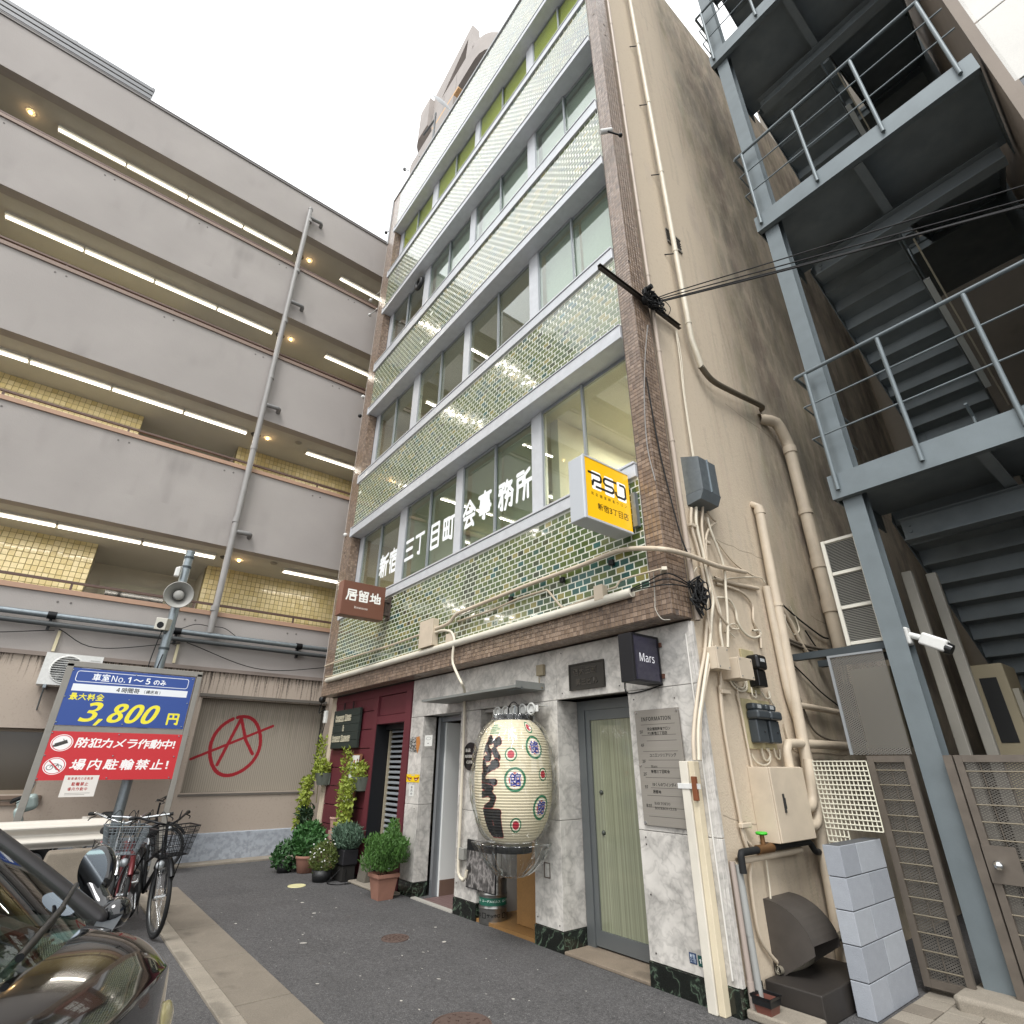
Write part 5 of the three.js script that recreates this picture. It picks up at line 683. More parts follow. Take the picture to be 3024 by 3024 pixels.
{ // switch boxes, meters, cabinet, tap, hood
  const box = (name, lab, y0, y1, z0, z1, d, mat, cat = 'box') => { const t = thing(name, lab, cat, [SX, y0, (z0 + z1) / 2]); obj('case', rb(SX, SX + d, y0, y1, z1, z0, 0.008, 2), mat, t); obj('lid', rb(SX + d + 0.001, SX + d + 0.012, y0 - 0.004, y1 + 0.004, z1 - 0.004, z0 + 0.004, 0.004, 1), mat, t); for (const [a, b] of [[0.1, 0.1], [0.9, 0.1], [0.1, 0.9], [0.9, 0.9]]) obj('screw', cyl([SX + d + 0.012, lerp(y0, y1, b), lerp(z0, z1, a)], [SX + d + 0.016, lerp(y0, y1, b), lerp(z0, z1, a)], 0.006, 0.006, 8), galv, t); return t; };
  box('switch_box', 'left of two beige square switch boxes under the cable bundle', 2.3, 2.49, -4.3, -4.48, 0.13, beigePl); box('switch_box', 'right of two beige square switch boxes, beside the black meter', 2.24, 2.42, -4.56, -4.78, 0.17, beigePl);
  const cr = M(0xbdb28c, 0.6, { map: retile(grime, 4) });
  { const t = thing('electricity_meter', 'single black electricity meter on a cream board', 'meter', [SX, 2.2, -5.05]); obj('board', rb(SX, SX + 0.02, 2.16, 2.56, -5.15, -4.92, 0.004, 1), cr, t); obj('meter_body', [rb(SX + 0.021, SX + 0.12, 2.21, 2.36, -5.12, -4.97, 0.01), rb(SX + 0.021, SX + 0.15, 2.36, 2.5, -5.13, -4.96, 0.03)], M(0x0c0d0e, 0.35), t); obj('dial', bx(SX + 0.151, SX + 0.155, 2.43, 2.46, -5.07, -5.0), M(0xb5b8b8, 0.4), t); }
  { const t = thing('electricity_meter', 'pair of dark grey meters side by side on a stained cream board', 'meter', [SX, 1.7, -5.0]); obj('board', rb(SX, SX + 0.025, 1.68, 2.1, -5.26, -4.76, 0.004, 1), cr, t); for (const z of [-4.9, -5.12]) { obj('meter_body', [rb(SX + 0.026, SX + 0.11, 1.73, 1.92, z - 0.085, z + 0.085, 0.012), rb(SX + 0.026, SX + 0.15, 1.921, 2.0, z - 0.1, z + 0.1, 0.025), rb(SX + 0.026, SX + 0.11, 2.001, 2.06, z - 0.085, z + 0.085, 0.02)], M(0x3b4145, 0.35), t); obj('dial', bx(SX + 0.111, SX + 0.114, 2.015, 2.045, z - 0.03, z + 0.03), M(0xa8abab, 0.3), t); obj('button', sph([SX + 0.113, 1.82, z - 0.02], 0.008, 8), blackPl, t); } }
  { const t = thing('meter_cabinet', 'beige steel cabinet with a slot handle below the double meter', 'cabinet', [SX, 1, -5]); obj('case', rb(SX, SX + 0.18, 0.99, 1.54, -5.3, -4.72, 0.006), beigePl, t); obj('door', rb(SX + 0.181, SX + 0.196, 0.995, 1.535, -5.295, -4.725, 0.005, 1), beigePl, t); obj('handle', [rb(SX + 0.197, SX + 0.206, 1.2, 1.34, -4.87, -4.845, 0.004, 1), rb(SX + 0.206, SX + 0.214, 1.23, 1.31, -4.865, -4.85, 0.003, 1)], M(0x2a2a29, 0.4), t); }
  { const t = thing('water_pipe', 'black lagged water pipe with a green handled brass tap below the cabinet', 'pipe', [SX, 0.9, -4.4]); obj('lagging', [pipe([[SX + 0.1, 0.83, -4.26], [SX + 0.1, 0.96, -4.26], [SX + 0.1, 0.96, -5.35], [SX + 0.1, 0.88, -5.42], [SX + 0.06, 0.86, -5.6]], 0.026, 12, 0.03)], blackRub, t); obj('brass_valve', [cyl([SX + 0.1, 0.96, -4.5], [SX + 0.1, 0.96, -4.72], 0.033), cyl([SX + 0.1, 0.96, -4.6], [SX + 0.1, 1.06, -4.6], 0.018)], M(0x7a5a3a, 0.5, { metalness: 0.6 }), t); obj('tap_handle', [lathe([[0, 1.075], [0.042, 1.075], [0.045, 1.065], [0.042, 1.055], [0, 1.055]], 12, [SX + 0.1, 0, -4.6])], M(0x3fb62f, 0.45), t); obj('bare_pipe', pipe([[SX + 0.06, 0.9, -4.27], [SX + 0.06, 0.9, -5.25]], 0.024), B, t); }
  { const t = thing('vent_hood', 'sooty dark steel vent hood with a curved top low on the beige wall', 'vent', [SX, 0.2, -4.85]); const pf = [[0, 0.62]]; for (let k = 1; k <= 10; k++) { const a = k / 10 * 1.35; pf.push([0.34 * Math.sin(a), 0.62 - 0.3 * (1 - Math.cos(a))]); } pf.push([0.33, 0.33], [0.0, 0.12]); const soot = M(0x5b5652, 0.5, { metalness: 0.35, map: retile(grime, 3) }); obj('shell', (() => { const s = poly(pf.map(([a, b]) => [a + SX, b]), null, 0.004, new THREE.Matrix4().makeTranslation(0, 0, -4.64)), s2 = poly(pf.map(([a, b]) => [a + SX, b]), null, 0.004, new THREE.Matrix4().makeTranslation(0, 0, -5.04)); const g = [s, s2]; for (let k = 0; k < 10; k++) g.push(quad([pf[k][0] + SX, pf[k][1], -4.637], [pf[k + 1][0] + SX, pf[k + 1][1], -4.637], [pf[k + 1][0] + SX, pf[k + 1][1], -5.04], [pf[k][0] + SX, pf[k][1], -5.04], false)); return g; })(), soot, t); obj('back_plate', bx(SX + 0.001, SX + 0.006, 0.02, 0.6, -5.03, -4.645), soot, t); }
  solo('black_duct_box', 'black grease-stained steel box on the ground below the vent hood', 'box', [rb(SX + 0.02, SX + 0.42, 0.0, 0.17, -5.3, -4.45, 0.01)], M(0x3a3633, 0.55, { map: retile(grime, 3), metalness: 0.2 }));
  solo('waste_pipe', 'stained grey pipe lying behind the black steel box', 'pipe', tube([[SX + 0.05, 0.2, -4.6], [SX + 0.08, 0.19, -4.9], [SX + 0.1, 0.23, -5.2], [SX + 0.14, 0.3, -5.5]], 0.026, 9), M(0x7b7568, 0.7, { map: retile(grime, 6) }));
  { const t = thing('plastic_tub', 'small square plastic tub with a black rim set on the kerb', 'tub', [-2.6, 0.05, -4.32]), c = onY(2265, 2965, 0.1); const g = (r0, r1, y0, y1) => { const q = new THREE.CylinderGeometry(r1 * 1.414, r0 * 1.414, y1 - y0, 4, 1, true, Math.PI / 4).toNonIndexed(); q.computeVertexNormals(); q.translate(c.x, (y0 + y1) / 2, c.z); return fin(q); }; obj('tub', [g(0.052, 0.068, 0.06, 0.14), bx(c.x - 0.052, c.x + 0.052, 0.055, 0.062, c.z - 0.052, c.z + 0.052)], M(0x6b4238, 0.4, { side: THREE.DoubleSide }), t); obj('rim', [g(0.07, 0.075, 0.135, 0.152), g(0.066, 0.067, 0.1, 0.15)], M(0x191a1b, 0.3, { side: THREE.DoubleSide }), t); }
  struct('kerb_block', rb(-2.72, -2.3, 0, 0.055, -4.44, -4.18, 0.015, 1), concrete);
  // white square duct and pipes up the marble corner
  { const t = thing('white_cable_duct', 'cream square cable duct standing up the marble corner', 'duct', [-2.86, 0, -4.1]); obj('cover', rb(-2.94, -2.865, 0, 1.58, -4.148, -4.06, 0.006, 1), M(0xe4dfd3, 0.45, { map: retile(grime, 1) }), t); obj('groove_side', rb(-2.862, -2.81, 0, 1.58, -4.148, -4.075, 0.006, 1), M(0xe6dabf, 0.45, { map: retile(grime, 1) }), t); obj('strap', rb(-2.97, -2.76, 1.38, 1.42, -4.06, -4.052, 0.003, 1), whitePl, t); obj('rust_block', rb(-2.83, -2.79, 1.3, 1.47, -4.07, -4.04, 0.004, 1), M(0x7a4526, 0.7), t); }
  solo('corner_pipe', 'grey pipe standing at the marble corner with a faded label', 'pipe', [cyl([SX + 0.06, 0, -4.3], [SX + 0.06, 0.88, -4.27], 0.026), cyl([SX + 0.06, 0.45, -4.283], [SX + 0.06, 0.75, -4.275], 0.0275)], M(0xa6a8a6, 0.5, { map: retile(grime, 2) }));
  solo('corner_pipe', 'slim pinkish pipe standing at the marble corner beside the labelled one', 'pipe', [cyl([SX + 0.04, 0.2, -4.235], [SX + 0.04, 0.9, -4.225], 0.02), cyl([SX + 0.04, 0, -4.235], [SX + 0.04, 0.2, -4.235], 0.024)], M(0xa3968d, 0.5));
  solo('corner_trim', 'thin white cable strip beside the marble corner', 'cable', [tube([[-2.77, 2.6, -4.143], [-2.77, 1.2, -4.143], [-2.765, 0.2, -4.143]], 0.008, 6)], M(0xd0cdc6, 0.5));
  // wall vent with dark opening high on the side wall
  { const a = onX(1964, 678, SX), b = onX(2012, 745, SX), t = thing('wall_vent', 'small dark louvred opening high on the beige wall beside the riser conduit', 'vent', [SX, b.y, a.z]); obj('frame', [bx(SX, SX + 0.02, b.y - 0.05, b.y - 0.02, b.z, a.z), bx(SX, SX + 0.02, a.y, a.y + 0.03, b.z, a.z)], M(0x77736c, 0.6), t); obj('opening', bx(SX, SX + 0.006, b.y - 0.019, a.y - 0.001, b.z, a.z), M(0x6d6a64, 0.7), t); for (let k = 1; k < 4; k++) obj('louvre', bx(SX + 0.006, SX + 0.018, lerp(b.y, a.y, k / 4) - 0.006, lerp(b.y, a.y, k / 4), b.z, a.z), M(0x77736c, 0.6), t); }
}
{ // slotted steel bracket with cable terminations, and the wires across the stair
  const y = 6.47, t = thing('cable_bracket', 'slotted dark steel bracket carrying overhead wires at the corner', 'bracket', [XR + 0.05, y, -4]); const dk = M(0x4b4641, 0.5, { metalness: 0.5, map: retile(grime, 5) });
  obj('channel', [bx(XR + 0.02, XR + 0.025, y - 0.03, y + 0.03, -4.75, -3.3), bx(XR + 0.026, XR + 0.06, y + 0.025, y + 0.03, -4.75, -3.3), bx(XR + 0.026, XR + 0.06, y - 0.03, y - 0.025, -4.75, -3.3)], dk, t);
  for (let k = 0; k < 5; k++) obj('bolt', cyl([XR + 0.025, y, -3.36 - k * 0.13], [XR + 0.04, y, -3.36 - k * 0.13], 0.012, 0.012, 8), galv, t);
  obj('insulator', [cyl([XR + 0.1, y + 0.02, -3.98], [XR + 0.22, y + 0.02, -3.98], 0.03), sph([XR + 0.08, y - 0.04, -4.05], 0.06), sph([XR + 0.1, y, -4.2], 0.045)], blackRub, t);
  for (let k = 0; k < 14; k++) { const ph = rnd() * 6, R = rr(0.05, 0.14), pts = []; for (let i = 0; i <= 9; i++) { const a = ph + i * 0.72; pts.push([XR + 0.09 + rr(0, 0.08), y - 0.04 + Math.sin(a) * R, -4.05 - 0.02 * k * rnd() + Math.cos(a) * R * 1.2]); } obj('loop', tube(pts, rr(0.004, 0.009), 5, 36), blackRub, t); }
  [[1990, 862, 3024, 548], [1985, 872, 3024, 590], [1990, 880, 3024, 606], [1980, 884, 3024, 612]].forEach(([a, b, c, d], i) => { const p = onX(a, b, XR + 0.12), e = onZ(c, d, -5.2), q = e.clone().addScaledVector(e.clone().sub(p), 2.5), n = 12, pts = []; for (let k = 0; k <= n; k++) { const s = k / n, v = p.clone().lerp(q, s); v.y -= 0.0; pts.push(v.add(V3(0, i > 1 ? 0.012 * Math.sin(k * 1.3 + i) : 0, 0))); } pts.unshift(V3(XR + 0.1, 6.44 - i * 0.02, -4.1)); solo('overhead_wire', ['topmost overhead wire leaving the corner bracket past the steel stair', 'second overhead wire leaving the corner bracket past the steel stair', 'upper of two twisted overhead wires leaving the corner bracket', 'lower of two twisted overhead wires leaving the corner bracket'][i], 'wire', tube(pts, i < 2 ? 0.007 : 0.009, 6), blackRub, 'overhead wires'); });
  solo('wall_cable', 'pair of pale cables dropping from the bracket end to the junction box', 'cable', [tube([[SX + 0.04, 6.4, -4.68], [SX + 0.04, 5.9, -4.66], [SX + 0.04, 5.4, -4.62], [SX + 0.05, 4.5, -4.58]], 0.008, 6), tube([[SX + 0.04, 6.4, -4.7], [SX + 0.045, 5.95, -4.69], [SX + 0.04, 5.4, -4.64], [SX + 0.05, 4.5, -4.6]], 0.007, 6)], creamPl);
}
{ // the conduits and duct across the tile band
  const t = thing('cable_trunking', 'long cream cable duct along the foot of the green tiles', 'duct', [-7, 3, FZ]); obj('duct', [(() => { const g = new THREE.CylinderGeometry(0.045, 0.045, 7.55, 18); g.rotateZ(Math.PI / 2); g.translate(-6.86, 3.0, FZ + 0.045); return fin(g); })()], M(0xe0dccf, 0.42, { map: retile(grime, 1) }), t);
  const F = (pts) => pts.map(([a, b]) => onZ(1450 + a * 500 / 1932, 1600 + b * 500 / 1932, FZ + 0.06));
  const L = (pts) => pts.map(([a, b]) => onZ(950 + a * 500 / 1932, 1750 + b * 500 / 1932, FZ + 0.06));
  const CP = (name, lab, pts, r, mat = B) => { const q = thing(name, lab, 'conduit', pts[0].toArray()); obj('run', tube(pts, r, 9, 60, 0.35), mat, q); return q; };
  const up = CP('facade_conduit', 'stout beige conduit rising along the green tiles and over the corner pier', [...L([[1280, 420], [1450, 350], [1530, 250], [1620, 210]]), ...F([[400, 500], [1000, 280], [1400, 120], [1560, 85], [1700, 75]]), onZ(1960, 1622, FZ + 0.09), onX(2035, 1640, XR + 0.08), onX(2120, 1672, XR + 0.08), onX(2200, 1690, SX + 0.06)], 0.024);
  for (const [a, b] of [[205, 650], [790, 430], [1350, 230]]) { const p = F([[a, b]])[0]; obj('clamp', [rb(p.x - 0.03, p.x + 0.03, p.y - 0.03, p.y + 0.03, FZ + 0.011, FZ + 0.05, 0.008, 1)], blackMetal, up); }
  CP('facade_conduit', 'beige conduit from the far left corner to the large junction box', L([[40, 840], [200, 780], [760, 610], [1150, 470]]), 0.017);
  CP('facade_conduit', 'darker conduit kinking down to the small junction box on the tiles', [...L([[1550, 330], [1930, 205]]), ...F([[300, 655], [600, 560], [650, 560], [800, 740], [860, 745], [1190, 620]])], 0.013, M(0xa79a86, 0.5));
  CP('facade_conduit', 'thin conduit from the small junction box to the corner clip', [...F([[1330, 545], [1430, 510], [1500, 430], [1900, 320]]), onZ(1960, 1680, FZ + 0.05)], 0.009);
  CP('facade_conduit', 'thin conduit just above the cream duct on the left half', L([[45, 960], [200, 935], [800, 760], [1420, 575]]), 0.011, M(0xb8a98e, 0.5));
  CP('facade_conduit', 'pale hose dropping from the large junction box over the marble', [...L([[1280, 460], [1380, 430], [1480, 450], [1515, 540], [1500, 660], [1495, 800], [1560, 960], [1610, 1060]]), onZ(1372, 2050, WZ + 0.05), onZ(1369, 2180, WZ + 0.05), onZ(1362, 2350, WZ + 0.05), onZ(1353, 2560, WZ + 0.05), onZ(1358, 2590, WZ + 0.05), onZ(1372, 2600, WZ + 0.05), onZ(1378, 2570, WZ + 0.05)], 0.018, creamPl);
  const jb = (lab, pts, d) => { const [a, b] = L(pts), q = thing('facade_box', lab, 'box', [a.x, b.y, FZ]); obj('case', rb(a.x, b.x, b.y, a.y, FZ + 0.01, FZ + d, 0.008), beigePl, q); obj('lid', rb(a.x - 0.004, b.x + 0.004, b.y - 0.004, a.y + 0.004, FZ + d + 0.001, FZ + d + 0.014, 0.004, 1), beigePl, q); };
  jb('large beige junction box on the green tiles above the red shopfront', [[1160, 350], [1290, 600]], 0.1); jb('small beige box tucked behind the pale hose on the tiles', [[1420, 480], [1490, 580]], 0.05);
  { const [a, b] = F([[1195, 520], [1300, 650]]), q = thing('facade_box', 'small beige junction box on the green tiles near the corner', 'box', [a.x, b.y, FZ]); obj('case', rb(a.x, b.x, b.y, a.y, FZ + 0.01, FZ + 0.08, 0.008), beigePl, q); obj('lid', rb(a.x - 0.004, b.x + 0.004, b.y - 0.004, a.y + 0.004, FZ + 0.081, FZ + 0.093, 0.004, 1), beigePl, q); }
  { const p = onZ(1975, 1680, FZ + 0.03), q = thing('corner_clip', 'slim white terminal box on the brown corner pier', 'box', p.toArray()); obj('case', (() => { const g = new RoundedBoxGeometry(0.12, 0.035, 0.05, 2, 0.008); g.rotateY(-0.8); g.translate(XR - 0.01, p.y, FZ + 0.035); return fin(g); })(), creamPl, q); }
  solo('wall_terminal', 'small brown terminal box with dangling leads on the marble over the canopy', 'box', (() => { const a = onZ(1597, 1965, WZ), b = onZ(1610, 1995, WZ); return [rb(a.x - 0.03, b.x + 0.01, b.y, a.y, WZ, WZ + 0.05, 0.008), tube([[a.x, b.y, WZ + 0.03], [a.x + 0.02, b.y - 0.1, WZ + 0.04], [a.x + 0.08, b.y - 0.14, WZ + 0.05]], 0.007, 6)]; })(), M(0x8a7f68, 0.6));
}
// ---------------------------------------------------------------- signs and lettering
{ // white letters stuck on the second-floor panes
  const T = thing('window_lettering', 'large white characters stuck across the lowest ribbon windows', 'lettering', [-6.5, 4.33, -4.09]);
  const mk = (ch) => canvas(256, 256, (x) => ktext(x, ch, 20, 20, 216, 31, '#f1f4f5'), true);
  const CH = [['新', -9.47, -9.02], ['宿', -9.06, -8.67], ['三', -8.36, -7.98], ['丁', -7.99, -7.62], ['目', -7.54, -7.14], ['町', -7.11, -6.71], ['会', -6.47, -6.07], ['事', -6.06, -5.67], ['務', -5.6, -5.2], ['所', -5.19, -4.79]];
  for (const [c, a, b] of CH) { const m = new THREE.MeshStandardMaterial({ map: mk(c), transparent: true, alphaTest: 0.5, roughness: 0.5 }), g = printZ((a > -9.5 && a < -8.7) || (a > -7.58 && a < -6.7) || a > -5.62 ? -4.14 : -4.108, a, b, 4.76, 5.3); obj('character', g, m, T); }
}
const printBox = (name, lab, cat, pos) => thing(name, lab, cat, pos);
{ // yellow projecting sign
  const x = -2.99, y0 = 3.56, y1 = 4.19, zf = -3.22, zb = -3.84, t = printBox('yellow_sign', 'yellow projecting sign with black initials fixed to the green tiles', 'sign', [x, y0, zb]);
  const tex = canvas(640, 660, (c, w, h) => {
    c.fillStyle = '#f3bb17'; c.fillRect(0, 0, w, h);
    const blk = (p, q, r, s) => { c.beginPath(); c.roundRect(p, q, r, s, 18); c.fill(); }; c.fillStyle = '#fdfdf8'; blk(90, 130, 130, 205); blk(270, 130, 135, 215); blk(455, 135, 130, 215);
    c.strokeStyle = '#111213'; c.lineWidth = 26; c.lineJoin = 'round'; const L = (...p) => { c.beginPath(); p.forEach(([a, b], i) => i ? c.lineTo(a, b) : c.moveTo(a, b)); c.stroke(); };
    L([55, 160], [205, 160], [222, 178], [222, 215], [205, 235], [115, 235], [98, 290]); L([98, 245], [98, 300]); L([140, 300], [370, 300], [400, 280], [400, 255], [380, 235], [285, 235], [262, 212], [262, 185], [285, 162], [455, 162]); L([490, 165], [560, 165], [575, 185], [575, 290], [555, 312], [450, 312], [432, 292], [432, 262]); c.fillStyle = '#111213'; c.fillRect(40, 148, 60, 26);
    ktext(c, '完全個室麻雀サロン', 70, 372, 34, 3.4, '#2a2410', { adv: 1.75 }); ktext(c, '新宿3丁目店', 150, 470, 74, 7.5, '#17150e');
  });
  obj('case', [rb(x - 0.2, x - 0.014, y0 - 0.012, y1 + 0.012, zb - 0.0, zf + 0.02, 0.01)], M(0xc2c7cc, 0.4, { metalness: 0.3 }), t);
  obj('rim', [bx(x - 0.0135, x + 0.004, y0 - 0.014, y0 + 0.006, zb, zf + 0.021), bx(x - 0.0135, x + 0.004, y1 - 0.004, y1 + 0.014, zb, zf + 0.021), bx(x - 0.0135, x + 0.004, y0 + 0.0061, y1 - 0.0041, zf + 0.001, zf + 0.021)], M(0xd5dadf, 0.35, { metalness: 0.3 }), t);
  obj('face', quad([x - 0.002, y0, zf], [x - 0.002, y0, zb], [x - 0.002, y1, zb], [x - 0.002, y1, zf]), P(0xffffff, 0.3, { map: tex, clearcoat: 0.4, emissive: 0xffffff, emissiveMap: tex, emissiveIntensity: 0.12 }), t);
  obj('bracket', [bx(x - 0.13, x - 0.02, 3.62, 3.66, FZ + 0.012, zb - 0.001), bx(x - 0.13, x - 0.02, 4.06, 4.1, FZ + 0.012, zb - 0.001), bx(x + 0.01, x + 0.06, 3.62, 3.98, FZ + 0.012, FZ + 0.06)], galv, t);
}
{ // brown projecting sign
  const x = -8.2, y0 = 3.69, y1 = 4.25, zf = -3.02, zb = -3.76, t = printBox('brown_sign', 'brown projecting sign with three white characters above the red shopfront', 'sign', [x, y0, zb]);
  const tex = canvas(640, 480, (c, w, h) => { c.fillStyle = '#6d4534'; c.fillRect(0, 0, w, h); ktext(c, '居留地', 58, 110, 158, 22, '#f0efe9', { adv: 1.12 }); c.fillStyle = '#e6e2da'; c.font = 'bold 40px serif'; c.fillText('K', 190, 375); c.font = 'bold 31px serif'; c.fillText('YORYUCHI', 222, 375); });
  obj('case', rb(x - 0.2, x - 0.003, y0, y1, zb, zf, 0.006, 1), M(0x7b5040, 0.45), t); obj('face', quad([x, y0 + 0.004, zf - 0.004], [x, y0 + 0.004, zb + 0.004], [x, y1 - 0.004, zb + 0.004], [x, y1 - 0.004, zf - 0.004]), M(0xffffff, 0.4, { map: tex }), t);
  obj('bracket', [bx(x - 0.14, x - 0.05, 3.8, 3.84, FZ + 0.01, zb - 0.001), bx(x - 0.14, x - 0.05, 4.02, 4.06, FZ + 0.01, zb - 0.001), bx(x - 0.18, x - 0.02, 3.74, 4.12, FZ + 0.011, FZ + 0.025), bx(x - 0.12, x - 0.07, 3.841, 4.019, -3.84, -3.8)], M(0x5b504a, 0.5, { metalness: 0.4 }), t);
}
{ // Mars lightbox
  const x = -3.06, y0 = 2.2, y1 = 2.615, zf = -3.76, zb = -4.13, t = printBox('dark_blue_sign', 'dark blue projecting lightbox reading Mars under the brown fascia', 'sign', [x, y0, zb]);
  const tex = canvas(512, 560, (c, w, h) => { c.fillStyle = '#1f1d33'; c.fillRect(0, 0, w, h); c.fillStyle = '#f0f0f4'; c.font = '150px sans-serif'; c.fillText('Mars', 92, 330); });
  obj('case', [rb(x - 0.16, x - 0.012, y0, y1, zb, zf, 0.004, 1)], M(0x1c1c20, 0.45, { metalness: 0.3 }), t); obj('face', quad([x - 0.004, y0 + 0.02, zf - 0.02], [x - 0.004, y0 + 0.02, zb + 0.02], [x - 0.004, y1 - 0.02, zb + 0.02], [x - 0.004, y1 - 0.02, zf - 0.02]), P(0xffffff, 0.12, { map: tex, clearcoat: 0.6 }), t);
  obj('rim', [bx(x - 0.0115, x, y0 + 0.001, y0 + 0.019, zb, zf), bx(x - 0.0115, x, y1 - 0.019, y1 - 0.001, zb, zf), bx(x - 0.0115, x, y0 + 0.0195, y1 - 0.0195, zf - 0.019, zf), bx(x - 0.0115, x, y0 + 0.0195, y1 - 0.0195, zb, zb + 0.019)], M(0x1c1c20, 0.4, { metalness: 0.3 }), t);
  obj('bracket', [bx(x - 0.02, x + 0.02, y0 + 0.05, y0 + 0.09, -4.148, zb - 0.001), bx(x - 0.02, x + 0.02, y1 - 0.09, y1 - 0.05, -4.148, zb - 0.001)], M(0x5c3a2c, 0.7), t);
  solo('sign_cable', 'thin black cable looping from the dark blue sign along the marble joint', 'cable', tube([[-3.5, 2.62, -4.143], [-3.505, 2.3, -4.143], [-3.49, 2.17, -4.143], [-3.3, 2.165, -4.143], [-3.07, 2.2, -4.14]], 0.006, 6), blackRub);
}
{ // information board
  const t = printBox('information_board', 'bronze floor directory headed INFORMATION on the marble beside the door', 'sign', [-3.17, 1.09, WZ]);
  const tex = canvas(480, 930, (c, w, h) => {
    c.fillStyle = '#8a857c'; c.fillRect(0, 0, w, h); for (let i = 0; i < 900; i++) { c.fillStyle = `rgba(${rnd() < 0.5 ? '255,250,240' : '30,28,25'},0.025)`; c.fillRect(0, rnd() * h, w, 1); }
    c.fillStyle = '#201f1c'; c.font = 'bold 46px sans-serif'; c.fillText('INFORMATION', 68, 94); c.strokeStyle = '#26241f'; c.lineWidth = 2.5;
    const rows = [['5F', 150, ['完全個室麻雀サロン', 'PSJ新宿三丁目店']], ['4F', 262, []], ['3F', 395, ['ユニエンジニアリング', 'Mars']], ['2F', 498, ['新宿三丁目町会']], ['1F', 600, ['ぼくらのワインダイニング', '居留地']], ['B1F', 745, ['BAR TOKYO', 'BOURBON CLUB']]];
    for (const y of [125, 215, 262, 348, 420, 482, 560, 640, 700, 790, 860]) { c.beginPath(); c.moveTo(y === 262 || y === 420 || y === 640 ? 110 : 60, y); c.lineTo(430, y); c.stroke(); }
    for (const [f, y, l] of rows) { c.font = 'bold 36px sans-serif'; c.fillText(f, 40, y + 48); l.forEach((s, i) => /[A-Z]{3}|Mars/.test(s) && !/新/.test(s) ? (c.font = 'bold 27px serif', c.fillText(s, 130, y + 24 + i * (f === '3F' ? 62 : 36))) : ktext(c, s, 128, y + (f === '3F' ? -28 : 0) + i * (f === '1F' ? 56 : 36), 26, 3.6, '#141311')); }
  });
  obj('plate', rb(-3.41, -2.93, 1.09, 2.0, WZ + 0.012, WZ + 0.02, 0.003, 1), M(0x7d7770, 0.35, { metalness: 0.5 }), t); obj('print', printZ(WZ + 0.0215, -3.407, -2.933, 1.093, 1.997), M(0xffffff, 0.4, { map: tex, metalness: 0.1 }), t);
  for (const [x, y] of [[-3.39, 1.98], [-2.95, 1.98], [-3.39, 1.11], [-2.95, 1.11], [-3.39, 1.55], [-2.95, 1.55]]) obj('stud', cyl([x, y, WZ], [x, y, WZ + 0.03], 0.011, 0.011, 12), chrome, t);
}
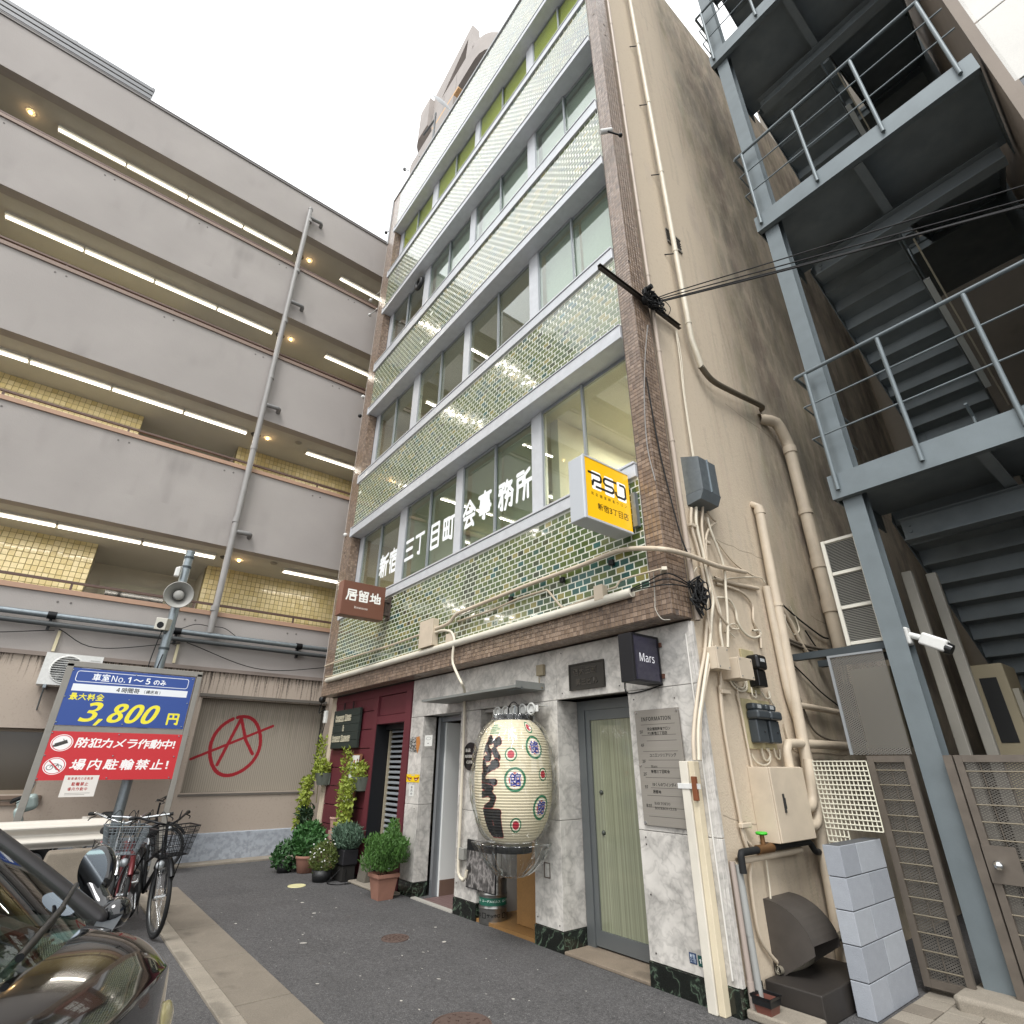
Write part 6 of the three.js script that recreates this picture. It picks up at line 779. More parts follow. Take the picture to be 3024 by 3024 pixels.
{ // bronze plaque, address plates, small stickers
  const t = printBox('bronze_plaque', 'dark bronze nameplate with raised characters above the glazed door', 'plaque', [-4, 2.25, WZ]); const bz = M(0x3d3b37, 0.5, { metalness: 0.5 });
  obj('plate', rb(-4.245, -3.75, 2.25, 2.515, WZ, WZ + 0.018, 0.003, 1), bz, t); obj('rim', [bx(-4.245, -3.75, 2.5, 2.515, WZ + 0.0185, WZ + 0.028), bx(-4.245, -3.75, 2.25, 2.265, WZ + 0.0185, WZ + 0.028), bx(-4.245, -4.23, 2.2655, 2.4995, WZ + 0.0185, WZ + 0.028), bx(-3.765, -3.75, 2.2655, 2.4995, WZ + 0.0185, WZ + 0.028)], bz, t);
  const put = (s, x, y, size) => { for (const ch of s) { const g = []; for (const st of KS[ch].split(',')) { const p = st.split(' ').map((q) => [x + +q.slice(0, 2) / 100 * size, y - +q.slice(2) / 100 * size]); for (let i = 0; i + 1 < p.length; i++) g.push(bar([p[i][0], p[i][1], WZ + 0.02 + rnd() * 0.003], [p[i + 1][0], p[i + 1][1], WZ + 0.02 + rnd() * 0.003], 0.006, 0.008)); } obj('raised_character', g, M(0x55514b, 0.45, { metalness: 0.5 }), t); x += size * 1.15; } };
  put('宿大三町', -4.18, 2.47, 0.075); put('第三ビル', -4.15, 2.36, 0.07);
  const pl = (lab, x0, x1, y0, y1, bg, draw) => { const q = thing('address_plate', lab, 'plate', [x0, y0, WZ]); obj('plate', rb(x0, x1, y0, y1, WZ, WZ + 0.004, 0.002, 1), M(bg, 0.4), q); obj('print', printZ(WZ + 0.0046, x0 + 0.002, x1 - 0.002, y0 + 0.002, y1 - 0.002), M(0xffffff, 0.4, { map: canvas(256, 180, draw) }), q); };
  pl('green house number plate reading 11-1 low on the marble', -3.035, -2.945, 0.222, 0.288, 0x1f4a45, (c, w, h) => { c.fillStyle = '#1f4a45'; c.fillRect(0, 0, w, h); c.fillStyle = '#f2f4f2'; c.font = 'bold 104px sans-serif'; c.fillText('11-1', 26, 128); });
  pl('blue street name plate beside the house number', -3.11, -3.047, 0.226, 0.292, 0x2a3d5e, (c, w, h) => { c.fillStyle = '#2a3d5e'; c.fillRect(0, 0, w, h); ktext(c, '新宿', 30, 14, 74, 7, '#c9d3dc', { sx: 1.2 }); ktext(c, '三丁目', 22, 98, 62, 6, '#c9d3dc', { sx: 1.1 }); });
  const a = onZ(1202, 2286, WZ), b = onZ(1238, 2311, WZ); const st = thing('eye_sticker', 'yellow sticker with a pair of red glaring eyes on the marble pier', 'sticker', [a.x, b.y, WZ]);
  obj('print', printZ(WZ + 0.003, a.x, b.x, b.y, a.y), M(0xffffff, 0.4, { map: canvas(256, 200, (c, w, h) => { c.fillStyle = '#e8c31c'; c.fillRect(0, 0, w, h); for (const s of [-1, 1]) { c.save(); c.translate(128, 0); c.scale(s, 1); c.fillStyle = '#7c1f17'; c.beginPath(); c.moveTo(20, 70); c.quadraticCurveTo(30, 180, 70, 165); c.quadraticCurveTo(115, 120, 120, 50); c.quadraticCurveTo(70, 110, 20, 70); c.fill(); c.fillStyle = '#f4efe2'; c.beginPath(); c.ellipse(62, 128, 22, 13, -0.5, 0, 7); c.fill(); c.fillStyle = '#4a1310'; c.beginPath(); c.arc(62, 128, 9, 0, 7); c.fill(); c.restore(); } c.fillStyle = '#b8b7b0'; c.fillRect(92, 14, 72, 22); }) }), st);
  const note = (lab, p, q, seedTxt) => { const u = onZ(...p, WZ), v = onZ(...q, WZ), n = thing('paper_note', lab, 'notice', [u.x, v.y, WZ], 'paper notes on the marble'); obj('print', printZ(WZ + 0.003, u.x, v.x, v.y, u.y), M(0xffffff, 0.7, { map: canvas(128, 200, (c, w, h) => { c.fillStyle = '#d6d6d0'; c.fillRect(0, 0, w, h); c.strokeStyle = '#55565a'; c.lineWidth = 4; seedTxt(c, w, h); }) }), n); };
  note('narrow white note with a column of writing on the marble pier', [1210, 2317], [1222, 2352], (c) => { ktext(c, '会内中', 38, 20, 46, 6, '#4c4d50', { vert: true, adv: 1.25 }); });
  note('small white notice taped inside the marble reveal of the passage', [1256, 2172], [1276, 2203], (c) => { c.beginPath(); c.ellipse(64, 60, 40, 26, 0, 0, 7); c.stroke(); c.beginPath(); c.arc(60, 150, 10, 0, 7); c.fillStyle = '#55565a'; c.fill(); });
  const s1 = onZ(1212, 2175, WZ), s2 = onZ(1242, 2228, WZ); solo('torn_poster', 'torn scrap of faded orange and black poster on the marble pier', 'poster', [printZ(WZ + 0.003, s1.x, s2.x, s2.y, s1.y)], new THREE.MeshStandardMaterial({ roughness: 0.8, transparent: true, alphaTest: 0.5, map: canvas(200, 300, (c, w, h) => { for (let i = 0; i < 240; i++) { const x = rnd() * w * 0.55, y = rnd() * h * 0.8 + 10; c.fillStyle = pick(['#56534f', '#8b8a86', '#3c3a38', '#a9a7a2']); c.fillRect(x, y, 8 + rnd() * 22, 6 + rnd() * 20); } c.fillStyle = '#b0743a'; c.beginPath(); c.moveTo(110, 20); c.lineTo(165, 5); c.lineTo(185, 120); c.lineTo(165, 220); c.lineTo(150, 290); c.lineTo(120, 200); c.fill(); }) }));
  // black oval bar sign on pier two, edge poster, mailbox slot
  const ov = thing('oval_sign', 'black oval bar sign half hidden by the lantern', 'sign', [-6.06, 1.48, WZ]); const og = new THREE.CylinderGeometry(0.16, 0.16, 0.02, 28); og.rotateX(Math.PI / 2); og.scale(0.95, 1, 1); og.translate(-6.06, 1.64, WZ + 0.012); obj('plate', fin(og), M(0x121214, 0.4), ov);
  obj('print', printZ(WZ + 0.0235, -6.19, -5.93, 1.53, 1.75), new THREE.MeshStandardMaterial({ roughness: 0.4, transparent: true, alphaTest: 0.4, map: canvas(256, 220, (c) => { c.fillStyle = '#d8d5cc'; c.font = 'bold 52px serif'; c.fillText('BAR', 30, 60); c.font = 'bold 44px serif'; c.fillText('BOURBON', 20, 125); c.fillText('CLUB', 60, 190); }) }), ov);
  const ps = thing('dark_poster', 'black and white rocky photo board leaning below the lantern', 'poster', [-5.75, 0.29, WZ]); obj('board', rb(-6.06, -5.5, 0.29, 0.76, WZ + 0.002, WZ + 0.02, 0.003, 1), M(0x1a1b1e, 0.5), ps);
  obj('print', printZ(WZ + 0.0212, -6.05, -5.51, 0.3, 0.75), M(0xffffff, 0.45, { map: canvas(512, 420, (c, w, h) => { for (let j = 0; j < h; j += 2) for (let i = 0; i < w; i += 2) { const f = fbm(i / w, j / h * 0.5, 6, 5, 8), k = clamp(0.18 + Math.pow(1 - Math.abs(f), 9) * 0.42 + f * 0.2) * 255; c.fillStyle = `rgb(${k | 0},${(k * 0.97) | 0},${(k * 0.95) | 0})`; c.fillRect(i, j, 2, 2); } c.fillStyle = '#101114'; c.fillRect(0, 0, w, 90); }) }), ps);
  solo('socket_box', 'grey plastic socket box at the foot of the pale hose', 'box', (() => { const u = onZ(1360, 2500, WZ), v = onZ(1380, 2540, WZ); return rb(u.x, v.x, v.y, u.y, WZ + 0.001, WZ + 0.06, 0.008); })(), M(0x8d8c86, 0.5));
  solo('letter_slot', 'small rounded brown-framed slot in the marble pier beside the glazed door', 'slot', (() => { const u = onZ(1607, 2545, WZ), v = onZ(1626, 2595, WZ); const g = new THREE.Shape(); const w = v.x - u.x, h = u.y - v.y; return [poly([[u.x, v.y], [v.x, v.y], [v.x, u.y], [u.x, u.y]], [[[u.x + 0.008, v.y + 0.008], [u.x + 0.008, u.y - 0.008], [v.x - 0.008, u.y - 0.008], [v.x - 0.008, v.y + 0.008]]], 0.006, new THREE.Matrix4().makeTranslation(0, 0, WZ))]; })(), M(0x5b5148, 0.6));
}
{ // carved board on the red front
  const t = printBox('carved_board', 'dark green plank board with cream country music lettering on the red front', 'sign', [-10.05, 1.8, -4.1]);
  for (let k = 0; k < 5; k++) obj('plank', rb(-10.62, -9.45, 1.8 + k * 0.131, 1.8 + k * 0.131 + 0.128, -4.14, -4.09 + rr(-0.003, 0.003), 0.006, 1), M(0x26302b, 0.7, { map: retile(grime, 2) }), t);
  const tex = canvas(900, 500, (c, w, h) => { c.clearRect(0, 0, w, h); const row = (s, x, y, sz) => { for (const wd of s.split(' ')) { c.font = `bold ${sz}px serif`; let first = true; for (const ch of wd) { c.font = `bold ${first ? sz : sz * 0.82}px serif`; c.save(); c.translate(x, y); c.scale(0.82, 1.25); c.strokeStyle = '#cfc8ae'; c.lineWidth = 16; c.lineJoin = 'round'; c.strokeText(ch, 0, 0); c.fillStyle = '#1d231f'; c.fillText(ch, 0, 0); x += c.measureText(ch).width * 0.82 + 2; c.restore(); first = false; } x += 30; } }; row('COUNTRY MUSIC', 60, 140, 92); row('&', 380, 285, 80); row('COUNTRY HANGOUT', 20, 440, 86); });
  obj('lettering', printZ(-4.083, -10.58, -9.5, 1.85, 2.42), new THREE.MeshStandardMaterial({ map: tex, transparent: true, alphaTest: 0.4, roughness: 0.7 }), t);
  obj('hanger', [bx(-10.25, -10.22, 2.46, 2.58, -4.13, -4.11), bx(-9.85, -9.82, 2.46, 2.58, -4.13, -4.11)], M(0x2a1a1c, 0.8), t);
}
{ // metal canopy over the passage and lantern
  const t = thing('metal_canopy', 'thin grey metal canopy over the lantern alcove', 'canopy', [-5.7, 2.3, WZ]); const cm = M(0x8f9290, 0.5, { metalness: 0.3, map: retile(grime, 2) });
  obj('sheet', [bx(-6.66, -4.66, 2.297, 2.303, -4.148, -3.73), bx(-6.66, -4.66, 2.303, 2.325, -3.738, -3.73), bx(-4.67, -4.66, 2.303, 2.37, -4.148, -3.739)], cm, t);
  obj('ladder_bracket', [bx(-5.35, -4.55, 2.12, 2.125, -4.1, -3.95), bx(-5.35, -4.55, 2.06, 2.12, -3.955, -3.95)], whitePl, t);
  for (let k = 0; k < 5; k++) { const g = new THREE.TorusGeometry(0.055, 0.012, 6, 16); g.translate(-5.25 + k * 0.15, 2.09, -3.94); obj('ring', fin(g), M(0xb9bab6, 0.5), t); }
  obj('hook', [cyl([-4.78, 2.12, -3.82], [-4.78, 1.98, -3.82], 0.006), cyl([-4.66, 2.3, -3.82], [-4.9, 2.3, -3.82], 0.012)], galv, t);
}
{ // paper lantern and its plastic bag
  const cx = -4.78, cz = -3.8, y0 = 0.87, y1 = 1.97, t = thing('paper_lantern', 'large ribbed paper lantern with black brush characters and round crests', 'lantern', [cx, y0, cz]);
  const R = 0.395, prof = (s) => R * Math.pow(Math.max(0, 1 - Math.pow(Math.abs(2 * s - 1), 3.2)), 0.42) * 0.46 + R * 0.54 * Math.pow(Math.max(0, Math.sin(Math.PI * clamp(s, 0.0, 1))), 0.34);
  const rad = (s) => Math.max(0.17, prof(s));
  const nU = 96, nV = 230, pos = [], uv = [], idx = [];
  for (let j = 0; j <= nV; j++) { const s = j / nV, rib = 0.0035 * Math.cos(s * Math.PI * 2 * 44), r = rad(0.03 + 0.94 * s) + rib; for (let i = 0; i <= nU; i++) { const a = i / nU * Math.PI * 2; pos.push(cx + Math.sin(a) * r, lerp(y0, y1, s), cz + Math.cos(a) * r); uv.push(i / nU, s); } }
  for (let j = 0; j < nV; j++) for (let i = 0; i < nU; i++) { const a = j * (nU + 1) + i, b = a + nU + 1; idx.push(a, a + 1, b, a + 1, b + 1, b); }
  const g = new THREE.BufferGeometry(); g.setAttribute('position', new THREE.Float32BufferAttribute(pos, 3)); g.setAttribute('uv', new THREE.Float32BufferAttribute(uv, 2)); g.setIndex(idx); g.computeVertexNormals();
  const W = 2048, H = 900; // u: angle from +Z towards +X; the camera sees about u = 0.145 in the middle
  const tex = canvas(W, H, (c) => {
    c.fillStyle = '#dccfb2'; c.fillRect(0, 0, W, H); for (let i = 0; i < 6000; i++) { c.fillStyle = `rgba(${rnd() < 0.5 ? '250,244,226' : '170,150,110'},0.08)`; c.fillRect(rnd() * W, rnd() * H, 4 + rnd() * 40, 1 + rnd() * 2); }
    const X = (u) => ((u + 1) % 1) * W;
    const crest = (u, v, r, big) => { for (const o of [-W, 0, W]) { const x = X(u) + o, y = v * H; c.strokeStyle = '#2c7350'; c.lineWidth = r * 0.2; c.beginPath(); c.arc(x, y, r * 0.9, 0, 7); c.stroke(); c.fillStyle = '#b9293a'; c.beginPath(); c.arc(x, y, r * 0.58, 0, 7); c.fill(); c.strokeStyle = '#efe9da'; c.lineWidth = r * 0.07; c.beginPath(); c.arc(x, y, r * 0.66, 0, 7); c.stroke(); if (big) { ktext(c, '館', x - r * 0.5, y - r * 0.5, r, r * 0.2, '#efe9da'); ktext(c, '館', x - r * 0.5, y - r * 0.5, r, r * 0.125, '#2b2b83'); } } };
    const ch = [['ぶ', 0.17], ['ど', 0.36], ['う', 0.55], ['酒', 0.75]];
    for (const u of [0.03, 0.53]) { ch.forEach(([k, v]) => { ktext(c, k, X(u) - 112, v * H - 14, 178, 54, '#a8423c', { sx: 1.25 }); ktext(c, k, X(u) - 110, v * H - 14, 176, 47, '#1c1a19', { sx: 1.25 }); }); }
    for (const b of [0.145, 0.645]) { crest(b + 0.005, 0.5, 88, true); crest(b + 0.095, 0.24, 88, true); crest(b + 0.125, 0.72, 88, true); crest(b - 0.012, 0.3, 52, false); crest(b + 0.01, 0.85, 52, false); crest(b + 0.13, 0.46, 48, false); crest(b + 0.09, 0.07, 46, false); }
    c.fillStyle = 'rgba(44,115,80,0.8)'; for (const u of [0.02, 0.52]) for (let k = 0; k < 5; k++) c.fillRect(X(u) - 60 + k * 8, 40 + k * 16, 90 + rnd() * 60, 9);
  });
  tex.wrapS = THREE.RepeatWrapping;
  obj('paper_body', fin(g, false), P(0xffffff, 0.75, { map: tex, side: THREE.DoubleSide, clearcoat: 0.12 }), t);
  obj('top_ring', lathe([[0.165, 0], [0.172, 0], [0.172, 0.08], [0.165, 0.08], [0.165, 0]], 36, [cx, y1 - 0.02, cz]), blackPl, t); obj('base_ring', lathe([[0.15, 0], [0.185, 0], [0.185, 0.09], [0.15, 0.09]], 36, [cx, y0 - 0.085, cz]), blackPl, t);
  obj('wire_loop', (() => { const q = new THREE.TorusGeometry(0.09, 0.006, 6, 24); q.translate(cx, y1 + 0.1, cz); return fin(q); })(), blackMetal, t);
  // crinkled clear bag
  const bag = (N, K, inset) => { const p = [], ix = []; for (let j = 0; j <= K; j++) { const s = j / K, y = lerp(0.58, y1 + 0.06, s), w = y > y0 ? rad(clamp((y - y0) / (y1 - y0)) * 0.94 + 0.03) * 1.0 + 0.025 : lerp(0.05, 0.37, Math.pow(clamp((y - 0.58) / (y0 - 0.58)), 0.5)); for (let i = 0; i <= N; i++) { const a = (i % N) / N * Math.PI * 2, cr = 0.022 * nz.noise(Math.cos(a) * 5, s * 7, Math.sin(a) * 5) + 0.034 * nz.noise(Math.cos(a) * 11, s * 3, Math.sin(a) * 11) * (y < y0 ? 1.6 : 0.6) + 0.016 * nz.noise(Math.cos(a) * 19, s * 16, Math.sin(a) * 19), r = Math.max(0.012, (y > y1 - 0.15 ? Math.min(w, lerp(0.2, 0.4, (y1 + 0.06 - y) / 0.21)) : w) + cr + 0.012); p.push(cx + Math.sin(a) * r, y, cz + Math.cos(a) * r); } } for (let j = 0; j < K; j++) for (let i = 0; i < N; i++) { const a = j * (N + 1) + i, b = a + N + 1; ix.push(a, a + 1, b, a + 1, b + 1, b); } const q = new THREE.BufferGeometry(); q.setAttribute('position', new THREE.Float32BufferAttribute(p, 3)); q.setIndex(ix); q.computeVertexNormals(); return fin(q); };
  solo('plastic_bag', 'clear crinkled plastic bag pulled over the paper lantern', 'bag', bag(150, 120), P(0xf8fafa, 0.06, { transmission: 1, thickness: 0, ior: 1.6 }));
}
{ // keg
  const p = onY(1456, 2722), cx = p.x + 0.02, cz = p.z + 0.02, t = thing('beer_keg', 'small steel beer keg with a green band at the foot of the alcove', 'keg', [cx, 0, cz]), R = 0.15, H = 0.43; const st = M(0xa9a8a4, 0.28, { metalness: 0.9, map: retile(steelCol, 3) });
  obj('barrel', lathe([[R - 0.012, 0.03], [R, 0.035], [R, 0.13], [R + 0.008, 0.14], [R + 0.008, 0.155], [R, 0.165], [R, 0.25], [R + 0.008, 0.26], [R + 0.008, 0.275], [R, 0.285], [R, 0.38], [R - 0.03, 0.4], [0.03, 0.41], [0, 0.41]], 36, [cx, 0.0, cz]), st, t);
  obj('foot_ring', lathe([[R - 0.01, 0], [R, 0], [R, 0.034]], 30, [cx, 0, cz]), st, t); obj('collar', lathe([[R, 0.38], [R, H + 0.02], [R - 0.008, H + 0.02], [R - 0.008, 0.4]], 36, [cx, 0, cz]), st, t);
  const gb = new THREE.CylinderGeometry(R + 0.0025, R + 0.0025, 0.07, 40, 1, true); gb.translate(cx, 0.207, cz);
  obj('green_band', fin(gb, false), M(0xffffff, 0.4, { side: THREE.DoubleSide, map: canvas(1024, 96, (c, w, h) => { c.fillStyle = '#1c5a49'; c.fillRect(0, 0, w, h); for (let k = 0; k < 4; k++) ktext(c, 'エーデルピルス', 10 + k * 256, 24, 30, 4, '#dfe6df', { adv: 1.12 }); }) }), t);
  const gl = new THREE.CylinderGeometry(R + 0.0022, R + 0.0022, 0.08, 40, 1, true); gl.translate(cx, 0.085, cz); obj('maker_mark', fin(gl, false), new THREE.MeshStandardMaterial({ roughness: 0.4, transparent: true, alphaTest: 0.4, side: THREE.DoubleSide, map: canvas(1024, 110, (c) => { for (let k = 0; k < 4; k++) { c.strokeStyle = '#171817'; c.lineWidth = 8; c.strokeRect(16 + k * 256, 26, 46, 58); ktext(c, 'サッポロ', 76 + k * 256, 32, 42, 7, '#171817', { adv: 1.0 }); } }) }), t);
  for (const s of [-1, 1]) obj('handle', (() => { const q = new THREE.TorusGeometry(0.035, 0.015, 8, 16); q.rotateY(Math.PI / 4 * 0); q.translate(cx + s * 0.125, H + 0.03, cz + s * -0.0); return fin(q); })(), whitePl, t);
}
// ---------------------------------------------------------------- parking sign, pole, guard rail, vehicles
{
  const x = -10.95, k = 10.95 / 9, Y = (y) => 1.55 + (y - 1.55) * k, z0 = 0.05, z1 = -1.66, t = thing('parking_sign', 'steel framed parking tariff board with a blue and a red panel', 'sign', [x, 0, -0.8]);
  const fr = M(0x9a9791, 0.5, { metalness: 0.3, map: retile(grime, 1) });
  obj('post', rb(x - 0.04, x + 0.04, 0, Y(2.7), z0 - 0.02, z0 + 0.07, 0.006, 1), fr, t); obj('post', rb(x - 0.04, x + 0.04, 0, Y(2.7), z1 - 0.1, z1 - 0.02, 0.006, 1), fr, t);
  obj('top_rail', rb(x - 0.04, x + 0.04, Y(2.66), Y(2.73), z1 - 0.1, z0 + 0.07, 0.006, 1), fr, t); obj('middle_rail', rb(x - 0.035, x + 0.03, Y(1.89), Y(1.965), z1 - 0.019, z0 - 0.021, 0.006, 1), fr, t);
  const blue = canvas(1200, 590, (c, w, h) => {
    c.fillStyle = '#2a4a93'; c.fillRect(0, 0, w, h); c.strokeStyle = '#f2f4f7'; c.lineWidth = 6; c.beginPath(); c.roundRect(60, 30, w - 120, 110, 26); c.stroke();
    ktext(c, '車室', 205, 46, 76, 9, '#f4f6f8', { adv: 1.08 }); c.fillStyle = '#f4f6f8'; c.font = '92px sans-serif'; c.fillText('No.', 372, 120); c.font = 'bold 92px sans-serif'; c.fillText('1', 525, 120); ktext(c, '〜', 590, 40, 90, 11, '#f4f6f8'); c.fillText('5', 705, 120); ktext(c, 'のみ', 785, 60, 62, 9, '#f4f6f8');
    c.fillStyle = '#e9ecef'; c.fillRect(55, 165, w - 100, 74); c.fillStyle = '#23262b'; c.font = 'bold 60px sans-serif'; c.fillText('4', 455, 225); ktext(c, '時間毎', 502, 176, 54, 6, '#23262b'); c.font = '42px sans-serif'; c.fillText('(', 718, 218); ktext(c, '繰返有', 738, 186, 38, 4, '#23262b'); c.fillText(')', 868, 218);
    ktext(c, '最大料金', 60, 262, 68, 9, '#f1e437', { adv: 1.15 }); c.fillStyle = '#f1e437'; c.font = 'bold italic 280px sans-serif'; c.save(); c.transform(1, 0, -0.1, 1, 50, 0); c.fillText('3,800', 190, 548); c.restore(); ktext(c, '円', 1010, 420, 125, 20, '#f1e437');
  });
  const red = canvas(1300, 560, (c, w, h) => {
    c.fillStyle = '#c62a31'; c.fillRect(0, 0, w, h);
    ktext(c, '防犯カメラ作動中!', 265, 72, 112, 16, '#f7f3f1', { adv: 1.06, skew: 0.12 }); ktext(c, '場内駐輪禁止!', 285, 320, 122, 16, '#f7f3f1', { adv: 1.24, skew: 0.12 });
    for (const [y, n] of [[135, 0], [400, 1]]) { c.fillStyle = '#f4f1ef'; c.beginPath(); c.arc(150, y, 98, 0, 7); c.fill(); c.strokeStyle = '#c62a31'; c.lineWidth = 7; c.beginPath(); c.arc(150, y, 86, 0, 7); c.stroke(); c.strokeStyle = c.fillStyle = '#3a3633'; if (!n) { c.save(); c.translate(150, y); c.rotate(-0.45); c.fillRect(-62, -18, 110, 42); c.fillRect(-80, -6, 22, 26); c.fillRect(20, -40, 6, 24); c.restore(); } else { c.lineWidth = 6; for (const dx of [-38, 38]) { c.beginPath(); c.arc(150 + dx, y + 16, 27, 0, 7); c.stroke(); } c.beginPath(); c.moveTo(112, y + 16); c.lineTo(135, y - 24); c.lineTo(176, y - 24); c.lineTo(188, y + 16); c.moveTo(135, y - 24); c.lineTo(152, y + 16); c.lineTo(176, y - 24); c.stroke(); c.strokeStyle = '#c62a31'; c.lineWidth = 13; c.beginPath(); c.moveTo(90, y - 62); c.lineTo(212, y + 62); c.stroke(); } }
  });
  obj('blue_panel', bx(x + 0.03, x + 0.036, Y(1.97), Y(2.65), z1, z0), M(0x2a4a93, 0.4), t); obj('blue_print', quad([x + 0.0372, Y(1.97), z0], [x + 0.0372, Y(1.97), z1], [x + 0.0372, Y(2.65), z1], [x + 0.0372, Y(2.65), z0]), P(0xffffff, 0.35, { map: blue }), t);
  obj('red_panel', bx(x + 0.03, x + 0.036, Y(1.36), Y(1.9), z1 - 0.02, z0 + 0.02), M(0xc62a31, 0.4), t); obj('red_print', quad([x + 0.0372, Y(1.36), z0 + 0.02], [x + 0.0372, Y(1.36), z1 - 0.02], [x + 0.0372, Y(1.9), z1 - 0.02], [x + 0.0372, Y(1.9), z0 + 0.02]), P(0xffffff, 0.35, { map: red }), t);
  for (const y of [Y(1.38), Y(1.63), Y(1.88), Y(2), Y(2.3), Y(2.62)]) for (const z of [z0 - 0.03, (z0 + z1) / 2, z1 + 0.03]) obj('bolt', sph([x + 0.037, y, z], 0.011, 8), galv, t);
  const n0 = onX(192, 2290, x + 0.05), n1 = onX(276, 2352, x + 0.05), q = thing('warning_notice', 'white paper notice with red writing hung below the red panel', 'notice', [x, n1.y, n0.z]);
  obj('sheet', quad([x + 0.05, n1.y, n0.z], [x + 0.045, n1.y, n1.z], [x + 0.04, n0.y, n1.z], [x + 0.045, n0.y, n0.z]), M(0xffffff, 0.6, { side: THREE.DoubleSide, map: canvas(420, 250, (c, w, h) => { c.fillStyle = '#e2ddd6'; c.fillRect(0, 0, w, h); ktext(c, '駐車場内の自転車', 46, 22, 30, 3.5, '#a33a36', { adv: 1.3 }); ktext(c, '駐輪禁止', 110, 80, 42, 6, '#a33a36', { adv: 1.25 }); ktext(c, '場内作動中', 80, 140, 38, 5, '#a33a36', { adv: 1.3 }); c.fillStyle = '#8a857f'; c.fillRect(60, 205, 300, 5); c.fillRect(60, 222, 240, 5); }) }), q);
}
{ // pole with horn speaker and camera box
  const x = -11.25, k = 11.25 / 9, z = -0.93 * k * 0.96, t = thing('speaker_pole', 'grey steel pole carrying a horn speaker behind the parking sign', 'pole', [x, 0, z]); const Y = (y) => 1.55 + (y - 1.55) * k;
  obj('shaft', cyl([x, 0, z], [x, Y(4.43), z], 0.075, 0.075, 18), galv, t); obj('cap', cyl([x, Y(4.43), z], [x, Y(4.43) + 0.03, z], 0.08, 0.08, 18), galv, t);
  for (const y of [Y(4.35), Y(4.2), Y(3.0)]) obj('band', cyl([x, y - 0.02, z], [x, y + 0.02, z], 0.083, 0.083, 18), steelDark, t);
  const hp = onX(528, 1757, x + 0.3), h = thing('horn_speaker', 'round pale grey horn loudspeaker facing the lot', 'loudspeaker', hp.toArray()), dir = V3(1, -0.12, 0.1).normalize();
  const hl = (prof, m, nm) => { const g = new THREE.LatheGeometry(prof.map(([r, y]) => new THREE.Vector2(r, y)), 36); g.applyQuaternion(new THREE.Quaternion().setFromUnitVectors(V3(0, 1, 0), dir)); g.translate(hp.x, hp.y, hp.z); obj(nm, fin(g), m, h); }, hm = M(0x9d9c97, 0.45, { side: THREE.DoubleSide });
  hl([[0.05, -0.22], [0.07, -0.18], [0.1, -0.1], [0.17, -0.02], [0.22, 0.03], [0.235, 0.04], [0.225, 0.045]], hm, 'horn'); hl([[0, 0.02], [0.06, 0.015], [0.085, -0.01], [0.085, -0.08], [0, -0.08]], hm, 'centre_cone'); hl([[0, -0.36], [0.07, -0.36], [0.075, -0.22], [0.05, -0.2]], M(0x7f7e7a, 0.5), 'driver'); obj('stirrup', bar([hp.x - 0.1, hp.y - 0.16, hp.z], [x, hp.y - 0.1, z], 0.03, 0.01), galv, h);
  const cp = onX(484, 1844, x + 0.1), c = thing('camera_box', 'small white boxed security camera clamped to the speaker pole', 'camera', cp.toArray()); obj('housing', (() => { const g = new RoundedBoxGeometry(0.28, 0.2, 0.18, 2, 0.01); g.rotateY(-0.45); g.rotateZ(-0.15); g.translate(cp.x, cp.y, cp.z); return fin(g); })(), M(0xc2bfb4, 0.5), c); obj('window', (() => { const g = new THREE.CircleGeometry(0.055, 20); g.rotateY(Math.PI / 2); g.translate(0.142, -0.02, 0); g.rotateY(-0.45); g.rotateZ(-0.15); g.translate(cp.x, cp.y, cp.z); return fin(g); })(), M(0x1b1c1e, 0.15), c); obj('bracket', cyl([cp.x, cp.y - 0.1, cp.z], [x, cp.y - 0.17, z], 0.02), galv, c);
  const l = thing('pole_lamp', 'tiny white fitting strapped near the top of the speaker pole', 'lamp', [x, Y(4.2), z]); obj('body', [rb(x + 0.03, x + 0.13, Y(4.02), Y(4.16), z + 0.09, z + 0.17, 0.02), cyl([x, Y(4.2), z], [x + 0.08, Y(4.17), z + 0.13], 0.012)], whitePl, l);
  solo('pole_cable', 'black cable looping down the speaker pole below the camera box', 'cable', tube([[cp.x, cp.y - 0.1, cp.z], [x + 0.1, cp.y - 0.35, z + 0.14], [x + 0.1, cp.y - 0.75, z + 0.16], [x + 0.09, cp.y - 0.85, z + 0.06], [x + 0.08, cp.y - 0.5, z]], 0.009, 6), blackRub);
}
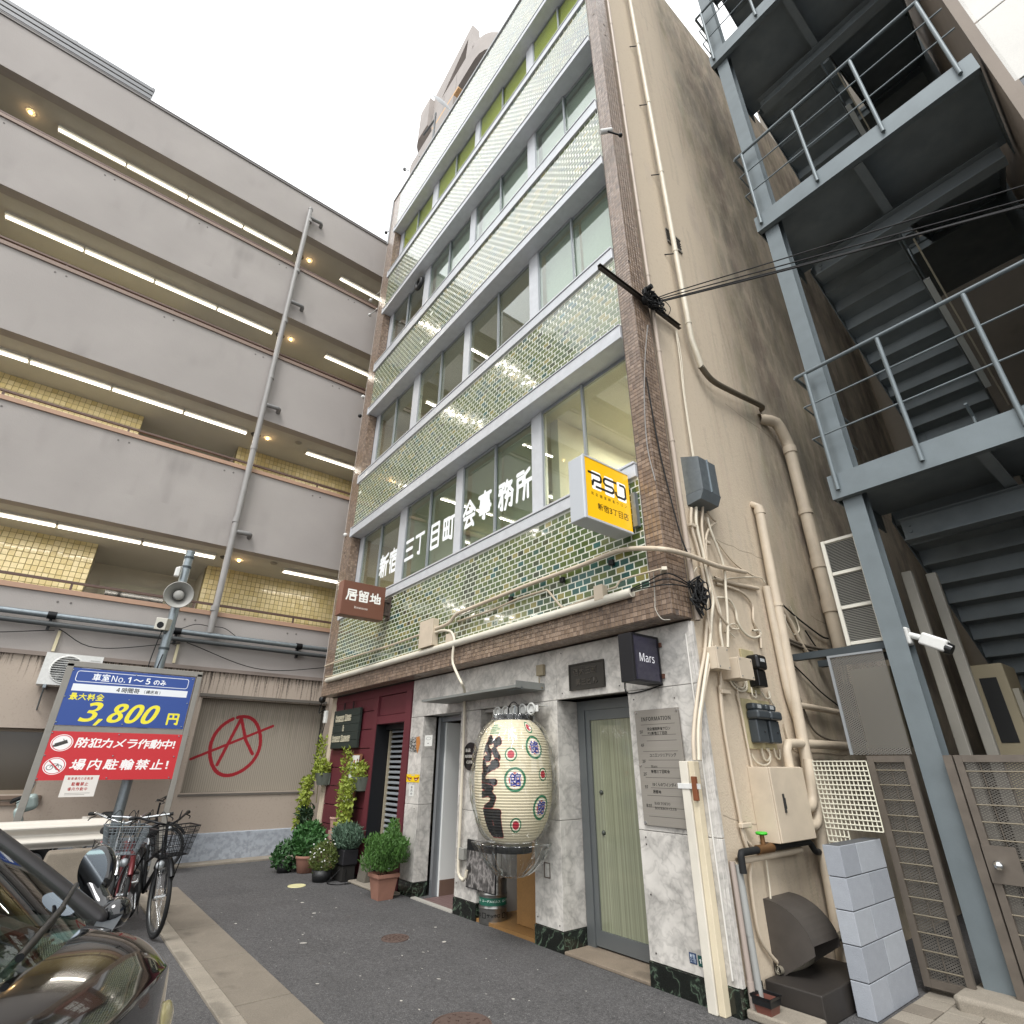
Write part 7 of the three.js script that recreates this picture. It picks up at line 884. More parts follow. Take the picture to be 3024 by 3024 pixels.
{ // corrugated guard rail
  const x = -10.72, k = 10.72 / 9, top = 1.55 - 0.61 * k, bot = 1.55 - 0.9 * k, t = thing('guard_rail', 'white painted corrugated guard rail with flaking edges before the scooter', 'guard rail', [x, 0, 1]); const h = top - bot, pr = []; for (let i = 0; i <= 24; i++) { const s = i / 24; pr.push([x + 0.04 * Math.cos(s * Math.PI * 4 + Math.PI) + 0.012, bot + s * h]); } for (let i = 24; i >= 0; i--) pr.push([pr[i][0] - 0.006, pr[i][1]]);
  const pt = dtex(512, (u, v) => { let k = 0.88 + 0.05 * fbm(u, v, 5, 4, 3); const f = smooth(0.28, 0.36, fbm(u, v, 10, 5, 47)); k -= f * 0.5; return [k, k * 0.985, k * 0.96]; }, true, 0.9), m = M(0xe6e3dd, 0.45, { map: pt, metalness: 0.1 });
  obj('beam', poly(pr, null, 6.9, new THREE.Matrix4().makeTranslation(0, 0, -0.98)), m, t); obj('end_lip', bx(x - 0.04, x + 0.05, bot, top, -1.0, -0.981), m, t);
  for (const z of [-0.7, 1.3, 3.3, 5.3]) obj('post', cyl([x - 0.11, 0, z], [x - 0.11, top + 0.02, z], 0.055, 0.055, 14), m, t);
  const p = onY(232, 2636); const b = thing('wheel_stop', 'weathered white concrete block standing at the end of the guard rail', 'block', [p.x, 0, p.z]); obj('block', (() => { const g = new RoundedBoxGeometry(0.3, 0.5, 0.7, 3, 0.04), q = g.attributes.position; for (let i = 0; i < q.count; i++) { const s = 1 - 0.25 * (q.getY(i) + 0.25) / 0.5; q.setX(i, q.getX(i) * s); q.setZ(i, q.getZ(i) * s); } g.computeVertexNormals(); g.translate(p.x, 0.25, p.z + 0.2); return fin(g); })(), M(0xb0a99f, 0.9, { map: concTex, bumpMap: bumpN, bumpScale: 0.004 }), b);
}
// bicycle, heading +X locally, its front wheel hub at (0.55, 0.33)
function bicycle(lab, frameMat, barMat, basketMat, opt = {}) {
  const t = thing('bicycle', lab, 'bicycle', [0, 0, 0], 'bicycles by the parking lot'), R = 0.33;
  const wheel = (x) => { const w = new THREE.TorusGeometry(R - 0.018, 0.02, 10, 48); w.translate(x, R, 0); const m = obj('wheel', fin(w), blackRub, t); const rim = new THREE.TorusGeometry(R - 0.045, 0.011, 8, 44); rim.translate(x, R, 0); obj('rim', fin(rim), M(0x6d6f70, 0.35, { metalness: 0.8 }), m); const s = []; for (let k = 0; k < 28; k++) { const a = k / 28 * Math.PI * 2, b = a + (k % 2 ? 0.5 : -0.5); s.push(cyl([x + Math.cos(b) * 0.02, R + Math.sin(b) * 0.02, k % 4 < 2 ? 0.025 : -0.025], [x + Math.cos(a) * (R - 0.05), R + Math.sin(a) * (R - 0.05), 0], 0.0015, 0.0015, 4)); } obj('spokes', s, chrome, m); obj('hub', cyl([x, R, -0.05], [x, R, 0.05], 0.022), chrome, m); };
  wheel(0.55); wheel(-0.52);
  const T = (a, b, r) => cyl(a, b, r, r, 10);
  obj('frame', [T([0.4, 0.78, 0], [0.44, 0.62, 0], 0.019), T([0.43, 0.64, 0], [-0.05, 0.3, 0], 0.02), T([-0.05, 0.3, 0], [-0.2, 0.72, 0], 0.017), T([0.41, 0.74, 0], [-0.15, 0.56, 0], 0.015), T([-0.05, 0.3, 0.03], [-0.52, 0.33, 0.05], 0.01), T([-0.05, 0.3, -0.03], [-0.52, 0.33, -0.05], 0.01), T([-0.18, 0.66, 0.02], [-0.52, 0.33, 0.05], 0.009), T([-0.18, 0.66, -0.02], [-0.52, 0.33, -0.05], 0.009)], frameMat, t);
  obj('fork', [T([0.44, 0.62, 0], [0.46, 0.57, 0], 0.02), T([0.46, 0.58, 0.045], [0.55, 0.33, 0.05], 0.011), T([0.46, 0.58, -0.045], [0.55, 0.33, -0.05], 0.011), T([0.46, 0.58, -0.045], [0.46, 0.58, 0.045], 0.013)], frameMat, t);
  const arc = (x, a0, a1) => { const g = new THREE.TorusGeometry(R + 0.03, 0.022, 6, 24, a1 - a0); g.scale(1, 1, 1.2); g.rotateZ(a0); g.translate(x, R, 0); return fin(g); };
  obj('mudguard', arc(0.55, 0.6, 2.5), opt.guard || frameMat, t); obj('mudguard', arc(-0.52, 0.3, 3.0), opt.guard || frameMat, t);
  const st = (opt.steer || 0), hb = [[-0.05, 1.02, -0.29], [0.1, 1.03, -0.24], [0.38, 0.98, -0.1], [0.4, 0.95, 0], [0.38, 0.98, 0.1], [0.1, 1.03, 0.24], [-0.05, 1.02, 0.29]].map(([x, y, z]) => { const dx = x - 0.4; return opt.flat ? [0.42 + (Math.abs(z) - 0.1) * -0.05, 1.0 + Math.abs(z) * 0.1, z * 1.05] : [0.4 + dx * 0.75 + z * st, y, z]; });
  obj('handlebar', tube(hb, 0.012, 8, 40), barMat, t); obj('stem', T([0.4, 0.78, 0], [0.4, 0.98, 0], 0.014), barMat, t);
  for (const k of [0, 6]) { const a = hb[k], b = hb[k ? 5 : 1]; obj('grip', cyl(a, [lerp(a[0], b[0], 0.7), lerp(a[1], b[1], 0.7), lerp(a[2], b[2], 0.7)], 0.018), blackRub, t); obj('brake_lever', tube([[lerp(a[0], b[0], 0.9), a[1] - 0.01, b[2] * 0.98], [a[0] + 0.1, a[1] - 0.035, a[2] * 0.97], [a[0] + 0.05, a[1] - 0.06, a[2]]], 0.006, 5), blackMetal, t); }
  for (const s of [-1, 1]) obj('brake_cable', tube([[0.35, 1.0, s * 0.12], [0.52, 1.08, s * 0.08], [0.55, 0.9, s * 0.03], [0.46, 0.68, 0]], 0.004, 5), blackRub, t);
  obj('saddle', (() => { const g = new RoundedBoxGeometry(0.26, 0.07, 0.17, 3, 0.03), p = g.attributes.position; for (let i = 0; i < p.count; i++) if (p.getX(i) > 0) p.setZ(i, p.getZ(i) * (1 - p.getX(i) * 5)); g.computeVertexNormals(); g.translate(-0.22, 0.83, 0); return fin(g); })(), blackPl, t); obj('seat_post', T([-0.2, 0.7, 0], [-0.22, 0.8, 0], 0.013), chrome, t);
  obj('chain_case', [fin((() => { const g = new THREE.CylinderGeometry(0.09, 0.09, 0.02, 24); g.rotateX(Math.PI / 2); g.translate(-0.05, 0.3, 0.06); return g; })()), bar([-0.05, 0.3, 0.06], [-0.5, 0.33, 0.06], 0.02, 0.06)], blackPl, t);
  for (const s of [-1, 1]) { obj('crank', T([-0.05, 0.3, s * 0.07], [-0.05 + s * 0.12, 0.3 - s * 0.12, s * 0.08], 0.009), chrome, t); obj('pedal', rb(-0.1 + s * 0.12, 0.0 + s * 0.12, 0.285 - s * 0.12, 0.31 - s * 0.12, s * 0.09, s * 0.17, 0.006, 1), blackPl, t); }
  obj('kickstand', [T([-0.52, 0.33, 0.07], [-0.6, 0.0, 0.12], 0.008), T([-0.52, 0.33, -0.07], [-0.6, 0.0, -0.12], 0.008)], chrome, t); obj('rear_rack', [T([-0.2, 0.7, 0.05], [-0.75, 0.7, 0.05], 0.006), T([-0.2, 0.7, -0.05], [-0.75, 0.7, -0.05], 0.006), T([-0.52, 0.33, 0.06], [-0.6, 0.7, 0.06], 0.006), T([-0.52, 0.33, -0.06], [-0.6, 0.7, -0.06], 0.006)], blackMetal, t);
  obj('lamp', [sph([0.62, 0.62, 0.06], 0.04, 12)], M(0xbfc4c6, 0.15, { metalness: 0.4 }), t); obj('reflector', rb(-0.92, -0.9, 0.5, 0.55, -0.03, 0.03, 0.004, 1), M(0xb0281c, 0.3), t);
  if (basketMat) { const g = [], x0 = 0.5, x1 = 0.84, y0 = 0.7, y1 = 0.95, w0 = 0.13, w1 = 0.19, r = 0.0028; for (let i = 0; i <= 9; i++) { const s = i / 9; g.push(T([lerp(x0 + 0.03, x1 - 0.05, s), y0, -w0], [lerp(x0, x1, s), y1, -w1], r), T([lerp(x0 + 0.03, x1 - 0.05, s), y0, w0], [lerp(x0, x1, s), y1, w1], r), T([lerp(x0 + 0.03, x1 - 0.05, s), y0, -w0], [lerp(x0 + 0.03, x1 - 0.05, s), y0, w0], r)); const z = lerp(-1, 1, s); g.push(T([x1 - 0.05, y0, z * w0], [x1, y1, z * w1], r), T([x0 + 0.03, y0, z * w0], [x0, y1, z * w1], r)); } for (let k = 0; k <= 5; k++) { const s = k / 5, a = lerp(x0 + 0.03, x0, s), b = lerp(x1 - 0.05, x1, s), w = lerp(w0, w1, s), y = lerp(y0, y1, s), q = k === 5 ? 0.006 : r; g.push(T([a, y, -w], [b, y, -w], q), T([b, y, -w], [b, y, w], q), T([b, y, w], [a, y, w], q), T([a, y, w], [a, y, -w], q)); } obj('basket', g, basketMat, t); obj('basket_stay', [T([0.55, 0.33, 0.06], [0.72, 0.7, 0.1], 0.005), T([0.55, 0.33, -0.06], [0.72, 0.7, -0.1], 0.005)], basketMat, t); }
  return t;
}
{
  const b1 = bicycle('black bicycle with a black wire basket and dark handlebars, its wheel on the kerb', blackMetal, blackMetal, blackMetal, { steer: 0.12 }); b1.position.set(-7.78, 0.01, -1.22); b1.rotation.y = 0.1; b1.rotation.x = 0.06;
  const b2 = bicycle('city bicycle with a silver wire basket and chrome swept handlebars', M(0x8c9092, 0.35, { metalness: 0.5 }), chrome, galv, { guard: chrome }); b2.position.set(-8.25, 0.01, -0.78); b2.rotation.y = 0.06; b2.rotation.x = -0.05;
  const b3 = bicycle('dark red framed bicycle wedged between the two basket bicycles', M(0x5c1f22, 0.3, { metalness: 0.3 }), chrome, null, { flat: true }); b3.position.set(-8.15, 0.01, -1.0); b3.rotation.y = -0.04;
}
{ // scooter behind the guard rail
  const p = onX(120, 2410, -11.3), z = p.z, t = thing('motor_scooter', 'pale grey motor scooter with black grips parked behind the guard rail', 'scooter', [-11.3, 0, z + 0.5]); const pale = P(0x9fb0ad, 0.25, { clearcoat: 0.6 });
  for (const dz of [-0.05, 1.15]) { const g = new THREE.TorusGeometry(0.19, 0.055, 10, 30); g.rotateY(Math.PI / 2); g.translate(-11.3, 0.245, z + dz); const w = obj('wheel', fin(g), blackRub, t); obj('rim', fin(new THREE.CylinderGeometry(0.14, 0.14, 0.05, 20).rotateZ(Math.PI / 2).translate(-11.3, 0.245, z + dz)), M(0x8b8d8e, 0.4, { metalness: 0.6 }), w); }
  obj('front_shield', (() => { const g = new RoundedBoxGeometry(0.34, 0.66, 0.1, 4, 0.05), q = g.attributes.position; for (let i = 0; i < q.count; i++) q.setX(i, q.getX(i) * (1 - 0.35 * Math.abs(q.getY(i)))); g.computeVertexNormals(); g.rotateX(0.35); g.translate(-11.3, 0.66, z + 0.18); return fin(g); })(), pale, t); obj('head_cowl', (() => { const g = new RoundedBoxGeometry(0.3, 0.22, 0.24, 4, 0.07); g.rotateX(0.3); g.translate(-11.3, 1.02, z + 0.2); return fin(g); })(), pale, t); obj('seat', (() => { const g = new RoundedBoxGeometry(0.26, 0.14, 0.62, 4, 0.06); g.translate(-11.3, 0.76, z + 0.95); return fin(g); })(), blackPl, t); obj('rear_body', (() => { const g = new RoundedBoxGeometry(0.3, 0.36, 0.66, 4, 0.09); g.translate(-11.3, 0.53, z + 1.0); return fin(g); })(), pale, t); obj('footboard', rb(-11.45, -11.15, 0.3, 0.37, z + 0.2, z + 0.75, 0.03), blackPl, t); obj('fork', [cyl([-11.3, 0.6, z + 0.12], [-11.3, 0.245, z - 0.05], 0.03)], blackMetal, t);
  obj('handlebar', [tube([[-11.62, 1.06, z + 0.36], [-11.48, 1.1, z + 0.28], [-11.3, 1.09, z + 0.24], [-11.12, 1.1, z + 0.28], [-10.98, 1.06, z + 0.36]], 0.013, 8)], blackMetal, t); for (const s of [-1, 1]) { obj('grip', cyl([-11.3 + s * 0.2, 1.09, z + 0.29], [-11.3 + s * 0.36, 1.05, z + 0.38], 0.02), blackRub, t); obj('brake_lever', tube([[-11.3 + s * 0.17, 1.09, z + 0.24], [-11.3 + s * 0.27, 1.07, z + 0.27], [-11.3 + s * 0.35, 1.03, z + 0.33]], 0.006, 5), blackMetal, t); obj('mirror', [fin(new THREE.SphereGeometry(0.065, 16, 10).scale(1, 0.8, 0.3).translate(-11.3 + s * 0.3, 1.27, z + 0.2)), cyl([-11.3 + s * 0.14, 1.1, z + 0.24], [-11.3 + s * 0.28, 1.25, z + 0.21], 0.006)], chrome, t); }
  const b4 = bicycle('black bicycle leaning on the wall beside the scooter, only its bars showing', blackMetal, blackMetal, null, { flat: true }); b4.position.set(-11.25, 0, -1.25); b4.rotation.y = 1.25;
}
{ // black car, seen over its left front corner
  const yaw = 25 * D2R, H = V3(Math.sin(yaw), 0, -Math.cos(yaw)), Rr = V3(Math.cos(yaw), 0, Math.sin(yaw)), P0 = V3(-3.39, 0, -0.372); // u right, v forward
  const W = (u, y, v) => P0.clone().addScaledVector(Rr, u).addScaledVector(H, v).add(V3(0, y, 0));
  const c = W(0.8, 0, -1.0), t = thing('black_car', 'glossy black small car parked with its short bonnet towards the alley', 'car', c.toArray());
  const paint = P(0x0b0c0e, 0.1, { clearcoat: 1, clearcoatRoughness: 0.02, metalness: 0.1 }), trim = M(0x1b1c1e, 0.55), glassM = P(0xcfe3d6, 0.02, { transmission: 1, thickness: 0, ior: 1.5 });
  const grid = (fn, nu, nv) => { const p = [], ix = []; for (let j = 0; j <= nv; j++) for (let i = 0; i <= nu; i++) p.push(...fn(i / nu, j / nv).toArray()); for (let j = 0; j < nv; j++) for (let i = 0; i < nu; i++) { const a = j * (nu + 1) + i, b = a + nu + 1; ix.push(a, a + 1, b, a + 1, b + 1, b); } const g = new THREE.BufferGeometry(); g.setAttribute('position', new THREE.Float32BufferAttribute(p, 3)); g.setIndex(ix); g.computeVertexNormals(); return fin(g); };
  const hw = 0.8; // half width; centre u = 0.8
  // bonnet and front: sections across, swept from the cowl (v = 0) to the nose
  const nose = 0.53, body = (s, q) => { // q 0..1 along: 0 cowl, 1 nose foot; s 0..1 across, left sill to right sill
    const v = q < 0.72 ? lerp(-0.12, nose - 0.1, q / 0.72) : nose - 0.1 * Math.cos((q - 0.72) / 0.28 * Math.PI / 2) ** 1.5, drop = q < 0.72 ? 0.97 - 0.15 * Math.pow(q / 0.72, 2.4) : lerp(0.82, 0.36, smooth(0.72, 1, q));
    const wv = hw * (1 - 0.2 * Math.pow(clamp((v - 0.1) / (nose - 0.1)), 2.6)), a = Math.PI * (1 - s), e = 0.36, cx = Math.sign(Math.cos(a)) * Math.pow(Math.abs(Math.cos(a)), e), sy = Math.pow(Math.abs(Math.sin(a)), 0.42), y0 = 0.34;
    return W(0.8 + wv * cx, y0 + (drop - y0) * sy + 0.03 * (1 - cx * cx) * sy, v - 0.1 * cx * cx * smooth(0.2, nose, v));
  };
  obj('bonnet', grid(body, 64, 56), paint, t);
  obj('bumper', [grid((s, q) => { const b = body(s, 1), d = b.clone().sub(W(0.8, b.y, 0)); return W(0.8, 0, 0).add(V3(d.x, 0, d.z).multiplyScalar(1.035)).add(V3(0, lerp(0.5, 0.2, q), 0)); }, 48, 6)], M(0xa99c72, 0.35), t);
  obj('flank', [grid((s, q) => W(0.0 + 0.02 * Math.sin(q * 3), lerp(0.95, 0.25, q), lerp(-0.1, -3.0, s)), 4, 8), grid((s, q) => W(1.6 - 0.02 * Math.sin(q * 3), lerp(0.95, 0.25, q), lerp(-0.1, -3.0, s)), 4, 8), grid((s, q) => W(lerp(0, 1.6, s), lerp(1.0, 0.25, q), -3.0), 4, 4)], paint, t);
  // cowl, screen, pillars, roof
  const base = (s) => W(lerp(0.07, 1.53, s), 0.945 + 0.02 * Math.sin(Math.PI * s), 0.02 + 0.13 * Math.sin(Math.PI * s)), head = (s) => W(lerp(0.26, 1.34, s), 1.47 + 0.03 * Math.sin(Math.PI * s), -0.72 + 0.06 * Math.sin(Math.PI * s));
  obj('windscreen', grid((s, q) => base(lerp(0.03, 0.97, s)).lerp(head(lerp(0.03, 0.97, s)), q).addScaledVector(H, 0.03 * Math.sin(Math.PI * q)), 20, 12), glassM, t);
  for (const s of [0, 1]) obj('pillar', [sph(base(s).toArray(), 0.036, 14), tube([base(s), base(s).lerp(head(s), 0.5).addScaledVector(H, 0.015), head(s)], 0.036, 10, 16)], M(0x2a2829, 0.4), t);
  obj('cowl', grid((s, q) => base(s).lerp(W(lerp(0.03, 1.57, s), 0.955, 0.1 + 0.12 * Math.sin(Math.PI * s)), q).add(V3(0, -0.012 * Math.sin(Math.PI * q) - 0.004, 0)), 24, 4), M(0x4c5054, 0.5), t);
  obj('roof', [grid((s, q) => W(lerp(0.26, 1.34, s), 1.5 + 0.05 * Math.sin(Math.PI * s) - 0.25 * q * q, lerp(-0.72, -2.7, q)), 12, 8)], paint, t);
  for (const u of [0, 1]) obj('side_window', grid((s, q) => W(u ? lerp(1.57, 1.34, q) : lerp(0.03, 0.26, q), lerp(0.95, 1.48 - 0.2 * s * s, q), lerp(-0.05 - 0.6 * q, -2.8, s)), 4, 6), P(0x10161a, 0.05), t);
  obj('dashboard', grid((s, q) => W(lerp(0.12, 1.48, s), 0.95 + 0.03 * Math.sin(q * 3), lerp(0.02, -0.45, q)), 6, 6), M(0x141516, 0.8), t); obj('seat', [0.4, 1.2].map((u) => { const g = new RoundedBoxGeometry(0.46, 0.75, 0.16, 3, 0.06); g.rotateX(0.2); g.rotateY(-yaw); const w = W(u, 0.95, -1.25); g.translate(w.x, w.y, w.z); return fin(g); }), M(0x33363a, 0.9), t);
  obj('wiper', [cyl(W(0.62, 1.02, 0.06).toArray(), W(0.2, 1.09, -0.05).toArray(), 0.009), cyl(W(0.9, 1.015, 0.12).toArray(), W(0.45, 1.055, 0.02).toArray(), 0.012)], blackMetal, t);
  const mz = W(-0.02, 1.06, 0.28); // door-corner mirror on its stalk
  { const p = onX(283, 2570, -3.5), s = W(-0.0, 0.95, 0.06); const mq = new THREE.Quaternion().setFromUnitVectors(V3(0, 0, 1), V3(0.84, 0.16, 0.5).normalize()), sh = new THREE.SphereGeometry(0.108, 28, 18); sh.scale(0.68, 0.98, 0.4); sh.rotateZ(0.45); sh.translate(0, 0, -0.02); sh.applyQuaternion(mq); sh.translate(p.x, p.y, p.z); const m = obj('mirror', fin(sh), paint, t); obj('mirror_glass', (() => { const g = new THREE.CircleGeometry(0.09, 28); g.scale(0.66, 0.97, 1); g.rotateZ(0.45); g.translate(0, 0, 0.031); g.applyQuaternion(mq); g.translate(p.x, p.y, p.z); return fin(g); })(), M(0xaab4bd, 0.03, { metalness: 1 }), m); obj('mirror_stalk', [tube([s.toArray(), [lerp(s.x, p.x, 0.5), s.y + 0.02, lerp(s.z, p.z, 0.5)], [p.x, p.y - 0.06, p.z]], 0.045, 10), sph(s.toArray(), 0.06, 16)], paint, m); }
  for (const [u, v] of [[0.1, 0.25], [1.5, 0.25], [0.1, -2.3], [1.5, -2.3]]) { const w = W(u, 0.29, v), g = new THREE.TorusGeometry(0.22, 0.07, 10, 28); g.rotateY(Math.PI / 2 - yaw); g.translate(w.x, w.y, w.z); const k = obj('wheel', fin(g), blackRub, t); obj('rim', fin(new THREE.CylinderGeometry(0.16, 0.16, 0.1, 20).rotateZ(Math.PI / 2).rotateY(-yaw).translate(w.x, w.y, w.z)), galv, k); }
  for (const u of [0.22, 1.38]) obj('headlamp', (() => { const b = body(u < 0.8 ? 0.3 : 0.7, 0.84), g = new THREE.SphereGeometry(0.1, 16, 12); g.scale(1.3, 0.8, 0.3); g.rotateY(-yaw); g.translate(b.x - H.x * 0.02 + (u < 0.8 ? 0.05 : -0.05), b.y, b.z - H.z * 0.02); return fin(g); })(), P(0xd6cb96, 0.15, { clearcoat: 1 }), t);
}
// ---------------------------------------------------------------- plants
function leaves(n, place, size, bend = 0.3) { // leaf-shaped folded quads, many, in one mesh
  const p = new Float32Array(n * 12 * 3), nn = new Float32Array(n * 12 * 3), o = new THREE.Object3D(), v = V3(0, 0, 0); let k = 0; const T = [];
  const L = [[0, 0, 0], [0.3, 0.45, 0.08], [0, 1, -bend], [-0.3, 0.45, 0.08]].map((q) => V3(...q)), M0 = V3(0, 0.45, 0);
  for (let i = 0; i < n; i++) { const e = place(i); o.position.copy(e.p); o.rotation.set(e.rx ?? rr(-1.3, 1.3), e.ry ?? rr(0, 6.28), e.rz ?? rr(-0.8, 0.8)); const s = size * rr(0.6, 1.25) * (e.s || 1); o.scale.set(s * (e.w || 1), s, s); o.updateMatrix(); for (const tri of [[L[0], L[1], M0], [L[1], L[2], M0], [L[2], L[3], M0], [L[3], L[0], M0]]) for (const q of tri) { v.copy(q).applyMatrix4(o.matrix); p[k++] = v.x; p[k++] = v.y; p[k++] = v.z; } }
  const g = new THREE.BufferGeometry(); g.setAttribute('position', new THREE.BufferAttribute(p, 3)); g.computeVertexNormals(); return fin(g);
}
const leafM = (c) => P(c, 0.6, { side: THREE.DoubleSide, transmission: 0.18, thickness: 0, map: retile(speck, 3) });
const inBall = (c, r) => { let d; do d = V3(rr(-1, 1), rr(-1, 1), rr(-1, 1)); while (d.length() > 1); const l = d.length(); if (l > 0) d.multiplyScalar(Math.pow(l, -0.55)); return V3(c[0] + d.x * r[0], c[1] + d.y * r[1], c[2] + d.z * r[2]); };
{
  const sqPot = (x, z, w0, w1, h, t) => { const f = (a, b, y0, y1) => { const q = new THREE.CylinderGeometry(b * 1.414, a * 1.414, y1 - y0, 4, 1, true, Math.PI / 4).toNonIndexed(); q.computeVertexNormals(); q.translate(x, (y0 + y1) / 2, z); return fin(q); }; obj('pot', [f(w0, w1, 0, h), f(w1 + 0.012, w1 + 0.012, h - 0.04, h), bx(x - w1, x + w1, h - 0.05, h - 0.045, z - w1, z + w1)], terracotta.clone(), t).material.side = THREE.DoubleSide; };
  { const x = -7.5, z = -3.83, t = thing('potted_cypress', 'bushy green cypress in a square terracotta pot beside the red door', 'potted plant', [x, 0, z]); sqPot(x, z, 0.1, 0.14, 0.28, t); const cl = []; for (let k = 0; k < 26; k++) { const a = rr(0, 6.28), r = Math.sqrt(rnd()) * 0.24; cl.push([[x + Math.cos(a) * r, 0.36 + rnd() * 0.27, z + Math.sin(a) * r], [0.12, 0.12, 0.12]]); } cl.push([[x + 0.08, 0.76, z - 0.05], [0.06, 0.12, 0.06]], [[x + 0.14, 0.7, z], [0.1, 0.12, 0.1]]);
    obj('foliage', leaves(7200, () => { const [c, r] = pick(cl); return { p: inBall(c, r), rx: rr(-0.9, 0.9), w: 0.55 }; }, 0.05, 0.15), leafM(0x4f7a30), t); obj('stem', [cyl([x, 0.2, z], [x, 0.55, z], 0.015), cyl([x, 0.3, z], [x + 0.12, 0.55, z + 0.05], 0.01), cyl([x, 0.3, z], [x - 0.1, 0.55, z - 0.05], 0.01)], M(0x4b3a2a, 0.9), t); }
  { const x = -9.9, z = -3.68, t = thing('potted_shrub', 'leafy green shrub in a round terracotta pot by the plinth', 'potted plant', [x, 0, z]); obj('pot', lathe([[0.001, 0.005], [0.12, 0.005], [0.165, 0.2], [0.18, 0.2], [0.18, 0.235], [0.16, 0.235], [0.15, 0.19], [0, 0.19]], 28, [x, 0, z]), terracotta, t); obj('foliage', leaves(1000, () => { const q = inBall([x - 0.06, 0.4, z - 0.02], [0.24, 0.25, 0.24]); return { p: q }; }, 0.1), leafM(0x3f7034), t); obj('stem', [0, 1, 2, 3, 4].map((k) => cyl([x, 0.18, z], [x + rr(-0.15, 0.15), 0.5, z + rr(-0.15, 0.15)], 0.008)), M(0x55663a, 0.8), t); }
  { const x = -10.3, z = -3.75, t = thing('dark_fern', 'dark spiky plant standing behind the leafy shrub', 'plant', [x, 0, z]); obj('pot', lathe([[0.001, 0.005], [0.1, 0.005], [0.13, 0.22], [0, 0.2]], 20, [x, 0, z]), blackPl, t); obj('foliage', leaves(260, (i) => { const s = i / 260; return { p: V3(x + rr(-0.1, 0.1), 0.25 + s * 0.6, z + rr(-0.1, 0.1)), rx: rr(0.2, 1.2), w: 0.5 }; }, 0.14), leafM(0x24401f), t); obj('stem', cyl([x, 0.2, z], [x, 0.8, z], 0.012), M(0x4b4a2a, 0.9), t);
    const d = thing('trailing_plant', 'low dark trailing plant at the foot of the pale plinth', 'plant', [-10.15, 0, -3.4]); obj('foliage', leaves(420, () => ({ p: inBall([-10.12, 0.2, -3.42], [0.22, 0.2, 0.2]) }), 0.08), leafM(0x355f2c), d); obj('pot', lathe([[0.001, 0.005], [0.1, 0.005], [0.12, 0.13], [0, 0.12]], 18, [-10.12, 0, -3.42]), blackPl, d); }
  { const x = -9.05, z = -3.62, t = thing('flowering_plant', 'low plant with tiny white flowers in a black pot', 'potted plant', [x, 0, z]); obj('pot', lathe([[0.001, 0.005], [0.12, 0.005], [0.15, 0.15], [0, 0.14]], 24, [x, 0, z]), blackPl, t); obj('foliage', leaves(1400, () => ({ p: inBall([x, 0.28, z], [0.2, 0.2, 0.2]), w: 0.4 }), 0.06), leafM(0x5f6f2c), t); const f = []; for (let k = 0; k < 46; k++) { const q = inBall([x, 0.36, z], [0.21, 0.2, 0.21]); f.push(sph([q.x, q.y, q.z], 0.011, 6)); } obj('flowers', f, M(0xe4e4de, 0.8), t); }
  { const x = -9.0, z = -3.92, t = thing('silver_shrub', 'silvery grey-green shrub in a dark planter on a wire stand', 'potted plant', [x, 0, z]); obj('planter', rb(x - 0.22, x + 0.22, 0.2, 0.4, z - 0.12, z + 0.12, 0.02), M(0x17161a, 0.6), t); obj('foliage', leaves(1500, () => ({ p: inBall([x + 0.02, 0.52, z], [0.3, 0.16, 0.2]), w: 0.35, rx: rr(-0.7, 0.7) }), 0.1), leafM(0x55705a), t); obj('silver_sprays', leaves(240, () => ({ p: inBall([x - 0.1, 0.52, z + 0.08], [0.1, 0.14, 0.08]), w: 0.25, rx: rr(-0.5, 0.5) }), 0.1), leafM(0xa9b5ac), t); const rg = new THREE.TorusGeometry(0.18, 0.006, 6, 32); rg.rotateX(Math.PI / 2); rg.translate(x + 0.22, 0.012, z + 0.12); obj('wire_stand', [fin(rg), ...[0, 1, 2].map((k) => cyl([x + 0.22 + 0.18 * Math.cos(k * 2.1), 0.01, z + 0.12 + 0.18 * Math.sin(k * 2.1)], [x + 0.1, 0.22, z], 0.005))], blackMetal, t); obj('stand_base', rb(x - 0.2, x + 0.2, 0, 0.199, z - 0.1, z + 0.1, 0.01), M(0x1a1815, 0.8), t); }
  solo('pink_pot', 'small empty pink terracotta pot on the red shopfront ledge', 'pot', [lathe([[0.06, 0], [0.08, 0.16], [0.09, 0.16], [0.09, 0.19], [0.07, 0.19]], 20, [-9.85, 0.56, -4.05]), cyl([-9.85, 0, -4.05], [-9.85, 0.56, -4.05], 0.09)], M(0xa9867a, 0.8, { side: THREE.DoubleSide }));
  solo('stone_slab', 'rough grey stone slab leaning at the foot of the red door frame', 'stone', (() => { const g = new RoundedBoxGeometry(0.26, 0.34, 0.1, 4, 0.02), p = g.attributes.position; for (let i = 0; i < p.count; i++) { const k = 1 + 0.08 * nz.noise(p.getX(i) * 14, p.getY(i) * 14, p.getZ(i) * 14); p.setXYZ(i, p.getX(i) * k, p.getY(i) * k, p.getZ(i) * k); } g.computeVertexNormals(); g.rotateX(-0.14); g.translate(-8.52, 0.165, -4.05); return fin(g); })(), M(0x8a8882, 0.95, { map: concTex }));
  // hanging planters with ivy and the tall leaning signboard
  const ivy = leafM(0x97a63a);
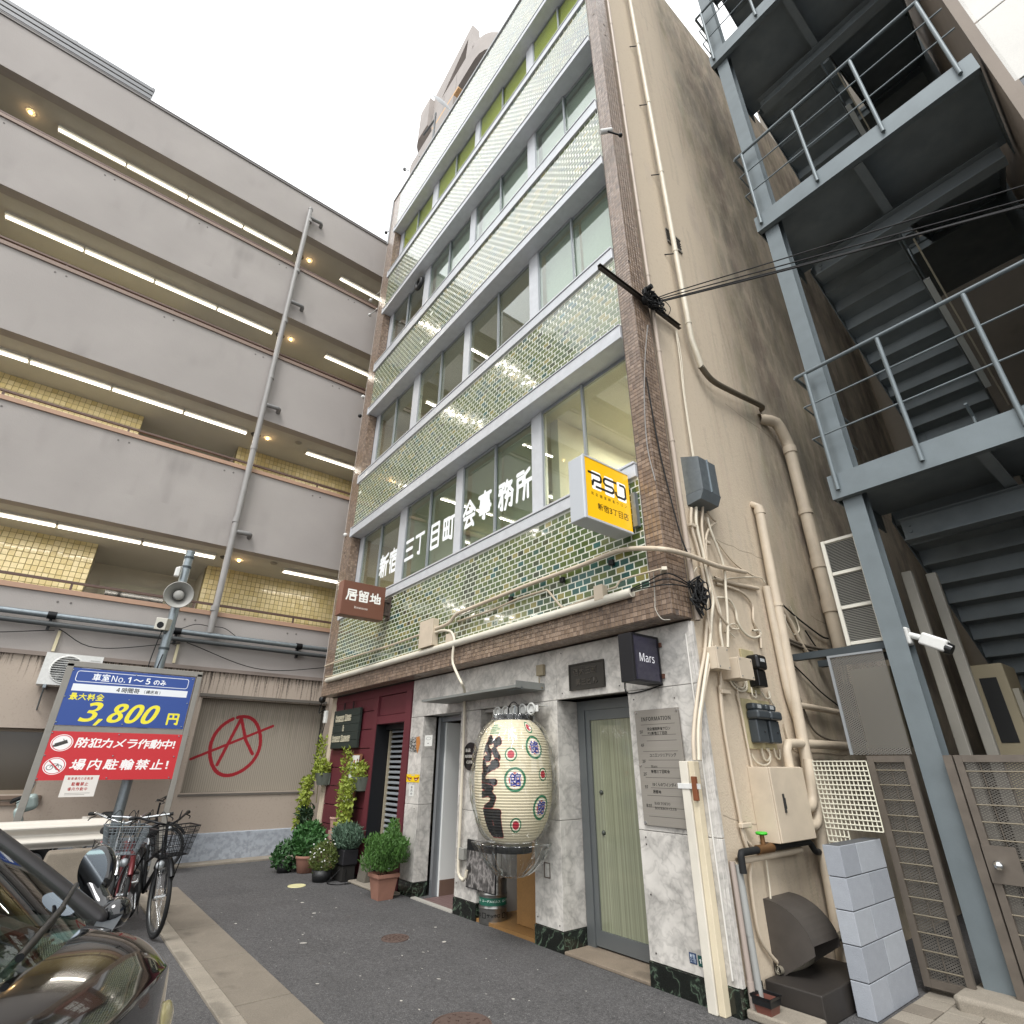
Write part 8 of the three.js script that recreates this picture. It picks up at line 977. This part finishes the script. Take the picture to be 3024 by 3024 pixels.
  const vine = (lab, x, z, y, dx, n, drop) => { const t = thing('ivy_planter', lab, 'hanging planter', [x, y, z], 'ivy planters on the red front'); const half = new THREE.CylinderGeometry(0.2, 0.14, 0.2, 18, 1, false, -Math.PI / 2, Math.PI); half.translate(x, y, z); obj('planter', [fin(half), bx(x - 0.19, x + 0.19, y - 0.09, y + 0.1, z - 0.012, z - 0.001)], M(0x5f655c, 0.7, { map: retile(grime, 4), side: THREE.DoubleSide }), t); const st = []; for (let k = 0; k < 6; k++) { const a = rr(-0.18, 0.18) + dx * 0.4; st.push([x + a, rr(0.5, 1) * drop]); } const all = []; for (const [sx, d] of st) all.push(tube([[lerp(x, sx, 0.5), y + 0.12, z + 0.08], [sx, y - 0.05, z + 0.2], [sx + dx * 0.12, y - d * 0.5, z + 0.18], [sx + dx * 0.2, y - d, z + 0.16]], 0.004, 4)); obj('stems', all, M(0x6b7036, 0.8), t); obj('foliage', leaves(n, () => { if (rnd() < 0.3) return { p: inBall([x, y + 0.16, z + 0.08], [0.22, 0.14, 0.12]) }; const [sx, d] = pick(st), q = Math.pow(rnd(), 0.9); return { p: V3(lerp(sx, sx + dx * 0.2, q) + rr(-0.07, 0.07), y + 0.05 - q * d, z + 0.18 + rr(-0.06, 0.06)), rx: rr(0.2, 2.2) }; }, 0.075), ivy, t); };
  vine('grey wall planter of trailing ivy on the middle boards of the red front', -9.12, -4.14, 1.26, -0.3, 800, 1.1); vine('grey wall planter of trailing ivy at the far corner of the red front', -10.75, -4.14, 1.3, -0.75, 900, 1.0);
  { const t = thing('climbing_vine', 'sparse vine climbing the left edge of the red front', 'vine', [-10.95, 1.4, -4.1]); obj('stem', tube([[-10.95, 0.9, -4.1], [-11.0, 1.5, -4.1], [-10.93, 2.0, -4.12]], 0.006, 5), M(0x6b6a3a, 0.8), t); obj('foliage', leaves(170, () => ({ p: V3(-10.97 + rr(-0.09, 0.09), rr(1.3, 2.0), -4.05 + rr(-0.08, 0.08)) }), 0.075), ivy, t); const u = thing('climbing_vine', 'sparse vine beside the tall white signboard on the red front', 'vine', [-9.6, 1.2, -4.1]); obj('stem', tube([[-9.55, 0.7, -4.08], [-9.62, 1.3, -4.08], [-9.55, 1.75, -4.1]], 0.006, 5), M(0x6b6a3a, 0.8), u); obj('foliage', leaves(190, () => ({ p: V3(-9.6 + rr(-0.14, 0.1), rr(0.95, 1.78), -4.03 + rr(-0.06, 0.06)) }), 0.075), ivy, u); }
  { const t = thing('menu_board', 'tall narrow white and brown signboard leaning on the red front', 'sign', [-9.5, 0, -4.0]); const g = (m, nm, x0, x1, y0, y1, z) => obj(nm, quad([x0, y0, z + (1.7 - y0) * 0.1], [x1, y0, z + (1.7 - y0) * 0.1], [x1, y1, z + (1.7 - y1) * 0.1], [x0, y1, z + (1.7 - y1) * 0.1]), m, t); obj('board', bar([-9.42, 0.0, -3.96], [-9.42, 1.7, -4.13], 0.36, 0.02), M(0x7a5238, 0.7), t); g(M(0xffffff, 0.6, { map: canvas(160, 400, (c, w, h) => { c.fillStyle = '#cfd0cb'; c.fillRect(0, 0, w, h); c.fillStyle = '#9a6a4a'; c.fillRect(50, 40, 34, 40); c.fillRect(46, 92, 46, 44); c.fillStyle = '#6b2222'; c.fillRect(118, 30, 22, 60); c.fillStyle = '#2d2d30'; c.font = 'bold 44px serif'; c.fillText('Bar', 30, 230); }) }), 'upper_print', -9.58, -9.28, 0.98, 1.68, -4.105); g(M(0xffffff, 0.6, { map: canvas(160, 300, (c, w, h) => { c.fillStyle = '#cdd2d4'; c.fillRect(0, 0, w, h); c.fillStyle = '#5a6a72'; for (let k = 0; k < 9; k++) c.fillRect(22, 26 + k * 28, 70 + (k * 37) % 40, 9); }) }), 'lower_print', -9.58, -9.3, 0.25, 0.8, -4.105); }
  { const p = onZ(985, 2060, -4.0), t = thing('clip_lamp', 'black clip spotlight with a white plug at the far end of the red front', 'lamp', [-11, 2.4, -4.05]); const q = onZ(952, 2066, -4.05), r = onZ(962, 2115, -4.05); obj('head', [sph([q.x, q.y, q.z], 0.07, 14), cyl([q.x, q.y, q.z], [q.x + 0.14, q.y + 0.03, q.z], 0.03)], blackPl, t); obj('plug', rb(r.x - 0.05, r.x + 0.05, r.y - 0.13, r.y + 0.1, -4.08, -4.02, 0.015), whitePl, t); obj('lead', tube([[q.x, q.y - 0.05, q.z], [q.x - 0.05, q.y - 0.25, -4.04], [r.x, r.y + 0.1, -4.04], [r.x - 0.02, r.y - 0.3, -4.04], [r.x - 0.18, r.y - 0.5, -4.04], [r.x - 0.22, r.y - 0.2, -4.06]], 0.009, 6), blackRub, t); const s = onZ(1055, 2030, -4.0), u = thing('clip_lamp', 'black clip spotlight on a long arm under the fascia above the red boards', 'lamp', s.toArray()); obj('head', [sph([s.x, s.y + 0.02, -3.98], 0.06, 12), cyl([s.x, s.y, -3.98], [s.x + 0.12, s.y + 0.05, -4.02], 0.03)], blackPl, u); obj('arm', tube([[s.x - 0.9, s.y - 0.06, -4.1], [s.x - 0.3, s.y + 0.0, -4.06], [s.x, s.y, -3.98], [s.x + 0.8, s.y + 0.06, -4.08]], 0.012, 6), blackMetal, u); }
}
// ---------------------------------------------------------------- small fittings, rooftop, tower beyond
{
  const sp = (lab, a, b, x) => { const p = onX(a, b, x), t = thing('bullet_camera', lab, 'camera', p.toArray(), 'small cameras on the building edge'); obj('body', [cyl([p.x + 0.02, p.y, p.z], [p.x - 0.16, p.y + 0.05, p.z + 0.1], 0.035)], whitePl, t); obj('arm', cyl([p.x, p.y - 0.02, p.z], [p.x + 0.12, p.y - 0.1, p.z - 0.06], 0.012), blackMetal, t); };
  const L = [[1020, 1580, 'lowest'], [1063, 1228, 'second'], [1072, 1172, 'third'], [1092, 930, 'fourth'], [1095, 887, 'fifth'], [1140, 687, 'topmost']]; for (const [a, b, o] of L) { const p = onZ(a, b, FZ + 0.02), t = thing('edge_spike_lamp', `${o} little fitting sticking out from the far left edge of the green building`, 'lamp', p.toArray(), 'fittings on the far left edge'); obj('body', [cyl([p.x, p.y, p.z], [XL, p.y - 0.06, FZ - 0.05], 0.012), sph([p.x, p.y, p.z], 0.05, 10)], o === 'topmost' || o === 'second' ? blackPl : whitePl, t); }
  const q = onZ(1793, 388, FZ + 0.16), t = thing('bullet_camera', 'small white bullet camera clamped high on the brown corner pier', 'camera', q.toArray()); obj('body', [cyl([q.x - 0.06, q.y - 0.02, q.z + 0.08], [q.x + 0.03, q.y + 0.05, q.z - 0.06], 0.035)], whitePl, t); obj('arm', [cyl([q.x, q.y, q.z], [q.x + 0.1, q.y - 0.06, FZ + 0.01], 0.012), sph([q.x + 0.1, q.y - 0.06, FZ + 0.01], 0.03, 10)], blackMetal, t);
  const gl = thing('black_duct_mouth', 'black round fan mouth set in a pane of the third window row', 'vent', [-8.7, 11.6, -4.05]); { const p = onZ(1239, 838, -4.05); const g = new THREE.TorusGeometry(0.13, 0.05, 10, 24); g.translate(p.x, p.y, -4.04); obj('ring', fin(g), blackPl, gl); obj('disc', fin(new THREE.CircleGeometry(0.13, 24).translate(p.x, p.y, -4.045)), blackPl, gl); }
  // antenna dish and whip on the roof edge
  const a = onZ(1285, 352, FZ - 0.1), d = thing('roof_antenna', 'small dish antenna with an arm on the roof edge', 'antenna', a.toArray()); obj('dish', (() => { const g = new THREE.SphereGeometry(0.5, 20, 8, 0, 6.3, 0, 0.75); g.scale(1, 0.6, 1); g.rotateZ(-1.2); g.translate(a.x + 0.1, a.y + 0.3, a.z); return fin(g); })(), M(0x9fa1a2, 0.5, { side: THREE.DoubleSide }), d); obj('arm', [cyl([a.x - 0.7, a.y + 0.2, a.z], [a.x, a.y, a.z], 0.03), cyl([a.x, a.y - 1.2, a.z], [a.x, a.y + 0.3, a.z], 0.03)], M(0x55585a, 0.5), d);
  const w1 = onZ(1195, 500, FZ - 0.1); solo('roof_spotlight', 'little spotlight on a stalk leaning out from the roof edge', 'lamp', [cyl(w1.toArray(), [w1.x + 0.35, w1.y - 0.5, w1.z], 0.015), sph(w1.toArray(), 0.06, 10)], M(0x77797a, 0.5)); const w2 = onZ(1226, 440, FZ - 0.1); solo('roof_whip', 'thin whip aerial leaning out from the roof edge', 'antenna', cyl(w2.toArray(), [w2.x + 0.4, w2.y - 0.9, w2.z], 0.012), M(0x8b8d8e, 0.5));
}
{ // tower with rounded balconies behind the roof
  const Z = -16, t = thing('far_tower', 'tall grey tower with rounded balconies rising behind the roof', 'building', [-31, 0, Z - 6]), g1 = M(0xb3aca8, 0.85, { map: retile(grime, 0.15) }), dk = g1;
  const plan = (pts, y0, y1) => { const e = new THREE.ExtrudeGeometry(new THREE.Shape(pts.map(([x, z]) => new THREE.Vector2(x, -z))), { depth: y1 - y0, bevelEnabled: false }); e.rotateX(-Math.PI / 2); e.translate(0, y0, 0); return fin(e); };
  const arc = (cx, cz, r, a0, a1, n = 12) => Array.from({ length: n + 1 }, (_, i) => { const a = lerp(a0, a1, i / n); return [cx + r * Math.cos(a), cz + r * Math.sin(a)]; });
  obj('core', [bx(-36, -24, 0, 66, -30, -19.5), bx(-35, -29, 66, 72, -28, -19.5)], g1, t);
  obj('crown_wall', poly([[-36, 72.6], [-28, 72.6], [-27.6, 73.5], [-28, 78.6], [-36.2, 76.4]], [[[-34.2, 73.2], [-29, 73.2], [-28.7, 76.8]]], 1, new THREE.Matrix4().makeTranslation(0, 0, Z - 1)), g1, t); obj('crown_void', bx(-36, -28.2, 72.6, 76.2, Z - 3, Z - 2.9), dk, t);
  for (let k = 0; k < 3; k++) obj('wall_panel', bx(-36 + k * 2.67 + 0.04, -36 + (k + 1) * 2.67 - 0.04, 69.3, 72.58, Z - 1, Z + 0.06), g1, t);
  obj('timber_soffit', bx(-35.6, -30, 68.9, 69.28, Z - 1, Z + 0.1), M(0xd0a878, 0.7), t); obj('balcony_wall', bx(-36, -24, 58, 65.9, -19.49, -19.3), dk, t);
  obj('balcony', plan([...arc(-38, Z - 1.4, 2, Math.PI * 0.5, Math.PI * 1.5), [-36.05, Z - 3.4], [-36.05, Z + 0.6]], 70, 75.6), g1, t);
  obj('balcony', plan([...arc(-39.2, Z - 1.4, 2, Math.PI * 0.5, Math.PI * 1.5), [-30, Z - 3.4], [-30, Z + 0.6]], 62, 66.8), g1, t);
  obj('balcony', plan([...arc(-25, Z - 1.2, 2.4, Math.PI * 0.5, -Math.PI * 0.5), [-28, Z - 3.6], [-28, Z + 1.2]], 64.6, 67.6), g1, t);
  obj('balcony', plan([...arc(-38, Z - 1.4, 2, Math.PI * 0.5, Math.PI * 1.5), [-30, Z - 3.4], [-30, Z + 0.6]], 54, 59), g1, t);
  solo('roof_ring', 'pale hooped ladder guard at the top of the far tower', 'ladder', (() => { const q = new THREE.TorusGeometry(1.5, 0.07, 8, 36); q.rotateX(0.5); q.translate(-24.6, 68, Z - 1); return fin(q); })(), M(0xd2d3d2, 0.5));
}
renderer.render(scene, camera);
